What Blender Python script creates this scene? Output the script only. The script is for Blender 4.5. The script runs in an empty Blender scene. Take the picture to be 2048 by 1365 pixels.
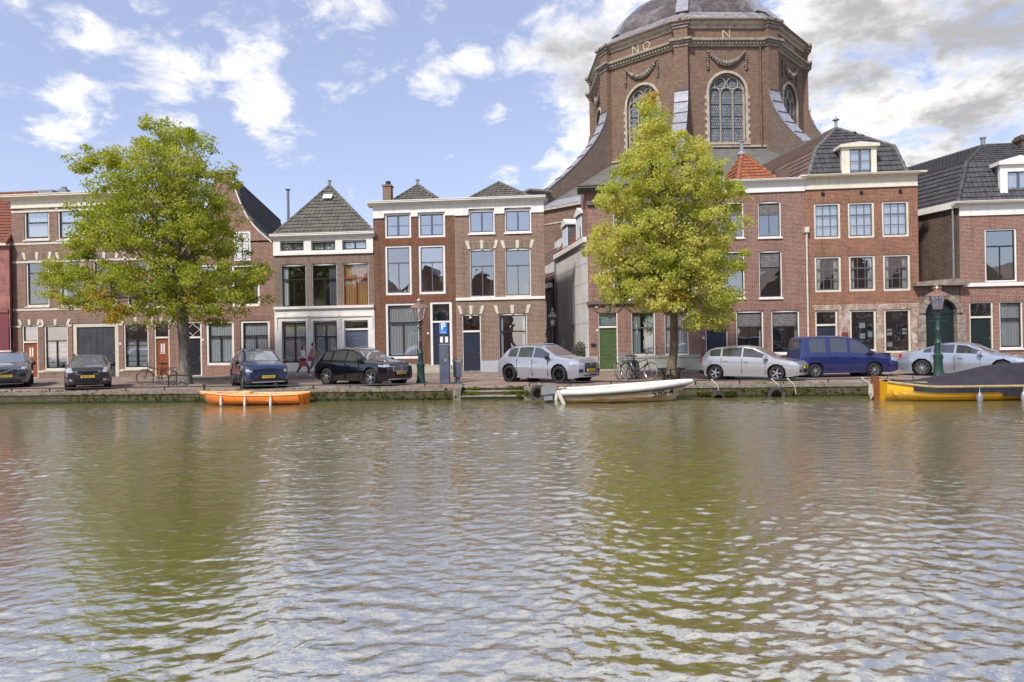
import bpy, bmesh, math, random
import numpy as np
from mathutils import Vector, Matrix
random.seed(7); rng = np.random.default_rng(11)
C = bpy.data.collections.new("scene"); bpy.context.scene.collection.children.link(C)
S = bpy.context.scene
R = math.radians

# ------------------------------------------------------------------ camera
FOC = 1394.; YAW = R(5.2); ROLL = R(1.0); CZ = 1.83      # focal length in pixels of a 2048 px wide picture
cam = bpy.data.cameras.new("camera"); cam_o = bpy.data.objects.new("camera", cam); C.objects.link(cam_o)
cam.lens = 36 * FOC / 2048; cam.sensor_width = 36; cam.clip_end = 3000; cam.clip_start = .05
_rt = Vector((math.cos(YAW), math.sin(YAW), 0)); _up = Vector((0, 0, 1)); _fw = Vector((-math.sin(YAW), math.cos(YAW), 0))
_cr = _rt * math.cos(ROLL) - _up * math.sin(ROLL); _cu = _rt * math.sin(ROLL) + _up * math.cos(ROLL)
M4 = Matrix((( _cr.x, _cu.x, -_fw.x, 0), (_cr.y, _cu.y, -_fw.y, 0), (_cr.z, _cu.z, -_fw.z, CZ), (0, 0, 0, 1)))
cam_o.matrix_world = M4; S.camera = cam_o

def ray(px, py):
    u = px - 1024; v = 682.5 - py
    a = (u * math.cos(ROLL) + v * math.sin(ROLL)) / FOC; b = (-u * math.sin(ROLL) + v * math.cos(ROLL)) / FOC
    return Vector((-math.sin(YAW) + a * math.cos(YAW), math.cos(YAW) + a * math.sin(YAW), b))
def P(px, py, Y):                                   # point of the vertical plane y = Y seen at that pixel
    d = ray(px, py); t = Y / d.y; return Vector((d.x * t, Y, CZ + d.z * t))
def G(px, py, z=0.):                                # point of the level plane at height z
    d = ray(px, py); t = (z - CZ) / d.z; return Vector((d.x * t, d.y * t, z))

# ------------------------------------------------------------------ sky, sun, exposure
SUN_EL = 48.; SUN_AZ = -152.            # azimuth measured clockwise from +Y: behind the viewer's left shoulder
w = bpy.data.worlds.new("World"); S.world = w; w.use_nodes = True
nt = w.node_tree; N = nt.nodes; L = nt.links
for n in list(N): N.remove(n)
def nn(t, **k):
    n = N.new(t)
    for a, b in k.items(): setattr(n, a, b)
    return n
out = nn('ShaderNodeOutputWorld'); bg = nn('ShaderNodeBackground'); bg.inputs[1].default_value = .12
L.new(bg.outputs[0], out.inputs[0])
sky = nn('ShaderNodeTexSky', sky_type='NISHITA'); sky.sun_disc = False
sky.sun_elevation = R(SUN_EL); sky.sun_rotation = R(SUN_AZ); sky.air_density = 1.0; sky.dust_density = .6; sky.ozone_density = 2.2
tc = nn('ShaderNodeTexCoord'); nrm = nn('ShaderNodeVectorMath', operation='NORMALIZE'); L.new(tc.outputs['Generated'], nrm.inputs[0])
# flatten directions to a cloud deck so that clouds shrink towards the horizon
sep = nn('ShaderNodeSeparateXYZ'); L.new(nrm.outputs[0], sep.inputs[0])
def math_(op, a, b=None, c=None, clamp=False):
    m = nn('ShaderNodeMath', operation=op, use_clamp=clamp)
    for i, v in enumerate((a, b, c)):
        if v is None: continue
        if isinstance(v, (int, float)): m.inputs[i].default_value = v
        else: L.new(v, m.inputs[i])
    return m.outputs[0]
zc = math_('ADD', math_('MAXIMUM', sep.outputs[2], 0.), .30)
comb = nn('ShaderNodeCombineXYZ')
L.new(math_('DIVIDE', sep.outputs[0], zc), comb.inputs[0]); L.new(math_('DIVIDE', sep.outputs[1], zc), comb.inputs[1])
def noise(sc, det, rough, vec, off=0., dist=0.):
    mp = nn('ShaderNodeMapping'); mp.inputs[1].default_value = (off, off * .7, off * .3); L.new(vec, mp.inputs[0])
    n = nn('ShaderNodeTexNoise'); n.inputs['Scale'].default_value = sc; n.inputs['Detail'].default_value = det
    n.inputs['Roughness'].default_value = rough; n.inputs['Distortion'].default_value = dist
    L.new(mp.outputs[0], n.inputs['Vector']); return n.outputs[0]
n1 = noise(7.5, 11, .62, comb.outputs[0], 2.3, .3); n2 = noise(1.3, 4, .5, comb.outputs[0], 9.1)
n3 = noise(4.2, 8, .62, comb.outputs[0], 17.7)
dens = math_('ADD', math_('MULTIPLY', math_('SUBTRACT', n1, .5), 1.9), math_('MULTIPLY', math_('SUBTRACT', n2, .5), .3))
# where the clouds of this day stand, then ones added overhead (direction, angular radius, weight)
BL = [(250,50,130,.40),(340,150,100,.40),(520,0,130,.34),(700,30,115,.42),(850,5,80,.34),(170,235,90,.36),(505,150,66,.42),(525,225,78,.50),
      (860,140,75,.38),(935,120,60,.34),(1040,20,52,.42),(980,225,34,.36),(655,195,34,.22),(755,150,30,.22),(30,20,60,.26),
      (1190,60,150,.66),(1230,-60,260,.55),(1180,190,80,.5),(1120,370,80,.50),(1165,310,60,.46),(1020,365,45,.28),(1180,190,50,.3),
      (1700,60,230,.60),(1900,180,190,.60),(1700,210,180,.60),(1800,280,150,.56),(2010,60,140,.55),(1985,150,60,.1),(2100,200,150,.55),(1950,330,70,.22),(1660,130,120,.4),(2040,290,60,.3),
      (-250,-100,260,.3),(400,-350,330,.52),(1000,-450,380,.52),(1600,-350,340,.52),(600,-900,520,.52),(1500,-1000,520,.52),(-200,-900,500,.5),(-200,-400,300,.5)]  # above the frame, out of view: added to brighten the water by reflection
tot = None; totr = None
for (bx, by, rad, wt) in BL:
    d = ray(bx, by).normalized(); r_ = rad / FOC * 1.15
    vd = nn('ShaderNodeVectorMath', operation='DISTANCE'); L.new(nrm.outputs[0], vd.inputs[0]); vd.inputs[1].default_value = d
    mr = nn('ShaderNodeMapRange'); mr.interpolation_type = 'SMOOTHSTEP'; L.new(vd.outputs['Value'], mr.inputs[0])
    mr.inputs[1].default_value = r_ * 1.25; mr.inputs[2].default_value = r_ * .15; mr.inputs[3].default_value = 0; mr.inputs[4].default_value = wt
    tot = mr.outputs[0] if tot is None else math_('MAXIMUM', tot, mr.outputs[0])
    if wt >= .53: totr = mr.outputs[0] if totr is None else math_('MAXIMUM', totr, mr.outputs[0])     # the deep clouds with grey undersides
dens = math_('ADD', dens, tot)
fac = nn('ShaderNodeMapRange'); fac.interpolation_type = 'SMOOTHSTEP'; L.new(dens, fac.inputs[0])
fac.inputs[1].default_value = .18; fac.inputs[2].default_value = .60
core = nn('ShaderNodeMapRange'); core.interpolation_type = 'SMOOTHSTEP'; L.new(math_('ADD', math_('MULTIPLY', n3, 1.1), math_('MULTIPLY', dens, .42)), core.inputs[0])
core.inputs[1].default_value = .60; core.inputs[2].default_value = .95
ccol = nn('ShaderNodeMix', data_type='RGBA'); L.new(math_('MULTIPLY', core.outputs[0], math_('ADD', math_('MULTIPLY', totr, 1.6, clamp=True), .30, clamp=True)), ccol.inputs[0])
CLW = 6.6
ccol.inputs[6].default_value = (CLW, CLW * .985, CLW * .975, 1); ccol.inputs[7].default_value = (CLW * .44, CLW * .435, CLW * .445, 1)
skt = nn('ShaderNodeMix', data_type='RGBA', blend_type='MULTIPLY'); skt.inputs[0].default_value = 1
L.new(sky.outputs[0], skt.inputs[6]); skt.inputs[7].default_value = (1.12, 1.0, .98, 1)
mix = nn('ShaderNodeMix', data_type='RGBA'); L.new(fac.outputs[0], mix.inputs[0]); L.new(skt.outputs[2], mix.inputs[6]); L.new(ccol.outputs[2], mix.inputs[7])
L.new(mix.outputs[2], bg.inputs[0])
hz = nn('ShaderNodeMix', data_type='RGBA'); hz.inputs[0].default_value = .42; L.new(skt.outputs[2], hz.inputs[6]); hz.inputs[7].default_value = (3.55, 3.85, 5.5, 1); L.new(hz.outputs[2], mix.inputs[6])   # thin high haze

sun = bpy.data.lights.new("sun", 'SUN'); sun.energy = 2.9; sun.angle = R(5); sun.color = (1, .95, .88)
sun_o = bpy.data.objects.new("sun", sun); C.objects.link(sun_o)
sd = Vector((math.sin(R(SUN_AZ)) * math.cos(R(SUN_EL)), math.cos(R(SUN_AZ)) * math.cos(R(SUN_EL)), math.sin(R(SUN_EL))))
sun_o.rotation_euler = sd.to_track_quat('Z', 'Y').to_euler()
S.view_settings.view_transform = 'Standard'; S.view_settings.look = 'None'; S.view_settings.exposure = .60; S.view_settings.gamma = 1
S.cycles.max_bounces = 6; S.cycles.transparent_max_bounces = 8; S.cycles.caustics_reflective = False; S.cycles.caustics_refractive = False

# ------------------------------------------------------------------ mesh helpers
class MB:
    def __init__(s): s.v = []; s.f = []
    def poly(s, pts):
        i = len(s.v); s.v += [tuple(p) for p in pts]; s.f.append(tuple(range(i, i + len(pts)))); return s
    def raw(s, vs, fs):
        i = len(s.v); s.v += [tuple(p) for p in vs]; s.f += [tuple(a + i for a in f) for f in fs]; return s
    def box(s, x0, x1, y0, y1, z0, z1, m=None):
        vs = [(x0,y0,z0),(x1,y0,z0),(x1,y1,z0),(x0,y1,z0),(x0,y0,z1),(x1,y0,z1),(x1,y1,z1),(x0,y1,z1)]
        if m is not None: vs = [m @ Vector(v) for v in vs]
        return s.raw(vs, [(0,3,2,1),(4,5,6,7),(0,1,5,4),(1,2,6,5),(2,3,7,6),(3,0,4,7)])
    def prism(s, pts, vec):                      # closed polygon (3d points) pushed along vec
        n = len(pts); a = [Vector(p) for p in pts]; b = [p + Vector(vec) for p in a]
        return s.raw(a + b, [tuple(range(n - 1, -1, -1)), tuple(range(n, 2 * n))] + [(i, (i + 1) % n, n + (i + 1) % n, n + i) for i in range(n)])
    def tube(s, pts, r, seg=8, cap=True):
        pts = [Vector(p) for p in pts]; n = len(pts); rs = r if hasattr(r, '__len__') else [r] * n
        base = len(s.v); prev = None
        for i, p in enumerate(pts):
            t = (pts[min(i + 1, n - 1)] - pts[max(i - 1, 0)]).normalized()
            if prev is None: a = t.orthogonal().normalized()
            else:
                a = prev - t * prev.dot(t); a = a.normalized() if a.length > 1e-6 else t.orthogonal().normalized()
            prev = a; b = t.cross(a)
            for k in range(seg):
                q = 2 * math.pi * k / seg; s.v.append(tuple(p + (a * math.cos(q) + b * math.sin(q)) * rs[i]))
        for i in range(n - 1):
            for k in range(seg):
                k2 = (k + 1) % seg; o = base + i * seg
                s.f.append((o + k, o + k2, o + seg + k2, o + seg + k))
        if cap:
            s.f.append(tuple(base + k for k in range(seg - 1, -1, -1))); s.f.append(tuple(base + (n - 1) * seg + k for k in range(seg)))
        return s
    def lathe(s, prof, c=(0,0,0), seg=16, m=None, phase=0., closed=False):   # prof = [(radius, height)], axis z
        base = len(s.v); c = Vector(c); n = len(prof)
        for (r_, z_) in prof:
            for k in range(seg):
                q = 2 * math.pi * k / seg + phase; v = Vector((r_ * math.cos(q), r_ * math.sin(q), z_))
                s.v.append(tuple(c + (m @ v if m is not None else v)))
        for i in range(n if closed else n - 1):
            i2 = (i + 1) % n
            for k in range(seg):
                k2 = (k + 1) % seg; s.f.append((base + i * seg + k, base + i * seg + k2, base + i2 * seg + k2, base + i2 * seg + k))
        if not closed:
            if prof[0][0] > 1e-4: s.f.append(tuple(base + k for k in range(seg - 1, -1, -1)))
            if prof[-1][0] > 1e-4: s.f.append(tuple(base + (n - 1) * seg + k for k in range(seg)))
        return s
    def build(s, name, mt, parent=None, local=False, smooth=None):
        off = Vector((0, 0, 0))
        if parent is not None and not local: off = wloc(parent)
        me = bpy.data.meshes.new(name)
        me.from_pydata([(x - off.x, y - off.y, z - off.z) for x, y, z in s.v], [], s.f)
        me.materials.append(mt); me.update()
        if smooth:
            me.shade_smooth()
            if smooth < 179: me.set_sharp_from_angle(angle=R(smooth))
        o = bpy.data.objects.new(name, me); C.objects.link(o)
        if parent is not None: o.parent = parent
        return o
def wloc(o):
    v = Vector(o.location)
    while o.parent is not None: o = o.parent; v = v + Vector(o.location)
    return v
def thing(name, label, cat, loc=(0,0,0), rz=0., group=None):
    o = bpy.data.objects.new(name, None); C.objects.link(o); o.location = loc; o.rotation_euler = (0, 0, rz); o.empty_display_size = .2
    return tag(o, label, cat, group)
def tag(o, label, cat, group=None, kind=None):
    if label: o['label'] = label
    if cat: o['category'] = cat
    if group: o['group'] = group
    if kind: o['kind'] = kind
    return o
def structure(o): o['kind'] = 'structure'; return o
def text_mb(txt, size, m, depth=.01, bold=.0):          # lettering as solid geometry; m places local xy on the object
    cu = bpy.data.curves.new('t', 'FONT'); cu.body = txt; cu.size = size; cu.extrude = depth; cu.align_x = 'CENTER'; cu.align_y = 'CENTER'; cu.offset = bold; cu.resolution_u = 3
    to = bpy.data.objects.new('t', cu); C.objects.link(to); bpy.context.view_layer.update()
    me = bpy.data.meshes.new_from_object(to.evaluated_get(bpy.context.evaluated_depsgraph_get()))
    b = MB().raw([m @ v.co for v in me.vertices], [tuple(p.vertices) for p in me.polygons])
    bpy.data.objects.remove(to); bpy.data.curves.remove(cu); bpy.data.meshes.remove(me); return b

# ------------------------------------------------------------------ materials
def newmat(name):
    m = bpy.data.materials.new(name); m.use_nodes = True
    return m, m.node_tree.nodes, m.node_tree.links, m.node_tree.nodes['Principled BSDF']
def mat(name, col, rough=.6, metal=0., var=.12, vs=3., bump=0., bs=40., coat=0., spec=.5, col2=None, stretch=None, ax=None, lo=.35, hi=.65):
    m, n, l, p = newmat(name)
    p.inputs['Roughness'].default_value = rough; p.inputs['Metallic'].default_value = metal; p.inputs['Coat Weight'].default_value = coat
    p.inputs['Coat Roughness'].default_value = .04; p.inputs['Specular IOR Level'].default_value = spec
    tc = n.new('ShaderNodeTexCoord'); mp = n.new('ShaderNodeMapping'); l.new(tc.outputs['Object'], mp.inputs[0])
    if stretch: mp.inputs[3].default_value = stretch
    nz = n.new('ShaderNodeTexNoise'); nz.inputs['Scale'].default_value = vs; nz.inputs['Detail'].default_value = 6; nz.inputs['Roughness'].default_value = .65
    l.new(mp.outputs[0], nz.inputs['Vector'])
    mr = n.new('ShaderNodeMapRange'); l.new(nz.outputs[0], mr.inputs[0]); mr.inputs[1].default_value = lo; mr.inputs[2].default_value = hi
    mx = n.new('ShaderNodeMix'); mx.data_type = 'RGBA'; l.new(mr.outputs[0], mx.inputs[0])
    if col2 is None: a = tuple(c * (1 - var) for c in col); b = tuple(min(1, c * (1 + var)) for c in col)
    else: a = col; b = col2
    mx.inputs[6].default_value = (*a, 1); mx.inputs[7].default_value = (*b, 1); l.new(mx.outputs[2], p.inputs['Base Color'])
    if bump:
        b2 = n.new('ShaderNodeTexNoise'); b2.inputs['Scale'].default_value = bs; b2.inputs['Detail'].default_value = 3; l.new(mp.outputs[0], b2.inputs['Vector'])
        bp = n.new('ShaderNodeBump'); bp.inputs['Strength'].default_value = bump; bp.inputs['Distance'].default_value = .02
        l.new(b2.outputs[0], bp.inputs['Height']); l.new(bp.outputs[0], p.inputs['Normal'])
    return m
def brick(name, c1, c2, mortar, vertical=False, w_=.215, h_=.070, ms=.012, patch=None, dirt=.25, floor=False, msm=.1, pscale=.8, bias=0.):
    def tone(c, k): g_ = sum(c) / 3; return tuple((v * .92 + g_ * .08) * k * q for v, q in zip(c, (1.0, .95, .86)))
    if not floor: c1 = tone(c1, .85); c2 = tone(c2, .75); mortar = tone(mortar, .86)
    m, n, l, p = newmat(name); p.inputs['Roughness'].default_value = .85; p.inputs['Specular IOR Level'].default_value = .25
    tc = n.new('ShaderNodeTexCoord'); sp = n.new('ShaderNodeSeparateXYZ'); l.new(tc.outputs['Object'], sp.inputs[0]); cb = n.new('ShaderNodeCombineXYZ')
    if floor: l.new(sp.outputs[0], cb.inputs[0]); l.new(sp.outputs[1], cb.inputs[1])
    else:
        ad = n.new('ShaderNodeMath'); l.new(sp.outputs[0], ad.inputs[0]); l.new(sp.outputs[1], ad.inputs[1])
        l.new(ad.outputs[0], cb.inputs[1 if vertical else 0]); l.new(sp.outputs[2], cb.inputs[0 if vertical else 1])
    b = n.new('ShaderNodeTexBrick'); l.new(cb.outputs[0], b.inputs['Vector'])
    b.inputs['Scale'].default_value = 1; b.inputs['Brick Width'].default_value = w_; b.inputs['Row Height'].default_value = h_
    b.inputs['Mortar Size'].default_value = ms; b.inputs['Mortar Smooth'].default_value = msm; b.inputs['Bias'].default_value = bias
    b.inputs['Color1'].default_value = (*c1, 1); b.inputs['Color2'].default_value = (*c2, 1); b.inputs['Mortar'].default_value = (*mortar, 1)
    cur = b.outputs[0]
    def mixn(fac_src, colr, blend='MIX'):
        nonlocal cur
        mx = n.new('ShaderNodeMix'); mx.data_type = 'RGBA'; mx.blend_type = blend; l.new(fac_src, mx.inputs[0]); l.new(cur, mx.inputs[6]); mx.inputs[7].default_value = (*colr, 1); cur = mx.outputs[2]
    def nz(sc, lo, hi, top, det=6):
        q = n.new('ShaderNodeTexNoise'); q.inputs['Scale'].default_value = sc; q.inputs['Detail'].default_value = det; q.inputs['Roughness'].default_value = .7; l.new(tc.outputs['Object'], q.inputs['Vector'])
        r_ = n.new('ShaderNodeMapRange'); l.new(q.outputs[0], r_.inputs[0]); r_.inputs[1].default_value = lo; r_.inputs[2].default_value = hi; r_.inputs[4].default_value = top; return r_.outputs[0]
    if patch: mixn(nz(pscale, .48, .6, .8, 8), patch)
    mixn(nz(.9, .45, .75, dirt), (.35, .3, .27), 'MULTIPLY')
    mixn(nz(9, .5, .72, .6, 3), (.42, .38, .35), 'MULTIPLY')
    if not floor:       # rain streaks and pale salt bloom
        mp = n.new('ShaderNodeMapping'); mp.inputs[3].default_value = (1.7, 1.7, .16); l.new(tc.outputs['Object'], mp.inputs[0])
        q = n.new('ShaderNodeTexNoise'); q.inputs['Scale'].default_value = 1.6; q.inputs['Detail'].default_value = 7; q.inputs['Roughness'].default_value = .7; l.new(mp.outputs[0], q.inputs['Vector'])
        r_ = n.new('ShaderNodeMapRange'); l.new(q.outputs[0], r_.inputs[0]); r_.inputs[1].default_value = .50; r_.inputs[2].default_value = .74; r_.inputs[4].default_value = .55; mixn(r_.outputs[0], (.40, .36, .34), 'MULTIPLY')
        mixn(nz(1.1, .60, .78, .28, 9), (.48, .42, .36))
    l.new(cur, p.inputs['Base Color'])
    bp = n.new('ShaderNodeBump'); bp.inputs['Strength'].default_value = .6; bp.inputs['Distance'].default_value = .008; bp.invert = True
    l.new(b.outputs[1], bp.inputs['Height']); l.new(bp.outputs[0], p.inputs['Normal'])
    return m
def glassmat(name, fac=.33, tint=(.85,.9,.92)):
    m, n, l, p = newmat(name); n.remove(p); o = n['Material Output']
    t = n.new('ShaderNodeBsdfTransparent'); t.inputs[0].default_value = (*tint, 1); g = n.new('ShaderNodeBsdfGlossy'); g.inputs['Roughness'].default_value = .015
    g.inputs[0].default_value = (.95, .97, 1, 1)
    lw = n.new('ShaderNodeLayerWeight'); lw.inputs[0].default_value = .35
    mr = n.new('ShaderNodeMapRange'); l.new(lw.outputs['Facing'], mr.inputs[0]); mr.inputs[3].default_value = fac; mr.inputs[4].default_value = .85
    nz = n.new('ShaderNodeTexNoise'); nz.inputs['Scale'].default_value = 1.3; tc = n.new('ShaderNodeTexCoord'); l.new(tc.outputs['Object'], nz.inputs['Vector'])
    bp = n.new('ShaderNodeBump'); bp.inputs['Strength'].default_value = .22; bp.inputs['Distance'].default_value = .02; l.new(nz.outputs[0], bp.inputs['Height']); l.new(bp.outputs[0], g.inputs['Normal'])
    mx = n.new('ShaderNodeMixShader'); l.new(mr.outputs[0], mx.inputs[0]); l.new(t.outputs[0], mx.inputs[1]); l.new(g.outputs[0], mx.inputs[2]); l.new(mx.outputs[0], o.inputs[0])
    return m
def curtainmat(name, a, b, sc=22.):
    m, n, l, p = newmat(name); p.inputs['Roughness'].default_value = .9
    tc = n.new('ShaderNodeTexCoord'); wv = n.new('ShaderNodeTexWave'); wv.inputs['Scale'].default_value = sc / 6.28; wv.inputs['Distortion'].default_value = 3; wv.inputs['Detail'].default_value = 2
    mp = n.new('ShaderNodeMapping'); mp.inputs[3].default_value = (1, 1, .05); l.new(tc.outputs['Object'], mp.inputs[0]); l.new(mp.outputs[0], wv.inputs[0])
    mx = n.new('ShaderNodeMix'); mx.data_type = 'RGBA'; l.new(wv.outputs[1], mx.inputs[0]); mx.inputs[6].default_value = (*a, 1); mx.inputs[7].default_value = (*b, 1)
    l.new(mx.outputs[2], p.inputs['Base Color']); return m
K = {}
K['white'] = mat('white_paint', (.82,.80,.745), .5, col2=(.66,.635,.57), vs=2.2, stretch=(1.6,1.6,.5), lo=.45, hi=.8)
K['cream'] = mat('cream_paint', (.74,.69,.56), .5, col2=(.56,.51,.40), vs=2.2, stretch=(1.6,1.6,.5), lo=.45, hi=.8)
K['stone'] = mat('pale_stone', (.62,.58,.48), .8, var=.15, vs=5, bump=.2)
K['beige'] = mat('beige_paint', (.62,.56,.44), .6, var=.08)
K['plaster'] = mat('pink_white_plaster', (.80,.765,.71), .8, col2=(.64,.59,.54), vs=1.6, stretch=(1.5,1.5,.4), bump=.1, lo=.45, hi=.8)
K['greyplaster'] = mat('grey_plaster', (.62,.60,.56), .85, var=.12, vs=.8, bump=.15)
K['plinth'] = mat('grey_plinth', (.42,.43,.45), .8, var=.1, vs=1)
K['plinthgreen'] = mat('greenish_plinth', (.36,.37,.31), .8, var=.1, vs=1)
K['plinthbeige'] = mat('beige_plinth', (.40,.36,.30), .85, var=.15, vs=2, bump=.2)
K['dark'] = mat('dark_paint', (.022,.022,.026), .35, var=.2)
K['darkblue'] = mat('dark_blue_paint', (.028,.034,.055), .35, var=.15)
K['greyframe'] = mat('grey_paint', (.12,.12,.125), .4, var=.1)
K['bluegrey'] = mat('blue_grey_paint', (.10,.12,.165), .4, var=.1)
K['wood'] = mat('red_brown_wood', (.26,.07,.022), .4, var=.3, vs=4, stretch=(6,6,.6))
K['greenpaint'] = mat('green_paint', (.075,.115,.04), .4, var=.12, vs=3)
K['darkgreen'] = mat('dark_green_paint', (.014,.026,.024), .35, var=.2, vs=3)
K['garage'] = mat('garage_grey', (.05,.055,.06), .3, var=.25, vs=1.2)
K['interior'] = mat('room_shade', (.10,.085,.07), .9, var=.6, vs=.9)  # dark colour stands in for the shade inside the rooms
K['glass'] = glassmat('window_glass', .34); K['skyglass'] = glassmat('upper_window_glass', .46, (.6,.7,.8)); K['dimglass'] = glassmat('clear_window_glass', .16)
K['curtain'] = curtainmat('white_curtain', (.85,.84,.81), (.62,.61,.59)); K['orangecurtain'] = curtainmat('orange_curtain', (.72,.40,.20), (.42,.17,.06), 30)
K['mint'] = curtainmat('pale_green_curtain', (.62,.70,.66), (.36,.44,.42), 40); K['bluecurtain'] = curtainmat('blue_grey_curtain', (.22,.22,.28), (.09,.09,.12))
K['blind'] = mat('white_blind', (.66,.66,.64), .8, var=.08, vs=2)
K['lace'] = curtainmat('lace', (.5,.5,.48), (.1,.1,.1), 60)
K['leaded'] = brick('leaded_glass', (.30,.30,.31), (.22,.22,.24), (.04,.04,.05), w_=.14, h_=.11, ms=.006, dirt=.1)
K['lead'] = mat('lead_sheet', (.27,.27,.30), .5, var=.25, vs=3, bump=.2, bs=6)
K['zinc'] = mat('zinc', (.26,.27,.28), .45, metal=.3, var=.15)
K['tile'] = mat('dark_grey_roof_tile', (.085,.085,.08), .75, col2=(.16,.165,.145), vs=3.5, bump=.2)
K['tilemoss'] = mat('mossy_roof_tile', (.085,.078,.068), .8, col2=(.155,.145,.115), vs=2.5, bump=.2)
K['tileblack'] = mat('black_roof_tile', (.035,.033,.036), .65, col2=(.085,.08,.082), vs=3, bump=.2)
K['tilered'] = mat('red_roof_tile', (.30,.09,.05), .8, col2=(.15,.06,.04), vs=6, bump=.2)
K['tileorange'] = mat('orange_roof_tile', (.37,.12,.045), .8, col2=(.17,.065,.035), vs=2.5, bump=.2)
K['tilebrown'] = mat('brown_roof_tile', (.20,.115,.085), .8, col2=(.10,.075,.065), vs=2, bump=.2)
K['lightlid'] = mat('light_lid_grey', (.06,.06,.06), .9, var=.2)  # dark grey for the added lids that block light
K['br_brown'] = brick('brown_red_brick', (.33,.15,.11), (.18,.085,.07), (.50,.42,.36), ms=.011)
K['br_brown_v'] = brick('brown_red_soldier_brick', (.30,.15,.11), (.20,.10,.085), (.42,.38,.33), vertical=True)
K['br_red'] = brick('red_brick', (.37,.135,.09), (.23,.085,.065), (.52,.43,.37))
K['br_red_v'] = brick('red_soldier_brick', (.36,.135,.095), (.26,.10,.075), (.42,.34,.30), vertical=True)
K['br_dark'] = brick('dark_brown_brick', (.20,.12,.09), (.11,.07,.055), (.46,.41,.36))
K['br_rust'] = brick('rust_brown_brick', (.28,.125,.08), (.19,.09,.06), (.29,.20,.15), ms=.007)
K['br_rust_v'] = brick('rust_soldier_brick', (.34,.12,.06), (.24,.09,.055), (.24,.15,.11), vertical=True, ms=.007)
K['br_tan'] = brick('tan_brown_brick', (.27,.125,.09), (.15,.08,.06), (.56,.46,.38), ms=.0125)
K['br_tan_v'] = brick('tan_soldier_brick', (.20,.12,.085), (.14,.085,.065), (.52,.46,.38), vertical=True)
K['br_pink'] = brick('pink_red_brick', (.35,.13,.105), (.21,.08,.065), (.52,.42,.37), ms=.0115)
K['br_pink_v'] = brick('pink_soldier_brick', (.34,.13,.105), (.24,.09,.08), (.46,.36,.33), vertical=True)
K['br_orange'] = brick('orange_red_brick', (.42,.155,.09), (.25,.095,.065), (.46,.34,.27), ms=.010)
K['br_orange_v'] = brick('orange_soldier_brick', (.42,.16,.09), (.28,.11,.07), (.36,.26,.20), vertical=True)
K['br_patch'] = brick('whitewashed_brick', (.40,.15,.09), (.30,.13,.09), (.58,.52,.46), ms=.014, patch=(.66,.60,.54), pscale=1.6)
K['br_patch_v'] = brick('whitewashed_soldier_brick', (.40,.17,.10), (.34,.16,.10), (.60,.54,.48), vertical=True, ms=.014, patch=(.64,.58,.5), pscale=2.)
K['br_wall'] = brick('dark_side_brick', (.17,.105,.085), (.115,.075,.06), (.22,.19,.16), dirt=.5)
def churchmat(name, a, b, c, lo=.3, hi=.62):
    m = mat(name, a, .9, col2=b, vs=2.2, stretch=(1.2, 1.2, 3.2), bump=.3, bs=10, lo=lo, hi=hi); n = m.node_tree.nodes; l = m.node_tree.links; p = n['Principled BSDF']; src = p.inputs['Base Color'].links[0].from_socket; tc = n['Texture Coordinate']
    for (sc, l0, h0, col, f) in ((7., .52, .72, c, .55), (.5, .5, .68, (.10, .08, .07), .55), (16., .5, .7, (.05, .04, .035), .5)):
        q = n.new('ShaderNodeTexNoise'); q.inputs['Scale'].default_value = sc; q.inputs['Detail'].default_value = 8; q.inputs['Roughness'].default_value = .7; l.new(tc.outputs['Object'], q.inputs['Vector'])
        r_ = n.new('ShaderNodeMapRange'); l.new(q.outputs[0], r_.inputs[0]); r_.inputs[1].default_value = l0; r_.inputs[2].default_value = h0; r_.inputs[4].default_value = f
        mx = n.new('ShaderNodeMix'); mx.data_type = 'RGBA'; l.new(r_.outputs[0], mx.inputs[0]); l.new(src, mx.inputs[6]); mx.inputs[7].default_value = (*col, 1); src = mx.outputs[2]
    l.new(src, p.inputs['Base Color']); return m
K['br_church'] = churchmat('church_brick', (.12,.074,.05), (.235,.145,.095), (.40,.32,.23))
K['br_church2'] = churchmat('church_mottled_brick', (.12,.085,.065), (.19,.14,.11), (.34,.30,.25))
K['ch_stone'] = mat('church_stone', (.42,.37,.29), .85, var=.25, vs=2.5, bump=.25, bs=8)
K['ch_stone2'] = mat('weathered_church_stone', (.26,.22,.18), .9, var=.4, vs=4, bump=.4, bs=8)
K['slate'] = brick('dome_slate', (.15,.13,.145), (.105,.09,.10), (.07,.06,.065), w_=.35, h_=.22, ms=.012, patch=(.22,.20,.20), pscale=.5, dirt=.2)
K['roofgrey'] = mat('grey_slate_roof', (.13,.125,.11), .8, var=.2, vs=1.5)
K['gatestone'] = brick('gate_stone', (.33,.285,.24), (.25,.22,.19), (.16,.14,.12), w_=.62, h_=.42, ms=.012, dirt=.4)
K['pinkwall'] = mat('red_plaster', (.30,.125,.105), .85, var=.4, vs=1.8, bump=.3)
K['pinkdark'] = mat('dark_red_plaster', (.17,.035,.045), .6, var=.1, vs=.8)
K['iron'] = mat('dark_iron', (.035,.04,.04), .5, metal=.5, var=.3, vs=8)
K['lampgreen'] = mat('lamp_green', (.022,.058,.046), .4, var=.3, vs=12, coat=.2)
K['lampgrey'] = mat('lamp_grey', (.05,.055,.055), .5, var=.3, vs=12)
K['copper'] = mat('copper_brown', (.33,.20,.15), .35, metal=.5, var=.2, vs=6)
K['lampglass'] = glassmat('lantern_glass', .25, (.95,.85,.8))
K['chrome'] = mat('chrome', (.7,.7,.7), .15, metal=1, var=.05)
K['rubber'] = mat('rubber', (.018,.018,.02), .75, var=.3, vs=10)
K['tyreold'] = mat('weathered_tyre', (.06,.052,.05), .85, var=.5, vs=6, bump=.4)
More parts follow.
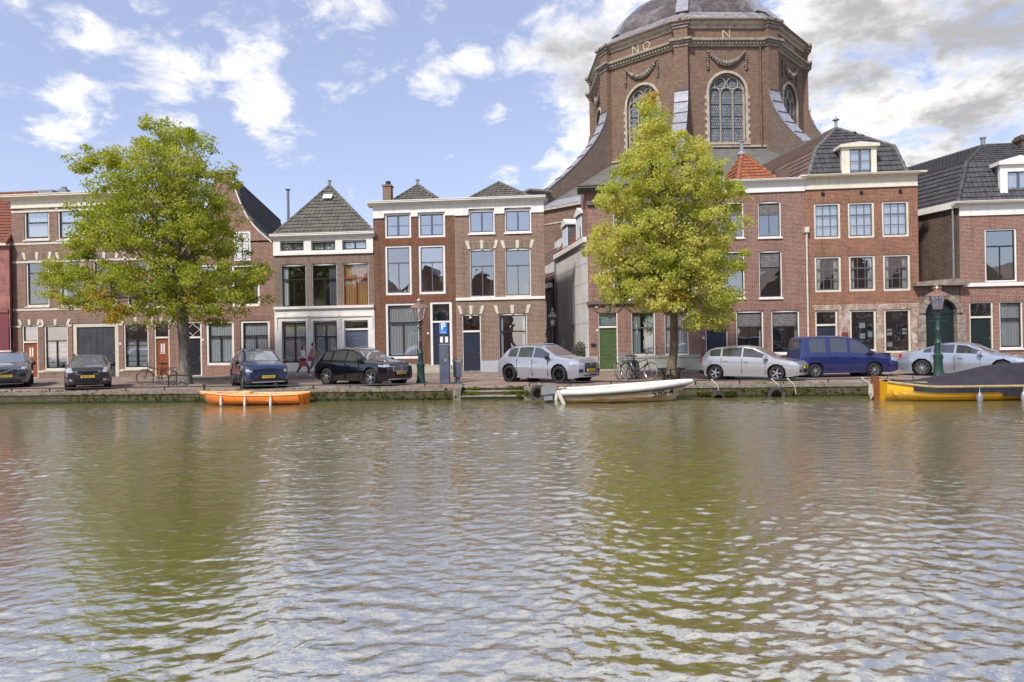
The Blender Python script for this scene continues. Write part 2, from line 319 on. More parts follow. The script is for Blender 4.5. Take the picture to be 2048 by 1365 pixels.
K['blackplastic'] = mat('black_plastic', (.018,.018,.02), .5, var=.1)
K['rope'] = mat('rope', (.50,.46,.38), .9, var=.2, vs=20)
K['leafyellow'] = mat('fallen_leaf', (.45,.27,.08), .8, var=.4, vs=2)
K['bark'] = mat('bark', (.15,.12,.075), .9, var=.45, vs=6, bump=1., bs=14, stretch=(1,1,.35))
K['bark2'] = mat('grey_bark', (.17,.155,.13), .9, var=.45, vs=6, bump=1., bs=14, stretch=(1,1,.35))
# ------------------------------------------------------------------ ground, street, quay, water
QY = 27.3; WZ = -.47; FY = 38.9; PZ = .12; SK = -.23    # quay edge, water level, house fronts, pavement, sideways lean of the plots
K['street'] = brick('street_clinker', (.34,.215,.175), (.25,.165,.14), (.22,.18,.15), w_=.21, h_=.07, ms=.008, floor=True, dirt=.5, patch=(.38,.31,.27), pscale=.5)
K['pave'] = brick('pavement_brick', (.27,.19,.16), (.22,.16,.14), (.17,.14,.12), w_=.3, h_=.15, ms=.01, floor=True, dirt=.4, patch=(.33,.29,.25), pscale=.7)
K['kerb'] = mat('kerb_stone', (.28,.24,.19), .9, var=.25, vs=6, bump=.3)
K['cap'] = mat('quay_cap_stone', (.22,.195,.155), .95, var=.35, vs=5, bump=.5, bs=20)
K['soil'] = mat('soil', (.12,.10,.07), .95, var=.4, vs=8, bump=.5)
def quaymat():
    m = brick('quay_brick', (.125,.09,.06), (.08,.06,.045), (.16,.14,.10), ms=.012, patch=(.15,.13,.08), pscale=2.5, dirt=.7)
    n = m.node_tree.nodes; l = m.node_tree.links; p = n['Principled BSDF']; src = p.inputs['Base Color'].links[0].from_socket
    tc = n.new('ShaderNodeTexCoord'); sp = n.new('ShaderNodeSeparateXYZ'); l.new(tc.outputs['Object'], sp.inputs[0])
    nz = n.new('ShaderNodeTexNoise'); nz.inputs['Scale'].default_value = 3.2; nz.inputs['Detail'].default_value = 8; nz.inputs['Roughness'].default_value = .75; l.new(tc.outputs['Object'], nz.inputs['Vector'])
    mr = n.new('ShaderNodeMapRange'); l.new(sp.outputs[2], mr.inputs[0]); mr.inputs[1].default_value = -.08; mr.inputs[2].default_value = -.44; mr.inputs[4].default_value = .34   # moss grows lower down
    ad = n.new('ShaderNodeMath'); l.new(nz.outputs[0], ad.inputs[0]); l.new(mr.outputs[0], ad.inputs[1])
    m2 = n.new('ShaderNodeMapRange'); l.new(ad.outputs[0], m2.inputs[0]); m2.inputs[1].default_value = .66; m2.inputs[2].default_value = .80
    mx = n.new('ShaderNodeMix'); mx.data_type = 'RGBA'; l.new(m2.outputs[0], mx.inputs[0]); l.new(src, mx.inputs[6]); mx.inputs[7].default_value = (.09,.10,.035,1)
    wet = n.new('ShaderNodeMapRange'); l.new(sp.outputs[2], wet.inputs[0]); wet.inputs[1].default_value = -.33; wet.inputs[2].default_value = -.40    # algae line just above the water
    m3 = n.new('ShaderNodeMix'); m3.data_type = 'RGBA'; l.new(wet.outputs[0], m3.inputs[0]); l.new(mx.outputs[2], m3.inputs[6]); m3.inputs[7].default_value = (.035,.04,.018,1)
    l.new(m3.outputs[2], p.inputs['Base Color']); return m
K['quay'] = quaymat()
SX0 = P(922, 780, QY).x; SX1 = P(1048, 780, QY).x      # landing steps cut into the quay
structure(MB().box(-900, 900, QY + 1.6, 1500, -1.5, -.004).build('ground', K['soil']))
g = MB().box(-150, SX0, QY + .34, 36.0, -1, 0); g.box(SX1, 150, QY + .34, 36.0, -1, 0); g.box(SX0, SX1, QY + 1.0, 36.0, -1, -.0); structure(g.build('street', K['street']))
structure(MB().box(-150, 150, 36.16, 60, -1, PZ).build('pavement', K['pave']))
k = MB()
for i in range(-150, 150): k.box(i + .004, i + .996, 36.0, 36.16, -.5, PZ + .012)
structure(k.build('kerb', K['kerb']))
q = MB().box(-150, SX0, QY, QY + .4, -2.2, -.1); q.box(SX1, 150, QY, QY + .4, -2.2, -.1); q.box(SX0, SX1, QY + .62, QY + 1.0, -2.2, -.14)
qw = thing('quay_wall', 'low mossy brick quay wall with stone coping along the water', 'quay wall', (0, QY, 0))
q.build('brick_face', K['quay'], qw)
c = MB(); x = -60.
while x < 40:
    l_ = random.uniform(.9, 1.5)
    if not (x + l_ > SX0 and x < SX1): c.box(x + .006, x + l_ - .006, QY - .035, QY + .35, -.1, .012 + random.uniform(-.006, .006))
    x += l_
c.build('coping', K['cap'], qw)
st = thing('landing_steps', 'worn stone landing steps cut into the quay beside the tyre fender', 'steps', ((SX0 + SX1) / 2, QY, 0))
for (y0_, y1_, zt_) in ((QY + .62, QY + 1.02, .01), (QY + .30, QY + .615, -.14), (QY - .03, QY + .295, -.30)):
    MB().box(SX0 + .01, SX1 - .01, y0_ + .03, y1_, -1.5, zt_ - .055).build('riser', K['quay'], st); MB().box(SX0 + .01, SX1 - .01, y0_, y1_ - .003, zt_ - .054, zt_).build('step', K['kerb'], st)
for xa in (SX0 - .32, SX1): MB().box(xa, xa + .32, QY - .04, QY + 1.0, -1.5, .02).build('cheek', K['cap'], st)
# camera-side bank
structure(MB().box(-150, 150, -40, -.35, -2, .15).build('near_bank', K['pave']))

def watermat():
    m, n, l, p = newmat('canal_water'); p.inputs['Roughness'].default_value = .06; p.inputs['IOR'].default_value = 3.8; p.inputs['Specular IOR Level'].default_value = .9
    p.inputs['Base Color'].default_value = (.155,.13,.052,1)
    tc = n.new('ShaderNodeTexCoord'); prev = None
    for (sx, sc, rot, st_, ds) in ((.6, 3.6, 14, .5, .026), (.65, 9., -16, .5, .012), (.6, 24., 5, .35, .004)):
        mp = n.new('ShaderNodeMapping'); mp.inputs[3].default_value = (sx,1,1); mp.inputs[2].default_value = (0,0,R(rot)); l.new(tc.outputs['Object'], mp.inputs[0])
        nz = n.new('ShaderNodeTexNoise'); nz.inputs['Scale'].default_value = sc; nz.inputs['Detail'].default_value = 3; nz.inputs['Roughness'].default_value = .55; nz.inputs['Distortion'].default_value = .5; l.new(mp.outputs[0], nz.inputs['Vector'])
        bp = n.new('ShaderNodeBump'); bp.inputs['Strength'].default_value = st_; bp.inputs['Distance'].default_value = ds; l.new(nz.outputs[0], bp.inputs['Height'])
        if prev: l.new(prev, bp.inputs['Normal'])
        prev = bp.outputs[0]
    l.new(prev, p.inputs['Normal'])
    return m
K['water'] = watermat()
def make_water():
    ny, nx = 900, 900
    t = np.linspace(0, 1, ny); y = .2 + (QY + 1.2 - .2) * (np.exp(1.75 * t) - 1) / (np.exp(1.75) - 1)
    s = np.linspace(-1, 1, nx)
    Yg = np.repeat(y[:, None], nx, 1); Xg = s[None, :] * (6 + 1.12 * Yg) - .09 * Yg
    H = np.zeros_like(Xg); r = np.random.default_rng(5)
    gust = .8 + .55 * np.sin(.31 * Xg + .5 * np.sin(.23 * Yg + 1)) * np.sin(.27 * Yg + .8 * np.sin(.19 * Xg)) 
    for i in range(210):
        lam = .06 * (.48 / .06) ** r.random() if i > 26 else .6 + 1.1 * r.random(); th = math.pi / 2 + r.normal(0, .72); kx = 2 * math.pi / lam
        amp = .0105 * lam ** .85 * (.45 + r.random()) * .175
        ph = r.random() * 6.28; wob = .5 * np.sin(.7 * Xg / max(lam, .5) + r.random() * 6 + .5 * Yg) 
        a = kx * (Xg * math.cos(th) + Yg * math.sin(th)) + ph + wob
        dy = (y[min(ny - 1, ny // 2)] * 0)
        spacing = np.maximum((QY) * 1.75 / ny * np.exp(1.75 * t)[:, None] / (np.exp(1.75) - 1), 0) 
        fade = np.clip(lam / (spacing * 3.2) - .6, 0, 1)
        H += amp * (.45 if i <= 26 else 1.) * (np.sin(a) + .28 * np.sin(2 * a + 1.57)) * fade
    H *= gust
    v = np.stack([Xg, Yg, WZ + H], -1).reshape(-1, 3).astype(np.float32)
    idx = np.arange(ny * nx).reshape(ny, nx)
    f = np.stack([idx[:-1, :-1], idx[:-1, 1:], idx[1:, 1:], idx[1:, :-1]], -1).reshape(-1, 4)
    ex = np.array([(-150, -.35, WZ - .09), (150, -.35, WZ - .09), (150, QY + .3, WZ - .09), (-150, QY + .3, WZ - .09)], np.float32)
    nv = len(v); v = np.vstack([v, ex]); f = np.vstack([f, [[nv, nv + 1, nv + 2, nv + 3]]])
    me = bpy.data.meshes.new('water'); me.vertices.add(len(v)); me.vertices.foreach_set('co', v.ravel())
    me.loops.add(f.size); me.loops.foreach_set('vertex_index', f.ravel().astype(np.int32)); me.polygons.add(len(f))
    me.polygons.foreach_set('loop_start', np.arange(0, f.size, 4, dtype=np.int32)); me.polygons.foreach_set('use_smooth', np.ones(len(f), bool))
    me.update(); me.validate(); me.materials.append(K['water']); o = bpy.data.objects.new('water', me); C.objects.link(o); return structure(o)
make_water()

# ------------------------------------------------------------------ facade pieces
class House:
    def __init__(s, name, label, x0, x1, ztop, wall, depth=10., Y=FY, zbot=PZ - .1, group='canal houses across the water', gable=None, skew=SK, wlabel=None):
        s.Y = Y; s.x0 = x0; s.x1 = x1; s.zt = ztop; s.zb = zbot; s.wall = wall; s.depth = depth; s.ops = []; s.gable = gable; s.skew = skew; s.bands = []
        s.r = thing(name, label, 'house', ((x0 + x1) / 2, Y, PZ), 0, group)
    def px(s, a, b, t, bo):          # pixel rectangle -> metres on the facade
        cx, cy = (a + b) / 2, (t + bo) / 2; x0 = P(a, cy, s.Y).x; x1 = P(b, cy, s.Y).x; return x0, x1, P(cx, bo, s.Y).z, P(cx, t, s.Y).z
    def finish(s):
        b = MB(); Y = s.Y; ops = s.ops
        xs = sorted(set([s.x0, s.x1] + [o[0] for o in ops] + [o[1] for o in ops] + [z[0] for z in s.bands] + [z[1] for z in s.bands]))
        zs = sorted(set([s.zb, s.zt] + [o[2] for o in ops] + [o[3] for o in ops]))
        for i in range(len(xs) - 1):
            if xs[i + 1] - xs[i] < 1e-4: continue
            run = None
            for j in range(len(zs) - 1):
                cx = (xs[i] + xs[i + 1]) / 2; cz = (zs[j] + zs[j + 1]) / 2
                inside = any(o[0] < cx < o[1] and o[2] < cz < o[3] for o in ops)
                if not inside: run = run if run is not None else zs[j]
                if inside or j == len(zs) - 2:
                    top = zs[j] if inside else zs[j + 1]
                    if run is not None and top > run: b.poly([(xs[i], Y, run), (xs[i + 1], Y, run), (xs[i + 1], Y, top), (xs[i], Y, top)])
                    run = None
        D = .3
        for (x0, x1, z0, z1, arch) in ops:
            b.poly([(x0, Y, z0), (x0, Y, z1), (x0, Y + D, z1), (x0, Y + D, z0)]); b.poly([(x1, Y, z1), (x1, Y, z0), (x1, Y + D, z0), (x1, Y + D, z1)])
            b.poly([(x0, Y, z0), (x0, Y + D, z0), (x1, Y + D, z0), (x1, Y, z0)]); b.poly([(x0, Y, z1), (x1, Y, z1), (x1, Y + D, z1), (x0, Y + D, z1)])
            if arch:
                n = 10; cx = (x0 + x1) / 2; hw = (x1 - x0) / 2
                for k in range(n):
                    a0 = x0 + (x1 - x0) * k / n; a1 = x0 + (x1 - x0) * (k + 1) / n
                    f0 = z1 - arch * ((a0 - cx) / hw) ** 2; f1 = z1 - arch * ((a1 - cx) / hw) ** 2
                    b.poly([(a0, Y - .001, f0), (a1, Y - .001, f1), (a1, Y - .001, z1 + .001), (a0, Y - .001, z1 + .001)]); b.poly([(a0, Y, f0), (a0, Y + .1, f0), (a1, Y + .1, f1), (a1, Y, f1)])
        e = s.skew * s.depth; d = s.depth; x0, x1, z0, z1 = s.x0, s.x1, s.zb, s.zt
        b.poly([(x0, Y, z0), (x0, Y, z1), (x0 + e, Y + d, z1), (x0 + e, Y + d, z0)]); b.poly([(x1, Y, z1), (x1, Y, z0), (x1 + e, Y + d, z0), (x1 + e, Y + d, z1)])
        b.poly([(x0 + e, Y + d, z0), (x0 + e, Y + d, z1), (x1 + e, Y + d, z1), (x1 + e, Y + d, z0)])
        if s.gable: b.prism([(p.x, Y, p.z) for p in s.gable], (0, .35, 0))
        b.build('wall', s.wall, s.r)
        if not s.gable: MB().poly([(x0, Y + .001, z1 - .02), (x1, Y + .001, z1 - .02), (x1 + e, Y + d, z1 - .02), (x0 + e, Y + d, z1 - .02)]).build('light_lid', K['lightlid'], s.r)  # unseen flat lid added at cornice height to block light
        else: MB().poly([(x0, Y + .36, z1 - .02), (x1, Y + .36, z1 - .02), (x1 + e, Y + d, z1 - .02), (x0 + e, Y + d, z1 - .02)]).build('gable_light_lid', K['lightlid'], s.r)  # the same added light-blocking lid, set behind the gable
        MB().poly([(x0 + .2, Y + 1.5, z0), (x1 - .3, Y + 1.5, z0), (x1 - .3, Y + 1.5, z1), (x0 + .2, Y + 1.5, z1)]).build('room_shade', K['interior'], s.r)  # dark sheet behind all panes, painted as the unlit rooms
    def band(s, t, bo, m='stone', proud=.03, a=None, b=None, name='string_course'):
        x0 = s.x0 if a is None else P(a, t, s.Y).x; x1 = s.x1 if b is None else P(b, t, s.Y).x; cx = (s.x0 + s.x1) / 2
        u = 1024; 
        zc_ = lambda py: s.z(py)
        return MB().box(x0 + .01, x1 - .01, s.Y - proud, s.Y + .02, zc_(bo), zc_(t)).build(name, K[m], s.r)
    def z(s, py):                    # height of a pixel row measured at the middle of the facade
        cx = (s.x0 + s.x1) / 2; lo, hi = 0, 2048
        for _ in range(30):
            m = (lo + hi) / 2
            if P(m, py, s.Y).x < cx: lo = m
            else: hi = m
        return P(lo, py, s.Y).z
    def cornice(s, t, bo, m='white', proj=.38, over=.15, f0=None, f1=None):
        z1, z0 = s.z(t), s.z(bo); h = z1 - z0
        pr = [(0,0),(-.18,0),(-.2,.12),(-.38,.2),(-.55,.42),(-.62,.5),(-.93,.55),(-.93,.78),(-1,.84),(-1,1)]
        pts = [(s.x0 - over, s.Y + a * proj, z0 + c_ * h) for a, c_ in pr] + [(s.x0 - over, s.Y + .28, z1)]  + [(s.x0 - over, s.Y + .28, z0)]
        MB().prism(pts, (s.x1 - s.x0 + 2 * over, 0, 0)).build('cornice', K[m], s.r)
        if f0: MB().box(s.x0 + .005, s.x1 - .005, s.Y - .05, s.Y + .02, s.z(f1), z0).box(s.x0 + .005, s.x1 - .005, s.Y - .075, s.Y + .02, s.z(f1) - .04, s.z(f1) + .03).build('frieze', K[m], s.r)
    def lintel(s, x0, x1, z, h=.3, m='br_brown_v', stones=None, fan=.12):
        b = MB(); Y = s.Y
        b.prism([(x0 - .04, Y - .004, z), (x1 + .04, Y - .004, z), (x1 + .04 + fan, Y - .004, z + h), (x0 - .04 - fan, Y - .004, z + h)], (0, .02, 0)); b.build('lintel', K[m], s.r)
        if stones:
            cx = (x0 + x1) / 2
            for (c0, dr) in ((x0 - .02, -1), (cx, 0), (x1 + .02, 1)):
                q = MB(); wb, wt = .07, .10; sh = fan * dr
                q.prism([(c0 - wb, Y - .03, z - .02), (c0 + wb, Y - .03, z - .02), (c0 + wt + sh, Y - .03, z + h + .06), (c0 - wt + sh, Y - .03, z + h + .06)], (0, .04, 0)); q.build('voussoir', K[stones], s.r)
    def window(s, pxr, frame='white', sash='dark', fw=.085, style='T', tr=.34, glass='glass', curtain=None, arch=0, sill='stone', sillh=.09, lint=None, grid=(3,4), stones=None, lh=.30, blindz=None, toppane=None, label=None, sw=.05):
        x0, x1, z0, z1 = s.px(*pxr) if not isinstance(pxr[0], str) else pxr[1:]
        s.ops.append((x0, x1, z0, z1, arch)); Y = s.Y; ww = x1 - x0
        win = thing_part('window', s.r, ((x0 + x1) / 2, Y, z0)); 
        if label: win['label'] = label
        def bx(b, a0, a1, c0, c1, y0, y1): b.box(a0, a1, Y + y0, Y + y1, c0, c1)
        f = MB(); y0, y1 = .05, .17; ta = fw + arch
        bx(f, x0, x0 + fw, z0, z1, y0, y1); bx(f, x1 - fw, x1, z0, z1, y0, y1); bx(f, x0 + fw, x1 - fw, z1 - ta, z1, y0, y1); bx(f, x0 + fw, x1 - fw, z0, z0 + fw, y0, y1)
        f.build('frame', K[frame], win)
        a0, a1, c0, c1 = x0 + fw, x1 - fw, z0 + fw, z1 - ta; d = MB(); sy0, sy1 = .10, .155; sw_ = sw
        def bar(u0, u1, v0, v1, yy=.09): d.box(u0, u1, Y + yy, Y + sy1, v0, v1)
        bar(a0, a0 + sw_, c0, c1, sy0); bar(a1 - sw_, a1, c0, c1, sy0); bar(a0 + sw_, a1 - sw_, c1 - sw_, c1, sy0); bar(a0 + sw_, a1 - sw_, c0, c0 + sw_ * 1.4, sy0)
        zt = c1 - (c1 - c0) * tr; cx = (a0 + a1) / 2; mt = .018
        if style in ('T', 'H', 'TL'): bar(a0 + sw_, a1 - sw_, zt - .035, zt + .035, .08)
        if style in ('T', 'TL'): bar(cx - .025, cx + .025, c0 + sw_ * 1.4, zt - .035, .105)
        if style == 'casement':
            bar(cx - .05, cx + .05, c0 + sw_ * 1.4, c1 - sw_, .085)
            zz = c0 + (c1 - c0) * .5
            if tr: bar(a0 + sw_, cx - .05, zz - mt, zz + mt, .112); bar(cx + .05, a1 - sw_, zz - mt, zz + mt, .112)
        if style == 'mid': bar(cx - .03, cx + .03, c0 + sw_ * 1.4, c1 - sw_, .085)
        if style == 'grid':
            nx, nz = grid; zr = c1 - (c1 - c0) / nz
            for i in range(1, nx): q = a0 + (a1 - a0) * i / nx; bar(q - mt, q + mt, c0 + sw_ * 1.4, c1 - sw_, .112)
            for j in range(1, nz): q = c0 + (c1 - c0) * j / nz; t_ = mt * 1.9 if j == nz - 1 else mt; bar(a0 + sw_, a1 - sw_, q - t_, q + t_, .105 if j == nz - 1 else .118)
        if style == 'slats':
            bar(a0 + sw_, a1 - sw_, zt - .035, zt + .035, .08); bar(cx - .03, cx + .03, c0 + sw_ * 1.4, zt - .035, .085)
        d.build('sash', K[sash], win)
        pg = MB(); pz0 = c0
        if toppane: MB().box(a0 + .01, a1 - .01, Y + .13, Y + .14, zt, c1).build('top_pane', K[toppane], win); pg.poly([(a0 + .01, Y + .13, c0), (a1 - .01, Y + .13, c0), (a1 - .01, Y + .13, zt), (a0 + .01, Y + .13, zt)])
        else: pg.poly([(a0 + .01, Y + .13, c0), (a1 - .01, Y + .13, c0), (a1 - .01, Y + .13, c1), (a0 + .01, Y + .13, c1)])
        pg.build('pane', K[glass], win)
        if sill:
            MB().box(x0 - .05, x1 + .05, Y - .07, Y + .06, z0 - sillh, z0 - .001).build('sill', K[sill], win)
        if style == 'slats':
            q = MB(); n = 5
            for side in ((a0 + .05, cx - .04), (cx + .04, a1 - .05)):
                for i in range(n):
                    h = (zt - c0 - .1) / n; q.box(side[0], side[1], Y + .20, Y + .22, c0 + .07 + i * h, c0 + .07 + i * h + h * .86)
            q.build('shutter', K['blind'], win)
        cy = Y + .21
        def cloth(u0, u1, v0, v1, mname, nm='curtain'):
            n = max(6, int((u1 - u0) / .045)); q = MB(); top = []; 
            for i in range(n + 1): u = u0 + (u1 - u0) * i / n; top.append((u, cy + .025 * math.sin(i * 1.9)))
            for i in range(n): q.poly([(top[i][0], top[i][1], v0), (top[i + 1][0], top[i + 1][1], v0), (top[i + 1][0], top[i + 1][1], v1), (top[i][0], top[i][1], v1)])
            q.build(nm, K[mname], win)
        if curtain:
            kind = curtain[0]; mm = curtain[1]
            if kind == 'full': cloth(a0, a1, c0, c1, mm)
            if kind == 'sides': q = curtain[2] if len(curtain) > 2 else .2; cloth(a0, a0 + (a1 - a0) * q, c0, c1, mm); cloth(a1 - (a1 - a0) * q, a1, c0, c1, mm)
            if kind == 'left': q = curtain[2]; cloth(a0, a0 + (a1 - a0) * q, c0, c1, mm)
            if kind == 'right': q = curtain[2]; cloth(a1 - (a1 - a0) * q, a1, c0, c1, mm)
            if kind == 'halves': cloth(a0, cx - .12, c0, c1 - .1, mm); cloth(cx + .12, a1, c0, c1 - .1, mm)
            if kind == 'blind': q = curtain[2]; MB().box(a0, a1, Y + .2, Y + .215, c1 - (c1 - c0) * q, c1).build('blind', K[mm], win)
        if lint: s.lintel(x0, x1, z1, lh, lint, stones)
        return win
    def door(s, pxr, col='dark', frame='white', zsplit=None, panels='none', glass='glass', fw=.085, step='stone', lint=None, stones=None, arch=0, lh=.3, transom=None, letter=True, lace=None, knob='chrome', label=None, stepz=None):
        x0, x1, z0, z1 = s.px(*pxr); Y = s.Y; zs_ = s.z(zsplit) if zsplit else z1 - fw
        s.ops.append((x0, x1, max(z0, s.zb + .01), z1, arch))
        dr = thing_part('door', s.r, ((x0 + x1) / 2, Y, z0))
        if label: dr['label'] = label
        f = MB(); f.box(x0, x0 + fw, Y + .05, Y + .2, z0, z1); f.box(x1 - fw, x1, Y + .05, Y + .2, z0, z1); f.box(x0 + fw, x1 - fw, Y + .05, Y + .2, z1 - fw - arch, z1)
        if zsplit: f.box(x0 + fw, x1 - fw, Y + .04, Y + .2, zs_ - .05, zs_ + .05)
        f.build('frame', K[frame], dr)
        a0, a1 = x0 + fw, x1 - fw; top = zs_ - .05 if zsplit else z1 - fw - arch
        p_ = MB().box(a0, a1, Y + .12, Y + .17, z0 + .02, top); m_ = (a0 + a1) / 2; wv = a1 - a0; hv = top - z0
        if panels == 'two': 
            for (q0, q1) in ((.07, .30), (.36, .90)):
                frame_rect(p_, a0 + .12 * wv, a1 - .12 * wv, z0 + q0 * hv, z0 + q1 * hv, Y + .105, .03)
        if panels == 'planks':
            for i in range(1, 9): p_.box(a0 + wv * i / 9 - .012, a0 + wv * i / 9 + .012, Y + .112, Y + .125, z0 + .2, z0 + hv * .72)
            for q in (.78, .84, .90): p_.box(a0 + .08 * wv, a1 - .08 * wv, Y + .10, Y + .125, z0 + q * hv, z0 + q * hv + .05)
        if panels == 'mid': frame_rect(p_, a0 + .22 * wv, a1 - .22 * wv, z0 + .12 * hv, z0 + .86 * hv, Y + .105, .03)
        if panels == 'bars':
            for q in (.12, .3, .48, .66, .8, .9): p_.box(a0 + .1 * wv, a1 - .1 * wv, Y + .10, Y + .125, z0 + q * hv, z0 + q * hv + .035)
        if panels == 'double':
            p_.box(m_ - .03, m_ + .03, Y + .10, Y + .125, z0, top)
            for i in (1, 2, 4, 5): p_.box(a0 + wv * i / 6 - .01, a0 + wv * i / 6 + .01, Y + .112, Y + .125, z0 + .1, top - .1)
        p_.build('leaf', K[col], dr)
        if panels == 'lites':
            MB().box(m_ - .12, m_ - .03, Y + .11, Y + .118, z0 + .62 * hv, z0 + .86 * hv).box(m_ + .03, m_ + .12, Y + .11, Y + .118, z0 + .62 * hv, z0 + .86 * hv).build('pane', K['curtain'], dr)
            MB().box(m_ - .17, m_ + .17, Y + .09, Y + .118, z0 + .585 * hv, z0 + .605 * hv).build('ledge', K['stone'], dr)
        if letter: MB().box(m_ - .17, m_ + .17, Y + .10, Y + .119, z0 + .32 * hv, z0 + .32 * hv + .07).build('letter_slot', K['chrome'], dr)
        MB().lathe([(.0, -.03), (.03, -.025), (.035, 0), (.03, .025), (0, .03)], (a1 - .08, Y + .09, z0 + .47 * hv), 8).build('knob', K[knob], dr)
        if zsplit:
            q = MB(); b0, b1 = zs_ + .05, z1 - fw - arch
            for (u0, u1, v0, v1) in ((a0, a0 + .035, b0, b1), (a1 - .035, a1, b0, b1), (a0 + .035, a1 - .035, b1 - .035, b1), (a0 + .035, a1 - .035, b0, b0 + .035)): q.box(u0, u1, Y + .10, Y + .16, v0, v1)
            q.build('transom_sash', K['dark'], dr)
            MB().poly([(a0 + .02, Y + .13, b0), (a1 - .02, Y + .13, b0), (a1 - .02, Y + .13, b1), (a0 + .02, Y + .13, b1)]).build('transom_pane', K[glass], dr)
            if lace: MB().box(a0 + .03, a1 - .03, Y + .2, Y + .21, b0, b1).build('curtain', K[lace], dr)
            if transom == 'diamond':
                q = MB(); zc2 = (b0 + b1) / 2; hh = (b1 - b0) / 2 - .02; hw = wv / 2 - .02
                for sx, sz in ((1,1),(1,-1),(-1,1),(-1,-1)):
                    q.tube([(m_ + sx * hw * u, Y + .09, zc2 + sz * hh * (1 - u) ** 1.0 * (1 - .25 * math.sin(math.pi * u))) for u in (0, .25, .5, .75, 1)], .014, 5)
                q.build('tracery', K['white'], dr)
            if transom == 'ring':
                q = MB(); q.tube([(m_ + .13 * math.cos(t), Y + .09, (b0 + b1) / 2 + .13 * math.sin(t)) for t in np.linspace(0, 6.28, 17)], .018, 5); q.tube([(m_, Y + .09, b0), (m_, Y + .09, (b0 + b1) / 2 - .13)], .015, 5); q.tube([(m_, Y + .09, (b0 + b1) / 2 + .13), (m_, Y + .09, b1)], .015, 5)
                q.build('tracery', K['dark'], dr)
        if step: MB().box(x0 - .02, x1 + .02, Y - .12, Y + .12, PZ, max(z0, PZ + .03)).build('step', K[step], dr)
        if lint: s.lintel(x0, x1, z1, lh, lint, stones)
        return dr
def thing_part(name, parent, loc):
    o = bpy.data.objects.new(name, None); C.objects.link(o); o.empty_display_size = .1; o.parent = parent; o.location = Vector(loc) - wloc(parent); return o
def frame_rect(b, x0, x1, z0, z1, y, t):
    for (a0, a1, c0, c1) in ((x0, x0 + t, z0, z1), (x1 - t, x1, z0, z1), (x0 + t, x1 - t, z1 - t, z1), (x0 + t, x1 - t, z0, z0 + t)): b.box(a0, a1, y, y + .03, c0, c1)

# ------------------------------------------------------------------ tiled roof planes: every tile is a curved piece lying on the slope
def tiles(b, poly, tw=.24, th=.30, lift=.05, amp=.035, flat=False):
    pts = [Vector(p) for p in poly]; n = Vector((0, 0, 0))
    for i in range(len(pts)): n += pts[i].cross(pts[(i + 1) % len(pts)])
    n.normalize()
    if n.z < 0: n = -n
    u = Vector((0, 0, 1)).cross(n)
    u = u.normalized() if u.length > 1e-4 else Vector((1, 0, 0)); v = n.cross(u).normalized()
    if v.z < 0: v = -v
    o = pts[0]; q = [((p - o).dot(u), (p - o).dot(v)) for p in pts]
    umin, umax = min(a for a, _ in q), max(a for a, _ in q); vmin, vmax = min(c for _, c in q), max(c for _, c in q)
    def inside(x, y):
        r_ = False
        for i in range(len(q)):
            (x1, y1), (x2, y2) = q[i], q[(i + 1) % len(q)]
            if (y1 > y) != (y2 > y) and x < (x2 - x1) * (y - y1) / (y2 - y1) + x1: r_ = not r_
        return r_
    b.poly([p - n * .03 for p in pts])
    rows = max(1, int(round((vmax - vmin) / th))); th_ = (vmax - vmin) / rows; prof = [0, .25, .5, .75, 1.0]
    hgt = [0, amp * .2, amp * .1, amp, amp * .3] if not flat else [0, .002, .004, .012, .002]
    for j in range(rows):
        v0 = vmin + j * th_; v1 = v0 + th_ * 1.12; uu = umin
        while uu < umax:
            if inside(uu + tw / 2, v0 + th_ / 2):
                jit = random.uniform(-.006, .006); lo = []; hi = []
                for s_, h in zip(prof, hgt):
                    lo.append(o + u * (uu + s_ * tw) + v * (v0 - .012 * math.sin(math.pi * s_) + jit) + n * (h + lift)); hi.append(o + u * (uu + s_ * tw) + v * v1 + n * (h * .8))
                i0 = len(b.v); drop = [p - n * .06 for p in lo]; b.v += [tuple(p) for p in lo + hi + drop]; m = len(prof)
                for k in range(m - 1):
                    b.f.append((i0 + k, i0 + k + 1, i0 + m + k + 1, i0 + m + k)); b.f.append((i0 + 2 * m + k, i0 + 2 * m + k + 1, i0 + k + 1, i0 + k))
            uu += tw
def ridge(b, p, q, r=.10, step=.33):
    p = Vector(p); q = Vector(q); n = max(1, int((q - p).length / step)); 
    for i in range(n):
        a = p.lerp(q, i / n); c_ = p.lerp(q, (i + 1.1) / n); b.tube([a, c_], [r * 1.08, r * .92], 8)
def hiproof(h, zb, inset, apex_px, depth_apex, tile, tw=.26, th=.31, back=8., ridge_mat=None, vent=True, depth0=.5, name='roof', frac=.5):
    """pyramid / hipped roof whose ridge runs back along the plot"""
    Y = h.Y + depth0; x0 = h.x0 + inset; x1 = h.x1 - inset; A = P(apex_px[0], apex_px[1], h.Y + depth_apex)
    e = h.skew * back
    b = MB(); p0 = Vector((x0, Y, zb)); p1 = Vector((x1, Y, zb)); p2 = Vector((x1 + e, Y + back, zb)); p3 = Vector((x0 + e, Y + back, zb)); B = Vector((A.x + h.skew * (back - 2 * depth_apex), Y + back - depth_apex, A.z))
    tiles(b, [p0, p1, A], tw, th); tiles(b, [p1, p2, B, A], tw, th); tiles(b, [p3, p0, A, B], tw, th); b.poly([p2, p3, B])
    ro = b.build(name, tile, h.r)
    rb = MB(); ridge(rb, p0, A); ridge(rb, p1, A); ridge(rb, A, B); rb.build('ridge_tiles', ridge_mat or tile, ro)
    if vent: MB().lathe([(.09, -.15), (.085, .28), (.12, .28), (.12, .34), (.0, .36)], A, 10).build('vent_pipe', K['zinc'], ro)
    return ro, A
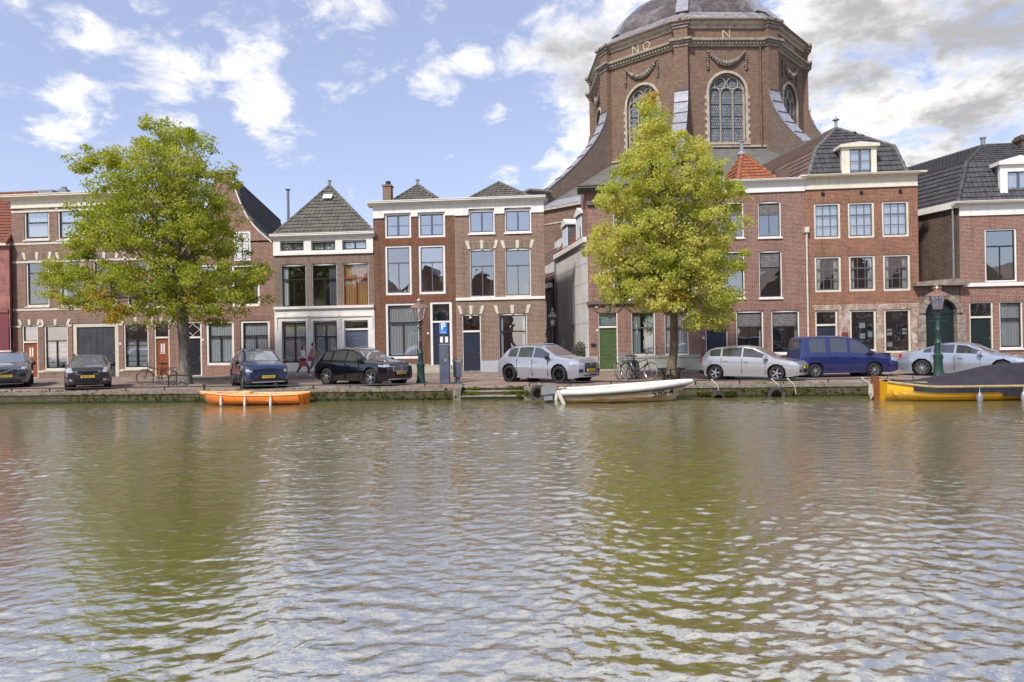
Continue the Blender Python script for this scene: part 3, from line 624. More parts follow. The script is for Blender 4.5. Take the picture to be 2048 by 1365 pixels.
# ------------------------------------------------------------------ the houses, left to right
def X(px, py=560, Y=FY): return P(px, py, Y).x
def Zc(px, py, Y=FY): return P(px, py, Y).z

# red plastered house at the left edge
h = House('house', 'red plastered house with orange tiled roof at the left edge of the row', X(-190), X(25) + .02, Zc(10, 494), K['pinkwall'], Y=FY - .35, depth=11)
h.window((-52, 21, 655, 702), frame='white', sash='white', style='grid', grid=(6, 4), fw=.06, sill='white')
h.window((-120, -75, 655, 702), frame='white', sash='white', style='grid', grid=(3, 4), fw=.06, sill='white')
h.finish()
MB().box(h.x0, h.x1 - .01, h.Y - .02, h.Y, PZ, Zc(12, 626)).build('lower_wall', K['pinkdark'], h.r)
MB().box(h.x0, h.x1, h.Y - .08, h.Y - .001, Zc(12, 626), Zc(12, 620)).build('string_course', K['pinkwall'], h.r)
MB().box(h.x0, h.x1 + .05, h.Y - .2, h.Y + .1, h.zt, h.zt + .14).build('eaves', K['cream'], h.r)
b = MB(); ap = P(-2, 388, h.Y + 3.2); zb = h.zt + .12
tiles(b, [(h.x0, h.Y - .15, zb), (h.x1, h.Y - .15, zb), (h.x1 - .7, ap.y, ap.z), (h.x0 - .7, ap.y, ap.z)]); ro = b.build('roof', K['tilered'], h.r)
b.__init__(); ridge(b, (h.x1, h.Y - .15, zb), (h.x1 - .7, ap.y, ap.z)); ridge(b, (h.x1 - .7, ap.y, ap.z), (h.x0 - .7, ap.y, ap.z)); b.build('ridge_tiles', K['tilered'], ro)
MB().prism([(h.x1 - .02, h.Y, h.zt), (h.x1 - .02, h.Y + 6, h.zt), (h.x1 - .7, ap.y, ap.z)], (-.2, 0, 0)).build('side_gable', K['pinkwall'], h.r)

# wide brown brick house with garage
h1 = h = House('house', 'wide brown brick house with cream cornice, garage and red wooden doors behind the left tree', X(25), X(355), 0, K['br_brown'])
h.zt = h.z(387)
L3 = [48, 115, 182, 249, 306]
for i, a in enumerate(L3): h.window((a, a + 50, 417, 480), frame='cream', sash='dark', style='H', tr=.45, curtain=('full', 'curtain') if i % 2 == 0 else ('blind', 'blind', .95), lint='br_brown_v', stones='stone', lh=.24, fw=.09, sw=.07)
for i, a in enumerate(L3): h.window((a + 4, a + 50, 519, 613), frame='cream', sash='dark', style='H', tr=.28, curtain=('sides', 'curtain', .18) if i % 2 else None, lint='br_brown_v', stones='stone', lh=.36, sw=.05, glass='dimglass')
h.door((44, 76, 650, 756), col='wood', frame='cream', zsplit=682, panels='lites', lace='lace', lint='br_brown_v', stones='stone', lh=.26, letter=False)
h.window((88, 135.5, 650, 740), frame='cream', sash='dark', style='slats', tr=.35, lint='br_brown_v', stones='stone', lh=.26)
h.door((145, 237, 646, 754), col='garage', frame='beige', panels='double', letter=False, fw=.24, lint='br_brown_v', lh=.22, step=None)
h.window((247, 297, 646, 738), frame='cream', sash='dark', style='slats', tr=.35, lint='br_brown_v', stones='stone', lh=.26)
h.door((308, 339, 645, 752), col='wood', frame='cream', zsplit=678, panels='lites', lint='br_brown_v', stones='stone', lh=.26, letter=False)
h.finish(); h.cornice(386, 397, 'cream', .42, .45, 397, 411)
for t, bo in ((417, 421), (482, 486), (519, 523), (615, 619)): h.band(t, bo)
for a, b_ in ((25, 43), (77, 87), (136, 144), (238, 246), (298, 307), (340, 352)): h.band(649, 652.5, a=a, b=b_)
for a, b_ in ((77, 144), (239, 306), (340, 352)): h.band(740, 744, a=a, b=b_)
b = MB(); zz = h.zt - .05
tiles(b, [(h.x0 + .5, FY + .8, zz), (h.x1 - .3, FY + .8, zz), (h.x1 - 2.5, FY + 4.5, zz + .75), (h.x0 + 1.6, FY + 4.5, zz + .75)]); b.build('roof', K['tileblack'], h.r)
v = P(128, 380, FY + 3); MB().box(v.x - .28, v.x + .28, FY + 2.8, FY + 3.2, v.z - .6, v.z).box(v.x - .14, v.x + .14, FY + 2.9, FY + 3.1, v.z, v.z + .18).build('chimney', K['zinc'], h.r)
v = P(95, 383, FY + 3); MB().box(v.x - .5, v.x + .5, FY + 2.8, FY + 3.6, v.z - .5, v.z + .05).build('roof_hatch', K['zinc'], h.r)

# red brick house with the concave neck gable
h2 = h = House('house', 'red brick house with concave gable and white window frames just right of the left tree', X(355), X(548), 0, K['br_red'], gable=True)
cx = (h.x0 + h.x1) / 2; zE = h.z(484); h.zt = zE
sl = [(545,484),(534,475),(521,464),(507,449),(495,432),(485,413),(477,393),(470,372),(465,352),(464,346)]
rt = [P(a, c_, FY) for a, c_ in sl]; lf = [Vector((2 * cx - p.x, p.y, p.z)) for p in reversed(rt)]
h.gable = [Vector((h.x1, FY, zE))] + rt + lf + [Vector((h.x0, FY, zE))]; h.gable = [p for i, p in enumerate(h.gable)]
h.window((412, 468, 642, 731), sash='dark', style='T', tr=.33, curtain=('full', 'blind'), lint='br_red_v', fw=.14, sill=None, glass='dimglass')
h.window((481, 540, 641, 730), sash='dark', style='T', tr=.33, curtain=('full', 'blind'), lint='br_red_v', fw=.14, sill=None, glass='dimglass')
h.door((366, 403.5, 643, 752), col='dark', zsplit=674, panels='planks', transom='diamond', fw=.10)
for a in (378, 463): h.window((a, a + 56, 529, 613), sash='dark', style='T', tr=.33, curtain=('sides', 'curtain', .2), lint='br_red_v', fw=.14, sill=None)
h.window((462, 502, 464, 520), style='grid', sash='greyframe', grid=(2, 3), curtain=('full', 'curtain'), fw=.09) if False else None
h.finish()
gx0, gx1, gz0, gz1 = h.px(468, 501.5, 464, 522)
q = thing_part('window', h.r, ((gx0 + gx1) / 2, FY, gz0)); f = MB(); frame_rect(f, gx0, gx1, gz0, gz1, FY - .03, .10); f.build('frame', K['white'], q)
f = MB(); m_ = (gx0 + gx1) / 2; frame_rect(f, gx0 + .1, gx1 - .1, gz0 + .1, gz1 - .1, FY - .02, .035); f.box(m_ - .03, m_ + .03, FY - .022, FY + .005, gz0 + .1, gz1 - .1)
for t in (.33, .66): f.box(gx0 + .13, gx1 - .13, FY - .018, FY + .004, gz0 + (gz1 - gz0) * t - .02, gz0 + (gz1 - gz0) * t + .02)
f.build('sash', K['greyframe'], q); MB().box(gx0 + .1, gx1 - .1, FY - .012, FY - .004, gz0 + .1, gz1 - .1).build('pane', K['blind'], q)
for side in (rt, lf):
    b = MB()
    for i in range(len(side) - 1):
        a, c_ = side[i], side[i + 1]; d = (c_ - a).normalized(); nrm_ = Vector((-d.z, 0, d.x)) * .06
        b.prism([(a.x, FY - .06, a.z), (c_.x, FY - .06, c_.z), (c_.x + nrm_.x, FY - .06, c_.z + nrm_.z), (a.x + nrm_.x, FY - .06, a.z + nrm_.z)], (0, .46, 0))
    b.build('gable_coping', K['white'], h.r)
b = MB(); zt_ = rt[-1].z; b.box(lf[0].x - .12, rt[-1].x + .14, FY - .1, FY + .4, zt_ - .02, zt_ + .14).build('gable_cap', K['ch_stone2'], h.r)
# tiled roof behind the gable follows the same hollow curve and runs back along the plot
prf = [P(x_, y_, FY) + Vector((0, 0, .02)) for x_, y_ in ((546,486),(520,464),(494,431),(477,393),(468,370),(463,357))]; bk = 14.
rv = Vector((SK * bk, bk - .36, 0)); fr_ = [Vector((p.x, FY + .36, p.z)) for p in prf]; fl_ = [Vector((2 * cx - p.x, p.y, p.z)) for p in fr_]
b = MB()
for side_ in (fr_, fl_):
    for i in range(len(side_) - 1): tiles(b, [side_[i], side_[i] + rv, side_[i + 1] + rv, side_[i + 1]], .24, .30, lift=.03)
b.poly([fr_[-1], fr_[-1] + rv, fl_[-1] + rv, fl_[-1]]); b.poly([p + rv for p in fr_] + [p + rv for p in reversed(fl_)])
ro = b.build('roof', K['tileblack'], h.r)
b = MB(); ridge(b, fr_[-1], fr_[-1] + rv); b.build('ridge_tiles', K['tileblack'], ro)
q_ = fr_[1] + rv * .93; MB().box(q_.x - .25, q_.x + .3, q_.y - .3, q_.y + .3, q_.z - .2, q_.z + .9).build('chimney', K['lead'], h.r)

# brown house with pyramid roof and white plaster ground floor
h3 = h = House('house', 'narrow brown brick house with pointed grey tile roof and white plastered ground floor', X(548), X(748), 0, K['br_dark'])
h.zt = h.z(468)
for r_ in ((561, 608, 483, 502.5), (623, 671, 482, 501.5), (685, 733, 480.5, 500)): h.window(r_, frame='white', style='mid', sill=None, fw=.03, curtain=('full', 'curtain'), arch=.05)
for i, r_ in enumerate(((562, 612, 529, 615), (623.5, 674, 527, 614), (685, 737, 525, 612))):
    h.window(r_, frame='white', sash='dark' if i < 2 else 'wood', style='T', tr=.33, fw=.035, arch=.07, lint='br_brown_v', lh=.42, sill='white', sillh=.05, curtain=(('left', 'curtain', .24), ('right', 'bluecurtain', .35), ('full', 'orangecurtain'))[i], glass='dimglass')
for i, r_ in enumerate(((564.5, 612.5, 643, 727), (627, 674.5, 642, 726))): h.window(r_, frame='plaster', sash='dark', style='T', tr=.36, fw=.03, arch=.06, sill=None, curtain=('sides', 'curtain', .45), glass='glass', sw=.06)
h.door((689.5, 737, 641, 741), col='bluegrey', frame='plaster', zsplit=660, panels='mid', arch=.06, fw=.03, letter=False)
h.finish(); h.cornice(467, 477, 'white', .32, .12)
for r_ in ():
    pass
# frieze with its three little windows: pieces between and around them
def frieze_with_holes(h, zt0, zb0, holes, m='white', proud=.06, name='frieze', y1=.012):
    b = MB(); z1, z0 = h.z(zt0), h.z(zb0); xs = h.x0 + .004; hs = sorted(holes)
    for (a0, a1, c0, c1) in hs:
        if a0 > xs: b.box(xs, a0, h.Y - proud, h.Y + y1, z0, z1)
        if c1 < z1: b.box(a0, a1, h.Y - proud, h.Y + y1, c1, z1)
        if c0 > z0: b.box(a0, a1, h.Y - proud, h.Y + y1, z0, c0)
        xs = a1
    b.box(xs, h.x1 - .004, h.Y - proud, h.Y + y1, z0, z1); return b.build(name, K[m], h.r)
frieze_with_holes(h, 477, 509, [o[:4] for o in h.ops if o[2] > h.z(507)])
h.band(505, 509.5, 'white', .10); 
gf = [o[:4] for o in h.ops if o[3] < h.z(630)]
o = frieze_with_holes(h, 617, 743, gf, 'plaster', .04, 'plaster_front'); h.band(612.5, 617.5, 'plaster', .16)
b = MB()
for (a0, a1, c0, c1) in gf:
    b.prism([(a0 - .28, FY - .1, c1 + .22), (a1 + .28, FY - .1, c1 + .22), (a1 + .28, FY - .1, c1 + .27), ((a0 + a1) / 2, FY - .1, c1 + .36), (a0 - .28, FY - .1, c1 + .27)], (0, .05, 0))
    for xx in (a0 - .3, a1 + .24): b.box(xx, xx + .05, FY - .09, FY - .04, c1 - .45, c1 + .24)
b.build('hood_mould', K['plaster'], h.r); MB().box(h.x0 + .01, h.x1 - 2.0, FY - .07, FY - .039, PZ, h.z(743) + .02).build('plinth', K['plinthbeige'], h.r)
ro, A = hiproof(h, h.z(469), -.05, (659, 372), 3.1, K['tilemoss'], back=8, depth0=.0)
sk_ = P(656, 396, FY + 2.15) + Vector((0, -.05, .05)); MB().box(-.28, .28, -.18, .2, -.02, .05, Matrix.Translation(sk_) @ Matrix.Rotation(R(50), 4, 'X')).build('skylight', K['blind'], ro)
p_ = P(577, 452, FY + 3); q_ = P(576, 380, FY + 3); MB().tube([(p_.x, p_.y, p_.z - 1.5), (p_.x, p_.y, q_.z)], .085, 10).lathe([(.17, 0), (.17, .03), (0, .07)], (p_.x, p_.y, q_.z), 10).build('flue_pipe', K['zinc'], h.r)

# rust brown house and tan house under one white cornice
h4 = h = House('house', 'rust brown brick house with dark blue door behind the parking sign', X(748), X(911), 0, K['br_rust'])
h.zt = h.z(402)
for i, r_ in enumerate(((769, 822, 427, 476.5), (836, 890, 425, 475))): h.window(r_, sash='bluegrey', style='casement', tr=.5, glass='skyglass', sill=None, fw=.11)
for i, r_ in enumerate(((770, 823, 491, 590.5), (837, 890.5, 490, 588.5))): h.window(r_, sash='greyframe', style='T', tr=.34, sill=None, fw=.12, glass='skyglass' if i else 'glass', lint='br_rust_v', lh=.36)
h.window((771, 840, 606, 718), sash='dark', style='T', tr=.34, sill=None, fw=.14, curtain=('full', 'curtain'), lint='br_rust_v', lh=.36)
h.door((860, 904.5, 603, 730), col='darkblue', zsplit=645, panels='bars', fw=.15, letter=False, lint='br_rust_v')
h.finish(); 
for a, b_ in ((749, 859), (906, 911)): MB().box(X(a, 738), X(b_, 738), FY - .05, FY + .01, PZ, h.z(729)).build('plinth', K['plinthbeige'], h.r)
dx = X(882, 735); MB().box(dx - .85, dx + .85, FY - .5, FY - .02, PZ - .02, h.z(740)).box(dx - .62, dx + .62, FY - .22, FY - .02, h.z(740), h.z(731)).build('doorstep', K['plinthbeige'], h.r)
h5 = h = House('house', 'tan brown brick house with pale stone arches and dark door beside the alley', X(911), X(1090), 0, K['br_tan'])
h.zt = h.z(397)
for i, r_ in enumerate(((937.5, 989, 418, 467), (1009, 1062, 416, 465))): h.window(r_, sash='bluegrey', style='casement', tr=0, glass='skyglass', sill='white', fw=.07, arch=.09)
for i, r_ in enumerate(((939.5, 989.5, 497, 595), (1010, 1061.5, 496, 593))): h.window(r_, sash='greyframe', style='T', tr=.34, sill=None, fw=.05, arch=.07, lint='br_tan_v', stones='stone', lh=.38, glass='glass')
h.window((997, 1054, 626.5, 723), sash='dark', style='H', tr=.36, sill='stone', fw=.04, arch=.07, lint='br_tan_v', stones='stone', lh=.40, curtain=('sides', 'curtain', .14))
h.door((924.5, 962, 628, 743.5), col='darkblue', zsplit=662, panels='planks', fw=.05, arch=.05, lint='br_tan_v', stones='stone', lh=.40)
h.finish(); h.band(594.5, 600, 'white', .08)
MB().box(X(962.5, 733), h.x1 - .005, FY - .04, FY + .01, PZ, h.z(721)).build('plinth', K['plinth'], h.r); MB().box(h.x0 + .01, X(924, 735), FY - .04, FY + .01, PZ, h.z(738)).build('plinth', K['plinth'], h.r)
MB().box(X(925, 735), X(962, 735), FY - .16, FY, PZ, h.z(741)).build('doorstep', K['ch_stone2'], h.r)
for hh in (h4, h5):
    t = hh.z; is4 = hh is h4
    z1 = t(402 if is4 else 396); z0 = t(412 if is4 else 406); zf = t(434 if is4 else 425); pj = .40
    z1 = (h4.z(402) + h5.z(396)) / 2; z0 = z1 - .27; zf = z1 - .90
    xa = hh.x0 - (.25 if is4 else 0); xb = hh.x1 + (.0 if is4 else .13)
    pr = [(0,0),(-.18,0),(-.2,.12),(-.38,.2),(-.55,.42),(-.62,.5),(-.93,.55),(-.93,.78),(-1,.84),(-1,1)]
    MB().prism([(xa, FY + a * pj, z0 + c_ * .27) for a, c_ in pr] + [(xa, FY + .3, z1), (xa, FY + .3, z0)], (xb - xa, 0, 0)).build('cornice', K['white'], hh.r)
    hs = [o[:4] for o in hh.ops if o[3] > zf]
    b = MB(); xs = hh.x0 + (.004 if is4 else .0)
    for (a0, a1, c0, c1) in sorted(hs): b.box(xs, a0 - .04, FY - .05, FY + .01, zf, z0); b.box(a0 - .04, a1 + .04, FY - .06, FY + .01, c1, z0); b.box(a0 - .04, a0, FY - .055, FY + .01, zf, c1); b.box(a1, a1 + .04, FY - .055, FY + .01, zf, c1); xs = a1 + .04
    b.box(xs, hh.x1 - .0, FY - .05, FY + .01, zf, z0); b.box(hh.x0 + .01, sorted(hs)[0][0] - .05, FY - .075, FY - .051, zf - .04, zf + .03); b.build('frieze', K['white'], hh.r)
hiproof(h4, h4.z(404), .7, (835, 371), 2.6, K['tilemoss'], back=8)
hiproof(h5, h5.z(398), .45, (997, 366), 2.8, K['tilemoss'], back=8, vent=False)
c_ = P(776, 400, FY + 1.2); t_ = P(776, 371, FY + 1.2); ch = MB().box(c_.x - .24, c_.x + .24, FY + .95, FY + 1.45, c_.z - .4, t_.z).box(c_.x - .28, c_.x + .28, FY + .91, FY + 1.49, t_.z - .12, t_.z - .02).build('chimney', K['br_brown'], h4.r)
MB().lathe([(.15, 0), (.15, .22), (.11, .22), (.11, .02)], (c_.x + .03, FY + 1.2, t_.z), 10).build('chimney_pot', K['iron'], ch)

# pink red brick house with green door, its grey side wall runs down the alley
h6 = h = House('house', 'pink red brick house with green door and long grey plastered side along the alley', X(1176), X(1402), 0, K['br_pink'], depth=1.3, skew=-.235)
h.zt = h.z(376)
h.door((1197, 1235.5, 625, 741), col='greenpaint', frame='white', zsplit=653, panels='two', fw=.05, letter=False, lace='mint')
for i, r_ in enumerate(((1262.5, 1310, 624, 711), (1329, 1377, 622, 710))): h.window(r_, sash='greyframe', style='H', tr=.36, fw=.05, sill=None, curtain=('halves', 'mint') if i == 0 else ('full', 'curtain'))
for r_ in ((1226, 1268, 508, 601), (1288, 1330, 507, 600), (1350, 1392, 506, 599)): h.window(r_, sash='greyframe', style='H', tr=.34, fw=.07, sill='plinthgreen', glass='dimglass', curtain=('sides', 'mint', .15))
for r_ in ((1226, 1268, 418, 482), (1288, 1330, 417, 481), (1350, 1392, 416, 480)): h.window(r_, sash='greyframe', style='H', tr=.4, fw=.07, sill='plinthgreen')
h.finish()
K['darkstone'] = mat('dark_green_stone', (.12,.115,.09), .7, var=.2)
z0 = h.z(604)
MB().box(h.x0 - .12, h.x1, FY - .16, FY + .01, z0 - .09, z0 + .06).build('string_course', K['darkstone'], h.r)
b = MB()
for o in sorted([o for o in h.ops if o[3] < h.z(615)]):
    m_ = (o[0] + o[1]) / 2; b.prism([(m_ - .10, FY - .09, o[3] + .03), (m_ + .10, FY - .09, o[3] + .03), (m_ + .15, FY - .09, z0 - .09), (m_ - .15, FY - .09, z0 - .09)], (0, .1, 0))
    for s_ in (-1, 1):
        xx = o[0] if s_ < 0 else o[1]; b.prism([(xx, FY - .05, o[3] + .02), (xx + s_ * .30, FY - .05, o[3] + .34), (xx + s_ * .30, FY - .05, o[3] + .26), (xx + s_ * .06, FY - .05, o[3] + .02)][:: (1 if s_ > 0 else -1)], (0, .06, 0))
b.build('keystone', K['darkstone'], h.r)
for o in [o for o in h.ops if o[3] < h.z(615)]: h.lintel(o[0], o[1], o[3], .34, 'br_pink_v', None, .2)
MB().box(h.x0 + .005, X(1196, 725), FY - .05, FY + .01, PZ, h.z(712)).box(X(1237, 725), h.x1 - .1, FY - .05, FY + .01, PZ, h.z(716)).box(X(1237, 725), h.x1 - .1, FY - .09, FY + .01, h.z(716), h.z(711)).box(X(1237, 725), h.x1 - .1, FY - .08, FY + .01, PZ, h.z(736)).build('plinth', K['plinthgreen'], h.r)
MB().box(X(1182, 690), X(1192, 690), FY - .03, FY, h.z(692), h.z(686)).build('plaque', K['dark'], h.r)
MB().lathe([(.1, -.02), (.1, .02), (.06, .03), (0, .03)], (X(1193, 612), FY - .03, h.z(612)), 12, Matrix.Rotation(R(90), 3, 'X')).build('wall_disc', K['ch_stone'], h.r)
h.cornice(370, 383, 'darkstone', .55, .5); h.band(402, 408, 'darkstone', .14)
# the side wall skin, its seams, gutter, drainpipe and small windows
dv = Vector((h.skew, 1, 0)).normalized(); nv_ = Vector((-dv.y, dv.x, 0)); s0 = Vector((h.x0, FY, 0))
def side(d, z, out=0.): p = s0 + Vector((h.skew, 1, 0)) * d + nv_ * out; return Vector((p.x, p.y, z))
zg = P(1174, 484, FY).z
def quadbox(b, d0, d1, z0, z1, o0, o1): b.prism([side(d0, z0, o0), side(d1, z0, o0), side(d1, z0, o1), side(d0, z0, o1)], (0, 0, z1 - z0))
rx = h.x1 - h.x0
b = MB(); b.prism([side(1.3, -.1), side(13, -.1), side(13, -.1) + Vector((rx - .02, 0, 0)), side(1.3, -.1) + Vector((rx - .02, 0, 0))], (0, 0, zg + .1)); b.prism([side(1.31, zg, -.9), side(13, zg, -.9), side(13, zg, -.9) + Vector((rx - 1.2, 0, 0)), side(1.31, zg, -.9) + Vector((rx - 1.2, 0, 0))], (0, 0, 1.85)); b.build('rear_wing', K['greyplaster'], h.r)
b = MB(); quadbox(b, 0.0, 8.2, PZ, zg, .004, .035); b.build('side_plaster', K['greyplaster'], h.r)
b = MB()
for i, zz in enumerate((1.4, 2.75, 3.9, 5.0, 6.1)):
    if zz < zg: quadbox(b, .02, 8.2, zz, zz + .02, .035, .04)
b.build('plaster_seam', K['greyframe'], h.r)
b = MB(); quadbox(b, 0, 8.2, zg, zg + .28, .03, .22); b.build('side_gutter', K['white'], h.r)
b = MB(); quadbox(b, 8.25, 8.35, PZ, zg, .05, .15); b.build('drainpipe', K['zinc'], h.r)
for (d, za, zb_, wd) in ((3.4, 2.75, 5.2, .55), (3.3, .95, 2.3, .5), (6.3, .8, 1.9, .5)):
    wn = thing_part('side_window', h.r, side(d, za)); b = MB(); quadbox(b, d, d + wd, za, zb_, .036, .045); b.build('pane', K['dark'], wn)
    b = MB(); quadbox(b, d - .07, d, za, zb_, .036, .07); quadbox(b, d + wd, d + wd + .07, za, zb_, .036, .07); quadbox(b, d, d + wd, zb_ - .06, zb_, .036, .07); quadbox(b, d, d + wd, za, za + .05, .036, .07); b.build('frame', K['cream'], wn); b = MB(); quadbox(b, d - .08, d + wd + .08, za - .08, za, .036, .12); b.build('sill', K['greyframe'], wn)
# red mansard slope and dormers above the side wall
b = MB(); tiles(b, [side(.4, zg + .25, .05), side(8.2, zg + .25, .05), side(8.2, zg + 1.9, -.9), side(.4, zg + 1.9, -.9)][::-1], .22, .28); b.build('side_roof', K['tilered'], h.r)
for d in (1.0, 4.6):
    dm = thing_part('dormer', h.r, side(d, zg + .3)); b = MB(); quadbox(b, d, d + 1.3, zg + .3, zg + 1.75, -1.0, .03); b.build('cheek', K['greyframe'], dm)
    b = MB(); quadbox(b, d - .12, d + 1.42, zg + 1.75, zg + 1.87, -1.1, .16); b.prism([side(d - .12, zg + 1.87, .16), side(d + 1.42, zg + 1.87, .16), side(d + .65, zg + 2.2, .16)], nv_ * -1.2); b.build('hood', K['white'], dm)
    b = MB(); quadbox(b, d + .12, d + 1.18, zg + .5, zg + 1.6, .031, .05); b.build('pane', K['glass'], dm); b = MB(); quadbox(b, d + .02, d + .13, zg + .42, zg + 1.68, .03, .08); quadbox(b, d + 1.17, d + 1.28, zg + .42, zg + 1.68, .03, .08); quadbox(b, d + .6, d + .68, zg + .42, zg + 1.68, .03, .08); b.build('frame', K['white'], dm)

# low brick house further down the alley
a0 = side(8.5, 0, 0.05); aw = thing('alley_house', 'small brown house with steep red mansard roof deep in the alley', 'house', (a0.x - .6, a0.y + 4, 0), 0, 'canal houses across the water')
def side2(d, z, out=0.): return side(8.4 + d, z, out)
zg2 = P(1112, 577, 48).z
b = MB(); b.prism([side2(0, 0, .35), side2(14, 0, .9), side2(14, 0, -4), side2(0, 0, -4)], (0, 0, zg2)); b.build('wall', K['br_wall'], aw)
b = MB(); b.prism([side2(-.1, zg2, .55), side2(14, zg2, 1.1), side2(14, zg2, .8), side2(-.1, zg2, .3)], (0, 0, .3)); b.build('gutter', K['white'], aw)
b = MB(); tiles(b, [side2(0, zg2 + .28, .3), side2(14, zg2 + .28, .85), side2(14, zg2 + 3.4, -.7), side2(0, zg2 + 3.4, -1.2)][::-1], .24, .3); b.prism([side2(0, zg2, .3), side2(0, zg2, -4), side2(0, zg2 + 3.3, -4), side2(0, zg2 + 3.3, -1.2)], (0, .1, 0)); b.build('roof', K['tilebrown'], aw)
for d in (1.2, 3.6):
    for za, hh_ in ((2.6, 1.9), (.7, 1.3)):
        b = MB(); b.prism([side2(d, za, .40 + d * .04), side2(d + .9, za, .44 + d * .04), side2(d + .9, za, .3), side2(d, za, .3)], (0, 0, hh_)); b.build('window', K['dark'], aw)

# pink house with leaded top lights
h7 = h = House('house', 'pinkish brick house with leaded top lights and white frieze beside the right tree', X(1402) + .01, X(1612), 0, K['br_pink'])
h.zt = h.z(361)
h.door((1412, 1456, 657, 745), col='darkblue', frame='white', panels='mid', fw=.05)
for r_ in ((1472.5, 1527, 621.5, 708), (1543, 1599, 620.5, 707)): h.window(r_, sash='dark', style='T', tr=.36, fw=.06, arch=.05, sill='white', toppane='leaded', lint='br_pink_v', lh=.3, curtain=('right', 'curtain', .1))
for r_ in ((1440, 1489, 502, 597), (1518, 1564, 501, 596)): h.window(r_, sash='dark', style='H', tr=.34, fw=.05, arch=.06, sill='white', toppane='leaded', lint='br_pink_v', lh=.36)
for r_ in ((1437, 1487, 403.5, 476), (1516, 1562, 402.5, 475)): h.window(r_, sash='greyframe', style='T', tr=.34, fw=.05, arch=.06, sill='white', toppane='leaded', lint='br_pink_v', lh=.3)
h.finish(); h.cornice(361, 368, 'white', .36, 0, 368, 385)
b = MB(); tiles(b, [(h.x0 + 2.1, FY + .3, h.z(363)), (h.x1 - 1.2, FY + .3, h.z(363)), tuple(P(1484, 306, FY + 2.2))], .27, .30); A = P(1484, 306, FY + 2.2)
pl = Vector((h.x0 + 2.1, FY + .3, h.z(363))); pr_ = Vector((h.x1 - 1.2, FY + .3, h.z(363))); bl = Vector((h.x0 + 1.4, FY + 4.2, h.z(363))); br = Vector((h.x1 - 1.9, FY + 4.2, h.z(363)))
tiles(b, [pr_, br, A], .27, .3); tiles(b, [bl, pl, A], .27, .3); b.poly([br, bl, A]); ro = b.build('roof', K['tileorange'], h.r)
b = MB(); ridge(b, pr_, A, .12, .35); ridge(b, pl, A, .12, .35); b.build('ridge_tiles', K['tileorange'], ro)
MB().lathe([(.30, -.12), (.16, .05), (.10, .12), (.09, .62), (.15, .63), (.15, .68), (0, .74)], A, 10).build('finial', K['lead'], ro)
ch = P(1563, 340, FY + 2); MB().box(ch.x - .4, ch.x + .4, FY + 1.8, FY + 2.5, ch.z - 1.4, ch.z).build('chimney', K['tilebrown'], h.r)

# orange red house with mansard roof and dormer
h8 = h = House('house', 'orange red brick house with black mansard roof, white dormer and many paned windows', X(1612) + .01, X(1838), 0, K['br_orange'])
h.zt = h.z(352)
for r_ in ((1628, 1681, 406.5, 478), (1696, 1749, 404.5, 476), (1764, 1818, 402.5, 474)): h.window(r_, frame='cream', sash='greyframe', style='grid', grid=(3, 3), sill=None, fw=.10, curtain=('full', 'curtain'), lint='br_orange_v', lh=.25)
for r_ in ((1629.5, 1682.5, 513, 584.5), (1698, 1751, 511, 582.5), (1766.5, 1821, 509, 582)): h.window(r_, frame='cream', sash='greyframe', style='grid', grid=(3, 3), sill=None, fw=.10, lint='br_orange_v', lh=.25, glass='glass', curtain=('sides', 'curtain', .2))
for i, r_ in enumerate(((1700, 1753, 620, 703), (1768.5, 1822, 618.5, 706))):
    wn = h.window(r_, frame='cream', sash='dark', style='grid', grid=(3, 4), sill=None, fw=.10, lint='br_patch_v', lh=.28)
    x0, x1, z0, z1 = h.px(*r_)
    for (u, v_, s_) in (((.40, .56, .3), (.72, .34, .3), (.42, .3, .26)) if i == 0 else ((.14, .40, .3), (.72, .42, .28), (.16, .14, .26))):
        xx = x0 + u * (x1 - x0); zz = z0 + v_ * (z1 - z0); MB().box(xx, xx + s_, FY + .16, FY + .165, zz, zz + s_ * 1.15).build('poster', K['blind'], wn)
h.door((1631, 1676, 621, 742), col='darkblue', frame='cream', zsplit=649, panels='mid', fw=.09, transom='ring', lint='br_patch_v', lh=.28, letter=False)
h.finish(); h.cornice(349, 356, 'cream', .42, .0, 356, 375)
MB().box(h.x1, h.x1 + .32, FY - .42, FY + .3, h.z(352), h.z(349)).box(h.x0 - .3, h.x0, FY - .42, FY + .1, h.z(352), h.z(349)).build('cornice_end', K['cream'], h.r)
hs = [o[:4] for o in h.ops if o[3] < h.z(600)]
sx_ = X(1677, 650)
b = MB(); z1_ = h.z(609); xs = sx_
for (a0, a1, c0, c1) in sorted(hs):
    if a0 < sx_: continue
    b.box(xs, a0, FY - .012, FY + .02, PZ, c1 + .28); b.box(xs, a1, FY - .011, FY + .02, c1 + .28, z1_); b.box(a0, a1, FY - .012, FY + .02, PZ, c0); xs = a1
b.box(xs, h.x1 - .002, FY - .012, FY + .02, PZ, z1_); b.build('whitewashed_brick', K['br_patch'], h.r)
for (a0, a1, c0, c1) in sorted(hs): MB().prism([(a0 - .04, FY - .016, c1), (a1 + .04, FY - .016, c1), (a1 + .16, FY - .016, c1 + .28), (a0 - .16, FY - .016, c1 + .28)], (0, .03, 0)).build('lintel', K['br_patch_v'], h.r)
x0 = X(1683, 668); MB().box(x0, x0 + .32, FY - .06, FY - .01, h.z(672), h.z(664)).build('name_plaque', K['pinkdark'], h.r)
b = MB()
for a in (1645, 1722, 1800): b.lathe([(.07, -.06), (.10, 0), (.07, .06), (0, .07)], (X(a, 384), FY - .05, h.z(385)), 8, Matrix.Rotation(R(90), 3, 'X'))
b.build('wall_anchor', K['iron'], h.r)
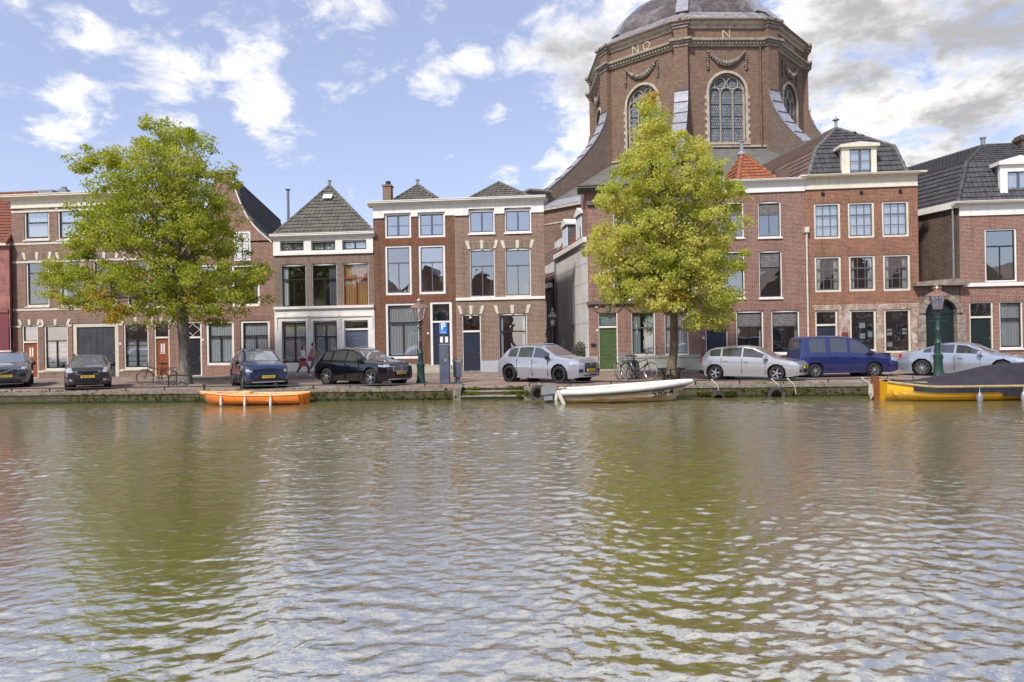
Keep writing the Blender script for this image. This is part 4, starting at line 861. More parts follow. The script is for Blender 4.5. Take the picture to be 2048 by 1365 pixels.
dp = X(1611.5, 460); b = MB().tube([(dp, FY - .12, h.z(463)), (dp, FY - .12, PZ + .1)], .05, 8).box(dp - .11, dp + .11, FY - .22, FY - .02, h.z(463), h.z(452)).build('drainpipe', K['stone'], h.r)
# mansard: steep lower front, flatter upper part, ridge running back
zb = h.z(351); kL = P(1632, 302, FY + 1.3); kR = P(1789, 291, FY + 1.3); AP = P(1672, 257, FY + 3.2); bk = 9.
e = Vector((h.skew * bk, bk, 0)); f0 = Vector((h.x0 + .25, FY + .25, zb)); f1 = Vector((h.x1 - .35, FY + .25, zb)); kz = (kL.z + kR.z) / 2; kL.z = kR.z = kz
AP2 = AP + e * .95; b = MB()
tiles(b, [f0, f1, kR, kL], .28, .36, amp=.02); tiles(b, [kL, kR, AP], .28, .34)
tiles(b, [f1, f1 + e, kR + e, kR], .28, .36); tiles(b, [kR, kR + e, AP2, AP], .28, .34); b.poly([f1 + e, f0 + e, kL + e, AP2, kR + e])
ro = b.build('roof', K['tileblack'], h.r)
b = MB(); tiles(b, [f0 + e, f0, kL, kL + e], .24, .32); tiles(b, [kL + e, kL, AP, AP2], .24, .32); b.build('side_slope', K['tilebrown'], ro)
b = MB(); ridge(b, f0, kL, .12, .36); ridge(b, kL, AP, .12, .36); ridge(b, f1, kR, .1, .36); ridge(b, kR, AP, .1, .36); ridge(b, AP, AP2, .1, .36); b.build('ridge_tiles', K['tile'], ro)
MB().lathe([(.13, -.1), (.09, .1), (.08, .45), (.20, .46), (.2, .5), (.08, .52), (.05, .7), (0, .72)], AP, 8).build('finial', K['zinc'], ro)
def dormer(h, pxr, win, Yd, deep, parent, gable=False):
    x0, x1 = P(pxr[0], pxr[3], Yd).x, P(pxr[1], pxr[3], Yd).x; cxp = (pxr[0] + pxr[1]) / 2; z0 = P(cxp, pxr[3], Yd).z; z1 = P(cxp, pxr[2], Yd).z
    dm = thing_part('dormer', parent, ((x0 + x1) / 2, Yd, z0)); hh = z1 - z0; zc0 = z0 + hh * .80
    w0, w1 = P(win[0], win[3], Yd).x, P(win[1], win[3], Yd).x; v0, v1 = P(cxp, win[3], Yd).z + .02, P(cxp, win[2], Yd).z
    b = MB(); b.box(x0 + .08, w0, Yd, Yd + .2, z0, zc0); b.box(w1, x1 - .08, Yd, Yd + .2, z0, zc0); b.box(w0, w1, Yd, Yd + .2, v1, zc0); b.box(w0, w1, Yd, Yd + .2, z0 - .02, v0)
    b.build('front', K['white'] if gable else K['cream'], dm)
    MB().box(x0 + .16, x0 + .2, Yd + .2, Yd + deep, z0, zc0).box(x1 - .2, x1 - .16, Yd + .2, Yd + deep, z0, zc0).build('cheek', K['lead'], dm)
    b = MB(); m_ = (x0 + x1) / 2; top = z1; pk = .22 if gable else .07
    b.prism([(x0 - .05, Yd - .15, zc0), (x1 + .05, Yd - .15, zc0), (x1 + .05, Yd - .15, zc0 + hh * .08), (m_, Yd - .15, zc0 + hh * .08 + pk + .06), (x0 - .05, Yd - .15, zc0 + hh * .08)], (0, deep + .15, 0)); b.build('hood', K['white'] if gable else K['cream'], dm)
    b = MB(); frame_rect(b, w0, w1, v0, v1, Yd + .05, .05); q = (w0 + w1) / 2; b.box(q - .05, q + .05, Yd + .045, Yd + .085, v0 + .05, v1 - .05); zz = (v0 + v1) / 2; 
    if not gable: b.box(w0 + .05, q - .05, Yd + .06, Yd + .08, zz - .02, zz + .02).box(q + .05, w1 - .05, Yd + .06, Yd + .08, zz - .02, zz + .02)
    b.build('sash', K['greyframe'] if not gable else K['bluegrey'], dm); MB().poly([(w0 + .02, Yd + .09, v0), (w1 - .02, Yd + .09, v0), (w1 - .02, Yd + .09, v1), (w0 + .02, Yd + .09, v1)]).build('pane', K['glass'], dm)
    MB().box(w0, w1, Yd + .15, Yd + .19, v0, v1).build('blind', K['curtain'], dm)
dormer(h, (1681, 1757, 281, 348), (1700, 1743, 298, 347), FY + .3, 2.6, ro)

# gate between the two right houses
gt = thing('stone_gate', 'weathered stone gateway with round arched dark green doors behind the right lamp post', 'gate', (X(1885), FY, PZ))
gx0, gx1 = X(1838) + .01, X(1926); 
ox0, ox1 = X(1849), X(1912); gz1 = P(1885, 572, FY).z; rr = (ox1 - ox0) / 2; spring = P(1880, 597, FY).z - rr; ocx = (ox0 + ox1) / 2
b = MB(); yb = FY - .02
b.box(gx0, ox0, yb, yb + .6, PZ - .1, gz1); b.box(ox1, gx1 - .2, yb, yb + .6, PZ - .1, gz1); n = 14
for i in range(n):
    a0 = math.pi * i / n; a1 = math.pi * (i + 1) / n; xa, xb = ocx - rr * math.cos(a0), ocx - rr * math.cos(a1)
    b.prism([(xa, yb, spring + rr * math.sin(a0)), (xb, yb, spring + rr * math.sin(a1)), (xb, yb, gz1), (xa, yb, gz1)], (0, .6, 0))
b.build('stone_front', K['gatestone'], gt); b = MB()
for i in range(11):
    a0 = math.pi * (i + .04) / 11; a1 = math.pi * (i + .96) / 11; r0, r1 = rr + .002, rr + .30
    b.prism([(ocx - r0 * math.cos(a0), yb - .05, spring + r0 * math.sin(a0)), (ocx - r0 * math.cos(a1), yb - .05, spring + r0 * math.sin(a1)), (ocx - r1 * math.cos(a1), yb - .05, spring + r1 * math.sin(a1)), (ocx - r1 * math.cos(a0), yb - .05, spring + r1 * math.sin(a0))], (0, .08, 0))
zz = PZ
while zz < spring - .1:
    for (xx0, xx1) in ((ox0 - .42, ox0 + .005), (ox1 - .005, ox1 + .42)): b.box(xx0, xx1, yb - .05, yb + .3, zz, min(spring, zz + .43))
    zz += .45
b.build('quoin', K['ch_stone2'], gt)
b = MB(); b.prism([(gx0 - .35, FY - .45, gz1), (gx1 + .1, FY - .45, gz1), (gx1 + .1, FY - .45, gz1 + .16), (gx1 - .5, FY - .45, gz1 + .34), (gx0 - .1, FY - .45, gz1 + .22), (gx0 - .35, FY - .45, gz1 + .16)], (0, 1.2, 0)); b.build('coping', K['ch_stone2'], gt)
lf_ = MB(); pts = [(ox0 + .003, yb + .3, PZ), (ox1 - .003, yb + .3, PZ)] + [(ocx + (rr - .003) * math.cos(a), yb + .3, spring + (rr - .003) * math.sin(a)) for a in np.linspace(0, math.pi, 16)]
lf_.prism(pts, (0, .08, 0)); lf_.box(ocx - .03, ocx + .03, yb + .27, yb + .3, PZ, spring + rr - .05)
for i in range(1, 12): 
    xx = ox0 + (ox1 - ox0) * i / 12; lf_.box(xx - .012, xx + .012, yb + .285, yb + .3, PZ + .05, spring - .05)
lf_.box(ox0 + .01, ox1 - .01, yb + .26, yb + .3, spring - .02, spring + .08); lf_.build('door', K['darkgreen'], gt)

# right hand house
h10 = h = House('house', 'red brick house with white cornice and black tiled roof at the right edge', X(1926) - .15, X(2230), 0, K['br_pink'], depth=9, skew=-.36)
h.zt = P(1985, 405, FY).z
h.window((1970, 2034, 457.5, 564), sash='darkgreen', style='T', tr=.32, fw=.08, sill=None, glass='glass')
h.window((1999.5, 2046, 603.5, 697), sash='dark', style='H', tr=.36, fw=.06, sill='white', curtain=('full', 'blind') , lint='br_pink_v')
h.door((1939.5, 1987, 604, 712), col='darkgreen', frame='cream', zsplit=633, panels='two', fw=.07, letter=False, lint='br_pink_v')
h.window((2075, 2139, 455, 562), sash='darkgreen', style='T', tr=.32, fw=.08, sill=None); h.window((2075, 2122, 602, 697), sash='dark', style='H', tr=.36, fw=.06, sill='white')
h.finish()
def zz_(py): return P(1985, py, FY).z
z1, z0, zf = zz_(403), zz_(410), zz_(431)
pr = [(0,0),(-.38,.2),(-.55,.42),(-.93,.55),(-.93,.78),(-1,.84),(-1,1)]
MB().prism([(h.x0 - .3, FY + a * .4, z0 + c_ * (z1 - z0)) for a, c_ in pr] + [(h.x0 - .3, FY + .25, z1), (h.x0 - .3, FY + .25, z0)], (h.x1 - h.x0 + .3, 0, 0)).build('cornice', K['white'], h.r)
MB().box(h.x0 + .0, h.x1, FY - .06, FY + .02, zf, z0).build('frieze', K['white'], h.r)
MB().box(h.x0 + .1, h.x1, FY - .1, FY + .02, zz_(573), zz_(565.5)).build('string_course', K['white'], h.r)
sv = Vector((h.skew, 1, 0)); sn = Vector((-1, h.skew, 0)).normalized(); c0 = Vector((h.x0, FY, 0))
def s10(d, z, o=0.): p = c0 + sv * d + sn * o; return Vector((p.x, p.y, z))
b = MB(); b.prism([s10(0, z0 - .1, 0.002), s10(8.9, z0 - .1, 0.002), s10(8.9, z0 - .1, .22), s10(0, z0 - .1, .22)], (0, 0, .34)); b.build('side_gutter', K['white'], h.r)
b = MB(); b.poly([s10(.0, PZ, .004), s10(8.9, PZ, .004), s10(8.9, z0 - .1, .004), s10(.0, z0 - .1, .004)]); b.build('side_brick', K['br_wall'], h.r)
b = MB(); b.tube([s10(.25, z0, .12), s10(.25, 3, .12)], .05, 6); b.build('drainpipe', K['zinc'], h.r)
bk = 9.; e = sv * bk; f0 = Vector((h.x0 + .0, FY + .1, z1 - .02)); f1 = Vector((h.x1, FY + .1, z1 - .02)); kz = P(1931, 326, FY + 1.2).z; kl = Vector((P(1933, 326, FY + 1.2).x, FY + 1.2, kz)); kr = Vector((h.x1, FY + 1.2, kz)); AP = P(1966, 292, FY + 3.4); APr = AP + Vector((9, 0, -.0)); APr.z = AP.z; 
b = MB(); tiles(b, [f0, f1, kr, kl], .25, .32, amp=.02); tiles(b, [kl, kr, APr, AP], .25, .32); tiles(b, [f0 + e, f0, kl, kl + e], .25, .32, amp=.02); tiles(b, [kl + e, kl, AP, AP + e * .9], .25, .32); b.poly([AP, APr, APr + e, AP + e * .9])
ro = b.build('roof', K['tileblack'], h.r); b = MB(); ridge(b, f0, kl, .13, .36); ridge(b, kl, AP, .12, .34); ridge(b, AP, AP + e * .9, .1); ridge(b, AP, APr, .1); b.build('ridge_tiles', K['tileblack'], ro)
MB().lathe([(.3, -.1), (.12, .0), (.12, .42), (.17, .42), (.17, .48), (0, .5)], AP, 8).build('vent_pipe', K['zinc'], ro)
# skylight on the side slope
qa = f0 + e * .42; qb = f0 + e * .56; ta = kl + e * .42; tb = kl + e * .56; nn_ = (qb - qa).cross(ta - qa).normalized(); nn_ = -nn_ if nn_.x > 0 else nn_
q = [qa.lerp(ta, .18), qb.lerp(tb, .18), qb.lerp(tb, .82), qa.lerp(ta, .82)]
sk_ = MB().prism([p + nn_ * .02 for p in q], nn_ * .12).build('skylight', K['greyframe'], ro); cq = sum(q, Vector()) / 4
MB().prism([cq + (p - cq) * .86 + nn_ * .13 for p in q], nn_ * .02).build('pane', K['blind'], sk_)
dormer(h, (1998, 2080, 312, 398), (2016, 2062, 343, 394), FY + .3, 2.4, ro, True)
cc = P(2049, 300, FY + 3); ct = P(2049, 272, FY + 3); MB().box(cc.x - .32, cc.x + .5, FY + 2.7, FY + 3.4, cc.z - 1.5, ct.z).box(cc.x - .40, cc.x + .58, FY + 2.62, FY + 3.48, ct.z - .3, ct.z - .12).build('chimney', K['br_wall'], h.r)
K['ch_stone3'] = mat('tracery_stone', (.33,.30,.24), .85, var=.2)
# ------------------------------------------------------------------ domed octagonal church
def church():
    DF = 62.; M_ = ray(1456, 300) * DF; th = R(7.3); u0 = Vector((math.cos(th), math.sin(th), 0)); n0 = Vector((-math.sin(th), math.cos(th), 0))
    a = 183 / FOC * DF; Rc = a / (2 * math.sin(R(22.5))); ap = Rc * math.cos(R(22.5)); cen = Vector((M_.x, M_.y, 0)) + n0 * ap
    def z(py): return CZ + ray(1456, py).z * DF
    root = thing('church', 'large domed octagonal brick church with arched windows rising behind the houses', 'church', (cen.x, cen.y, 0))
    def cdir(k): ang = R(-90 - 22.5 + 45 * k) + th; return Vector((math.cos(ang), math.sin(ang), 0))       # corner directions, k=0 front-left, 1 front-right
    z_low = CZ + ray(1140, 402).z * 60; zs = z(293); zt = z(44)
    facesF = {}
    glassm = mat('church_glass', (.07,.10,.15), .12, var=.5, vs=3, coat=.5)
    lead = brick('leaded_panes', (.30,.36,.44), (.22,.26,.31), (.06,.06,.07), w_=.22, h_=.26, ms=.02, dirt=.1)
    wb = MB(); cor = MB(); cor2 = MB(); 
    for k in range(8):
        c0 = cen + cdir(k) * Rc; c1 = cen + cdir(k + 1) * Rc; u = (c1 - c0).normalized(); no = Vector((u.y, -u.x, 0)); L_ = (c1 - c0).length; mid = L_ / 2
        def W(s, zz, o=0.): p = c0 + u * s + no * o; return Vector((p.x, p.y, zz))
        hw = 37 / FOC * DF; ztop = z(147); spr = ztop - hw; zb = z(284)
        full = k in (0, 1, 7, 6, 2, 5)
        wf = MB()
        wf.poly([W(0, z_low - 1), W(L_, z_low - 1), W(L_, zb), W(0, zb)]); wf.poly([W(0, zb), W(mid - hw, zb), W(mid - hw, spr), W(0, spr)]); wf.poly([W(mid + hw, zb), W(L_, zb), W(L_, spr), W(mid + hw, spr)])
        zc = z(94); wf.poly([W(0, spr), W(mid - hw, spr), W(mid - hw, zc), W(0, zc)]); wf.poly([W(mid + hw, spr), W(L_, spr), W(L_, zc), W(mid + hw, zc)])
        n = 18; arc = [(mid - hw * math.cos(math.pi * i / n), spr + hw * math.sin(math.pi * i / n)) for i in range(n + 1)]
        for i in range(n): wf.poly([W(arc[i][0], arc[i][1]), W(arc[i + 1][0], arc[i + 1][1]), W(arc[i + 1][0], zc), W(arc[i][0], zc)])
        out = [(mid - hw, zb)] + arc + [(mid + hw, zb)]
        for i in range(len(out) - 1): wf.poly([W(*out[i]), W(*out[i + 1]), W(out[i + 1][0], out[i + 1][1], -.5), W(out[i][0], out[i][1], -.5)])
        wf.poly([W(mid - hw, zb), W(mid + hw, zb), W(mid + hw, zb, -.5), W(mid - hw, zb, -.5)])
        wf.poly([W(0, zc), W(L_, zc), W(L_, zt), W(0, zt)])
        wf.build('drum_wall', K['br_church'], root)
        # cornices
        def strip(b, prof, s0=0., s1=L_):
            for i in range(len(prof) - 1):
                (o0, q0), (o1, q1) = prof[i], prof[i + 1]
                k0, k1 = math.tan(R(22.5)) * o0, math.tan(R(22.5)) * o1
                b.poly([W(s0 - k0, q0, o0), W(s1 + k0, q0, o0), W(s1 + k1, q1, o1), W(s0 - k1, q1, o1)])
        if full:
            b = MB(); zA, zB = z(94), z(81); strip(b, [(.0, zA), (.12, zA), (.12, zA + .12), (.2, zA + .15), (.2, zB - .22), (.5, zB - .18), (.55, zB - .05), (.5, zB), (0, zB + .05)])
            nd = 26
            for i in range(nd): s_ = L_ * (i + .3) / nd; b.prism([W(s_, zA + .17, .2), W(s_ + .15, zA + .17, .2), W(s_ + .15, zA + .17, .36), W(s_, zA + .17, .36)], (0, 0, .14))
            b.build('dentil_cornice', K['ch_stone'], root)
            b = MB(); zA, zB = z(58), z(44); strip(b, [(.0, zA), (.10, zA), (.12, zA + .2), (.35, zA + .33), (.40, zB - .1), (.55, zB - .08), (.55, zB)]); b.build('top_cornice', K['ch_stone'], root)
            b = MB(); strip(b, [(.56, z(44) - .07), (.60, z(44) - .05), (.60, z(44) + .07), (.1, z(44) + .16)]); b.build('cornice_edge', K['tilebrown'], root)
            # stone surround, mullions, tracery, glass
            w_ = thing_part('arched_window', root, W(mid, zb)); b = MB(); r1, r0 = hw + .22, hw - .0
            arc2 = [((mid - r1 * math.cos(math.pi * i / n), spr + r1 * math.sin(math.pi * i / n)), (mid - r0 * math.cos(math.pi * i / n), spr + r0 * math.sin(math.pi * i / n))) for i in range(n + 1)]
            seq = [((mid - r1, zb - .1), (mid - r0, zb - .1))] + arc2 + [((mid + r1, zb - .1), (mid + r0, zb - .1))]
            for i in range(len(seq) - 1):
                p0, q0 = seq[i]; p1, q1 = seq[i + 1]; b.prism([W(*p0, -.02), W(*p1, -.02), W(*q1, -.02), W(*q0, -.02)], no * .12)
                rr_ = .16; b.prism([W(*q0, -.4), W(*q1, -.4), W(q1[0] + (mid - q1[0]) * .09, q1[1] - (.12 if i not in (0, len(seq) - 2) else 0), -.4), W(q0[0] + (mid - q0[0]) * .09, q0[1] - (.12 if 0 < i < len(seq) - 2 else 0), -.4)], no * .18)
            for i in range(14):
                for s_ in (-1, 1):
                    if i % 2 == 0: zz = zb + (spr - zb) * i / 14; e0 = mid + s_ * (r1 - .02); b.prism([W(min(e0, e0 + s_ * .18), zz, -.01), W(max(e0, e0 + s_ * .18), zz, -.01), W(max(e0, e0 + s_ * .18), zz + .32, -.01), W(min(e0, e0 + s_ * .18), zz + .32, -.01)], no * .07)
            b.prism([W(mid - r1 - .1, zb - .28, -.02), W(mid + r1 + .1, zb - .28, -.02), W(mid + r1 + .1, zb - .08, -.02), W(mid - r1 - .1, zb - .08, -.02)], no * .2)
            b.build('stone_surround', K['ch_stone'], w_)
            gi = hw - .10; g = MB(); pts = [W(mid - gi, zb, -.34)] + [W(mid + gi, zb, -.34)] + [W(mid + gi * math.cos(t), spr + gi * math.sin(t), -.34) for t in np.linspace(0, math.pi, 20)]; g.poly(pts); g.build('leaded_glass', lead, w_)
            b = MB(); 
            for s_ in (-1, 1):
                mx_ = mid + s_ * gi * .36; b.prism([W(mx_ - .065, zb, -.30), W(mx_ + .065, zb, -.30), W(mx_ + .065, spr, -.30), W(mx_ - .065, spr, -.30)], no * .14)
            r3 = gi * .31
            for cxx in (-.69, 0, .69):
                b.tube([W(mid + gi * cxx + r3 * math.cos(t), spr - .05 + r3 * math.sin(t), -.22) for t in np.linspace(0, math.pi, 9)], .065, 5)
            for cxx in (-.37, .37): b.tube([W(mid + gi * cxx + gi * .33 * math.cos(t), spr + gi * .52 + gi * .33 * math.sin(t), -.22) for t in np.linspace(0, 2 * math.pi, 15)], .06, 5, False)
            b.build('tracery', K['ch_stone3'], w_)
            b = MB()
            for t in (.24, .48, .72): zz = zb + (spr - zb) * t + .2; b.prism([W(mid - gi, zz, -.33), W(mid + gi, zz, -.33), W(mid + gi, zz + .05, -.33), W(mid - gi, zz + .05, -.33)], no * .03)
            b.build('glazing_bar', K['dark'], w_)
            # festoon
            fz = z(106); sw_ = 1.62; b = MB(); pts = []; rs = []
            for i in range(37):
                t = i / 36; s_ = mid - sw_ + 2 * sw_ * t; sag = 1.0 * (1 - (2 * t - 1) ** 2); wid = .10 + .17 * math.sin(math.pi * t); rs.append(wid * (1 + .28 * math.sin(i * 2.7))); pts.append(W(s_, fz - sag, .1))
            b.tube(pts, rs, 7)
            rr = random.Random(k)
            for i in range(60):
                t = rr.random(); s_ = mid - sw_ + 2 * sw_ * t; sag = 1.0 * (1 - (2 * t - 1) ** 2); b.lathe([(0, -.07), (.07, 0), (0, .07)], W(s_, fz - sag + rr.uniform(-.2, .2) * math.sin(math.pi * t), .24), 5)
            for s_ in (-1, 1):
                b.lathe([(0, -.18), (.16, 0), (0, .18)], W(mid + s_ * sw_, fz + .03, .12), 7)
                for i in range(7): b.lathe([(0, -.15), (.10 + .07 * math.sin(i * 2.2) ** 2, 0), (0, .15)], W(mid + s_ * (sw_ + .1), fz - .25 - i * .2, .10), 6)
            b.build('festoon', K['ch_stone2'], root)
            txt = {0: 'N', 7: 'NO', 1: 'NW'}.get(k)
            if txt:
                sgn = -1 if False else 1
                mm = Matrix(((u.x, 0, no.x, 0), (u.y, 0, no.y, 0), (0, 1, 0, 0), (0, 0, 0, 1))); p = W(mid, (z(58) + z(81)) / 2, .03)
                mm = Matrix.Translation(p) @ mm
                text_mb(txt if len(txt) == 1 else txt[0] + ' ' + txt[1], 1.1, mm, .04).build('lettering', K['ch_stone'], root)
        # string under the window, corner pilaster, buttress fin
        b = MB(); strip(b, [(.0, zs - .1), (.12, zs - .1), (.12, zs + .05), (0, zs + .1)]); b.build('sill_course', K['ch_stone'], root)
        d = cdir(k); t_ = Vector((-d.y, d.x, 0)); pc = cen + d * Rc
        def Q(r, s_, zz): p = pc + d * r + t_ * s_; return Vector((p.x, p.y, zz))
        b = MB(); hw2 = .60
        b.prism([Q(-.7, -hw2, z_low), Q(.22, -hw2, z_low), Q(.22, hw2, z_low), Q(-.7, hw2, z_low)], (0, 0, zt - z_low - .3)); b.build('pilaster', K['br_church'], root)
        for (zA, zB) in ((z(95), z(80)), (z(58), z(42))):
            b = MB()
            for (o, q0, q1) in ((.08, zA, zA + .25), (.2, zA + .25, zB - .22), (.36, zB - .22, zB)):
                b.prism([Q(-.6, -hw2 - o, q0), Q(.22 + o, -hw2 - o, q0), Q(.22 + o, hw2 + o, q0), Q(-.6, hw2 + o, q0)], (0, 0, q1 - q0))
            b.build('pilaster_cap', K['ch_stone2'], root)
        if k in (0, 1, 2, 7, 6, 3, 5):
            z1 = z(183); Rr = 8.; n = 16; prof = [(Rr * (i / n) ** 1.6, z1 + (z_low + .8 - z1) * i / n) for i in range(n + 1)]
            b = MB(); hb = .55
            for i in range(n):
                (r0, q0), (r1, q1) = prof[i], prof[i + 1]
                for s_ in (-hb, hb): b.poly([Q(0, s_, q0), Q(r0 + .21, s_, q0), Q(r1 + .21, s_, q1), Q(0, s_, q1)])
            b.poly([Q(0, -hb, prof[-1][1]), Q(Rr + .2, -hb, prof[-1][1]), Q(Rr + .2, -hb, z_low - 3), Q(0, -hb, z_low - 3)]); b.poly([Q(0, hb, prof[-1][1]), Q(Rr + .2, hb, prof[-1][1]), Q(Rr + .2, hb, z_low - 3), Q(0, hb, z_low - 3)])
            bt = b.build('buttress', K['br_church2'], root)
            b = MB(); hb = .60
            for i in range(n):
                (r0, q0), (r1, q1) = prof[i], prof[i + 1]; nrm = Vector((-(q1 - q0), 0, r1 - r0)).normalized()
                a0, a1 = Q(r0 + .22, -hb, q0), Q(r0 + .22, hb, q0); e0, e1 = Q(r1 + .22, -hb, q1), Q(r1 + .22, hb, q1); off = d * nrm.x * .1 + Vector((0, 0, nrm.z * .1))
                b.prism([a0, a1, e1, e0], off)
                if i % 2 == 0: b.prism([a0 + off, a1 + off, a1 + off * 1.6 + (e1 - a1) * .08, a0 + off * 1.6 + (e0 - a0) * .08], off * .3)
            b.build('lead_capping', K['lead'], bt)
            # pier block standing on the low wall
            b = MB(); rr = Rr - .2; zp = z_low + 1.45; b.prism([Q(rr - .9, -.8, z_low - 3), Q(rr + .9, -.8, z_low - 3), Q(rr + .9, .8, z_low - 3), Q(rr - .9, .8, z_low - 3)], (0, 0, zp - z_low + 3)); pr = b.build('pier', K['br_church2'], root)
            b = MB()
            for (o, q0, q1) in ((.1, zp, zp + .12), (.25, zp + .12, zp + .28)): b.prism([Q(rr - .9 - o, -.8 - o, q0), Q(rr + .9 + o, -.8 - o, q0), Q(rr + .9 + o, .8 + o, q0), Q(rr - .9 - o, .8 + o, q0)], (0, 0, q1 - q0))
            b.build('pier_cap', K['ch_stone2'], pr)
    # low surrounding octagon with its sloping roof
    R2 = Rc + 7.7; lw = MB(); rf = MB(); ld = MB(); cs = MB()
    for k in range(8):
        p, q = cen + cdir(k) * R2, cen + cdir(k + 1) * R2; pi_, qi = cen + cdir(k) * (Rc * .98), cen + cdir(k + 1) * (Rc * .98)
        def v(o, zz): return Vector((o.x, o.y, zz))
        lw.poly([v(p, -1), v(q, -1), v(q, z_low), v(p, z_low)])
        m0, m1 = p.lerp(pi_, .16), q.lerp(qi, .16); zr = z_low + .85
        po, qo = cen + cdir(k) * (R2 + .3), cen + cdir(k + 1) * (R2 + .3)
        ld.prism([v(po, z_low), v(qo, z_low), v(m1, zr), v(m0, zr)], (0, 0, .06)); rf.poly([v(m0, zr), v(m1, zr), v(qi, zs - .1), v(pi_, zs - .1)])
        u = (q - p).normalized(); no = Vector((u.y, -u.x, 0)); cs.prism([v(p, z_low - .22), v(q, z_low - .22), v(q + no * .28, z_low - .22), v(p + no * .28, z_low - .22)], (0, 0, .2)); cs.prism([v(p, z_low - 1.5), v(q, z_low - 1.5), v(q + no * .06, z_low - 1.5), v(p + no * .06, z_low - 1.5)], (0, 0, .12))
    lw.build('aisle_wall', K['br_church'], root); rf.build('aisle_roof', K['roofgrey'], root); ld.build('lead_roof_edge', K['lead'], root); cs.build('aisle_cornice', K['ch_stone'], root)
    # dome
    Rd = Rc * .955; dm = thing_part('dome', root, (cen.x, cen.y, zt)); z0 = zt + .15; bh = z(16) - zt; 
    bb = MB(); sh = MB(); n = 14; A_ = Rd * .925 / math.cos(.5); prof = [(A_ * math.cos(.5 + 1.07 * i / n), z0 + bh + A_ * .98 * (math.sin(.5 + 1.07 * i / n) - math.sin(.5))) for i in range(n)]
    for k in range(8):
        d0, d1 = cdir(k), cdir(k + 1); v = lambda d, r, zz: Vector((cen.x + d.x * r, cen.y + d.y * r, zz))
        bb.poly([v(d0, Rc + .25, z0 - .05), v(d1, Rc + .25, z0 - .05), v(d1, Rd * .925, z0 + bh), v(d0, Rd * .925, z0 + bh)])
        for i in range(n - 1): (r0, q0), (r1, q1) = prof[i], prof[i + 1]; sh.poly([v(d0, r0, q0), v(d1, r0, q0), v(d1, r1, q1), v(d0, r1, q1)])
    K['leadband'] = brick('lead_band', (.42,.42,.45), (.34,.34,.38), (.14,.13,.15), w_=.7, h_=.5, ms=.03, patch=(.16,.15,.17), pscale=1.2, dirt=.3)
    bb.build('lead_skirt', K['leadband'], dm); sh.build('slate_shell', K['slate'], dm)
    for k in range(8):
        b = MB(); d = cdir(k); t_ = Vector((-d.y, d.x, 0))
        for i in range(n - 1):
            (r0, q0), (r1, q1) = prof[i], prof[i + 1]
            f = lambda r, s_, zz, o: Vector((cen.x, cen.y, zz)) + d * (r + o) + t_ * s_
            h0 = .55 - .02 * i; b.prism([f(r0, -h0, q0, -.2), f(r0, h0, q0, -.2), f(r1, h0, q1, -.2), f(r1, -h0, q1, -.2)], d * .42 + Vector((0, 0, .0)))
        b.build('lead_rib', K['lead'], dm)
    ln = MB().lathe([(2.3, -.6), (2.3, .4), (1.9, .5), (1.9, 4), (2.4, 4.2), (1.2, 6), (.2, 7), (.1, 9), (0, 9.1)], (cen.x, cen.y, z0 + bh + Rd * .52), 8); ln.build('lantern', K['lead'], dm)
    # downpipe on the front right corner
    p = cen + cdir(1) * Rc; u = (cen + cdir(1) * Rc - (cen + cdir(0) * Rc)).normalized(); no = Vector((u.y, -u.x, 0)); q = p - u * 1.05 + no * .1
    MB().tube([(q.x, q.y, z(94)), (q.x, q.y, zs)], .09, 6).build('downpipe', K['tilebrown'], root)
    # small lead dormer on the aisle roof
    for (px_, py_) in ((1509, 312), (1243, 345)):
        pd = ray(px_, py_) * 57.; dmr = thing_part('roof_dormer', root, pd)
        MB().box(pd.x - .55, pd.x + .55, pd.y, pd.y + 3, pd.z - 1.2, pd.z - .05).build('cheek', K['roofgrey'], dmr)
        MB().prism([(pd.x - .8, pd.y - .2, pd.z - .05), (pd.x + .8, pd.y - .2, pd.z - .05), (pd.x + .8, pd.y - .2, pd.z + .08), (pd.x, pd.y - .2, pd.z + .5), (pd.x - .8, pd.y - .2, pd.z + .08)], (0, 3, 0)).build('hood', K['lead'], dmr)
    return root
church()
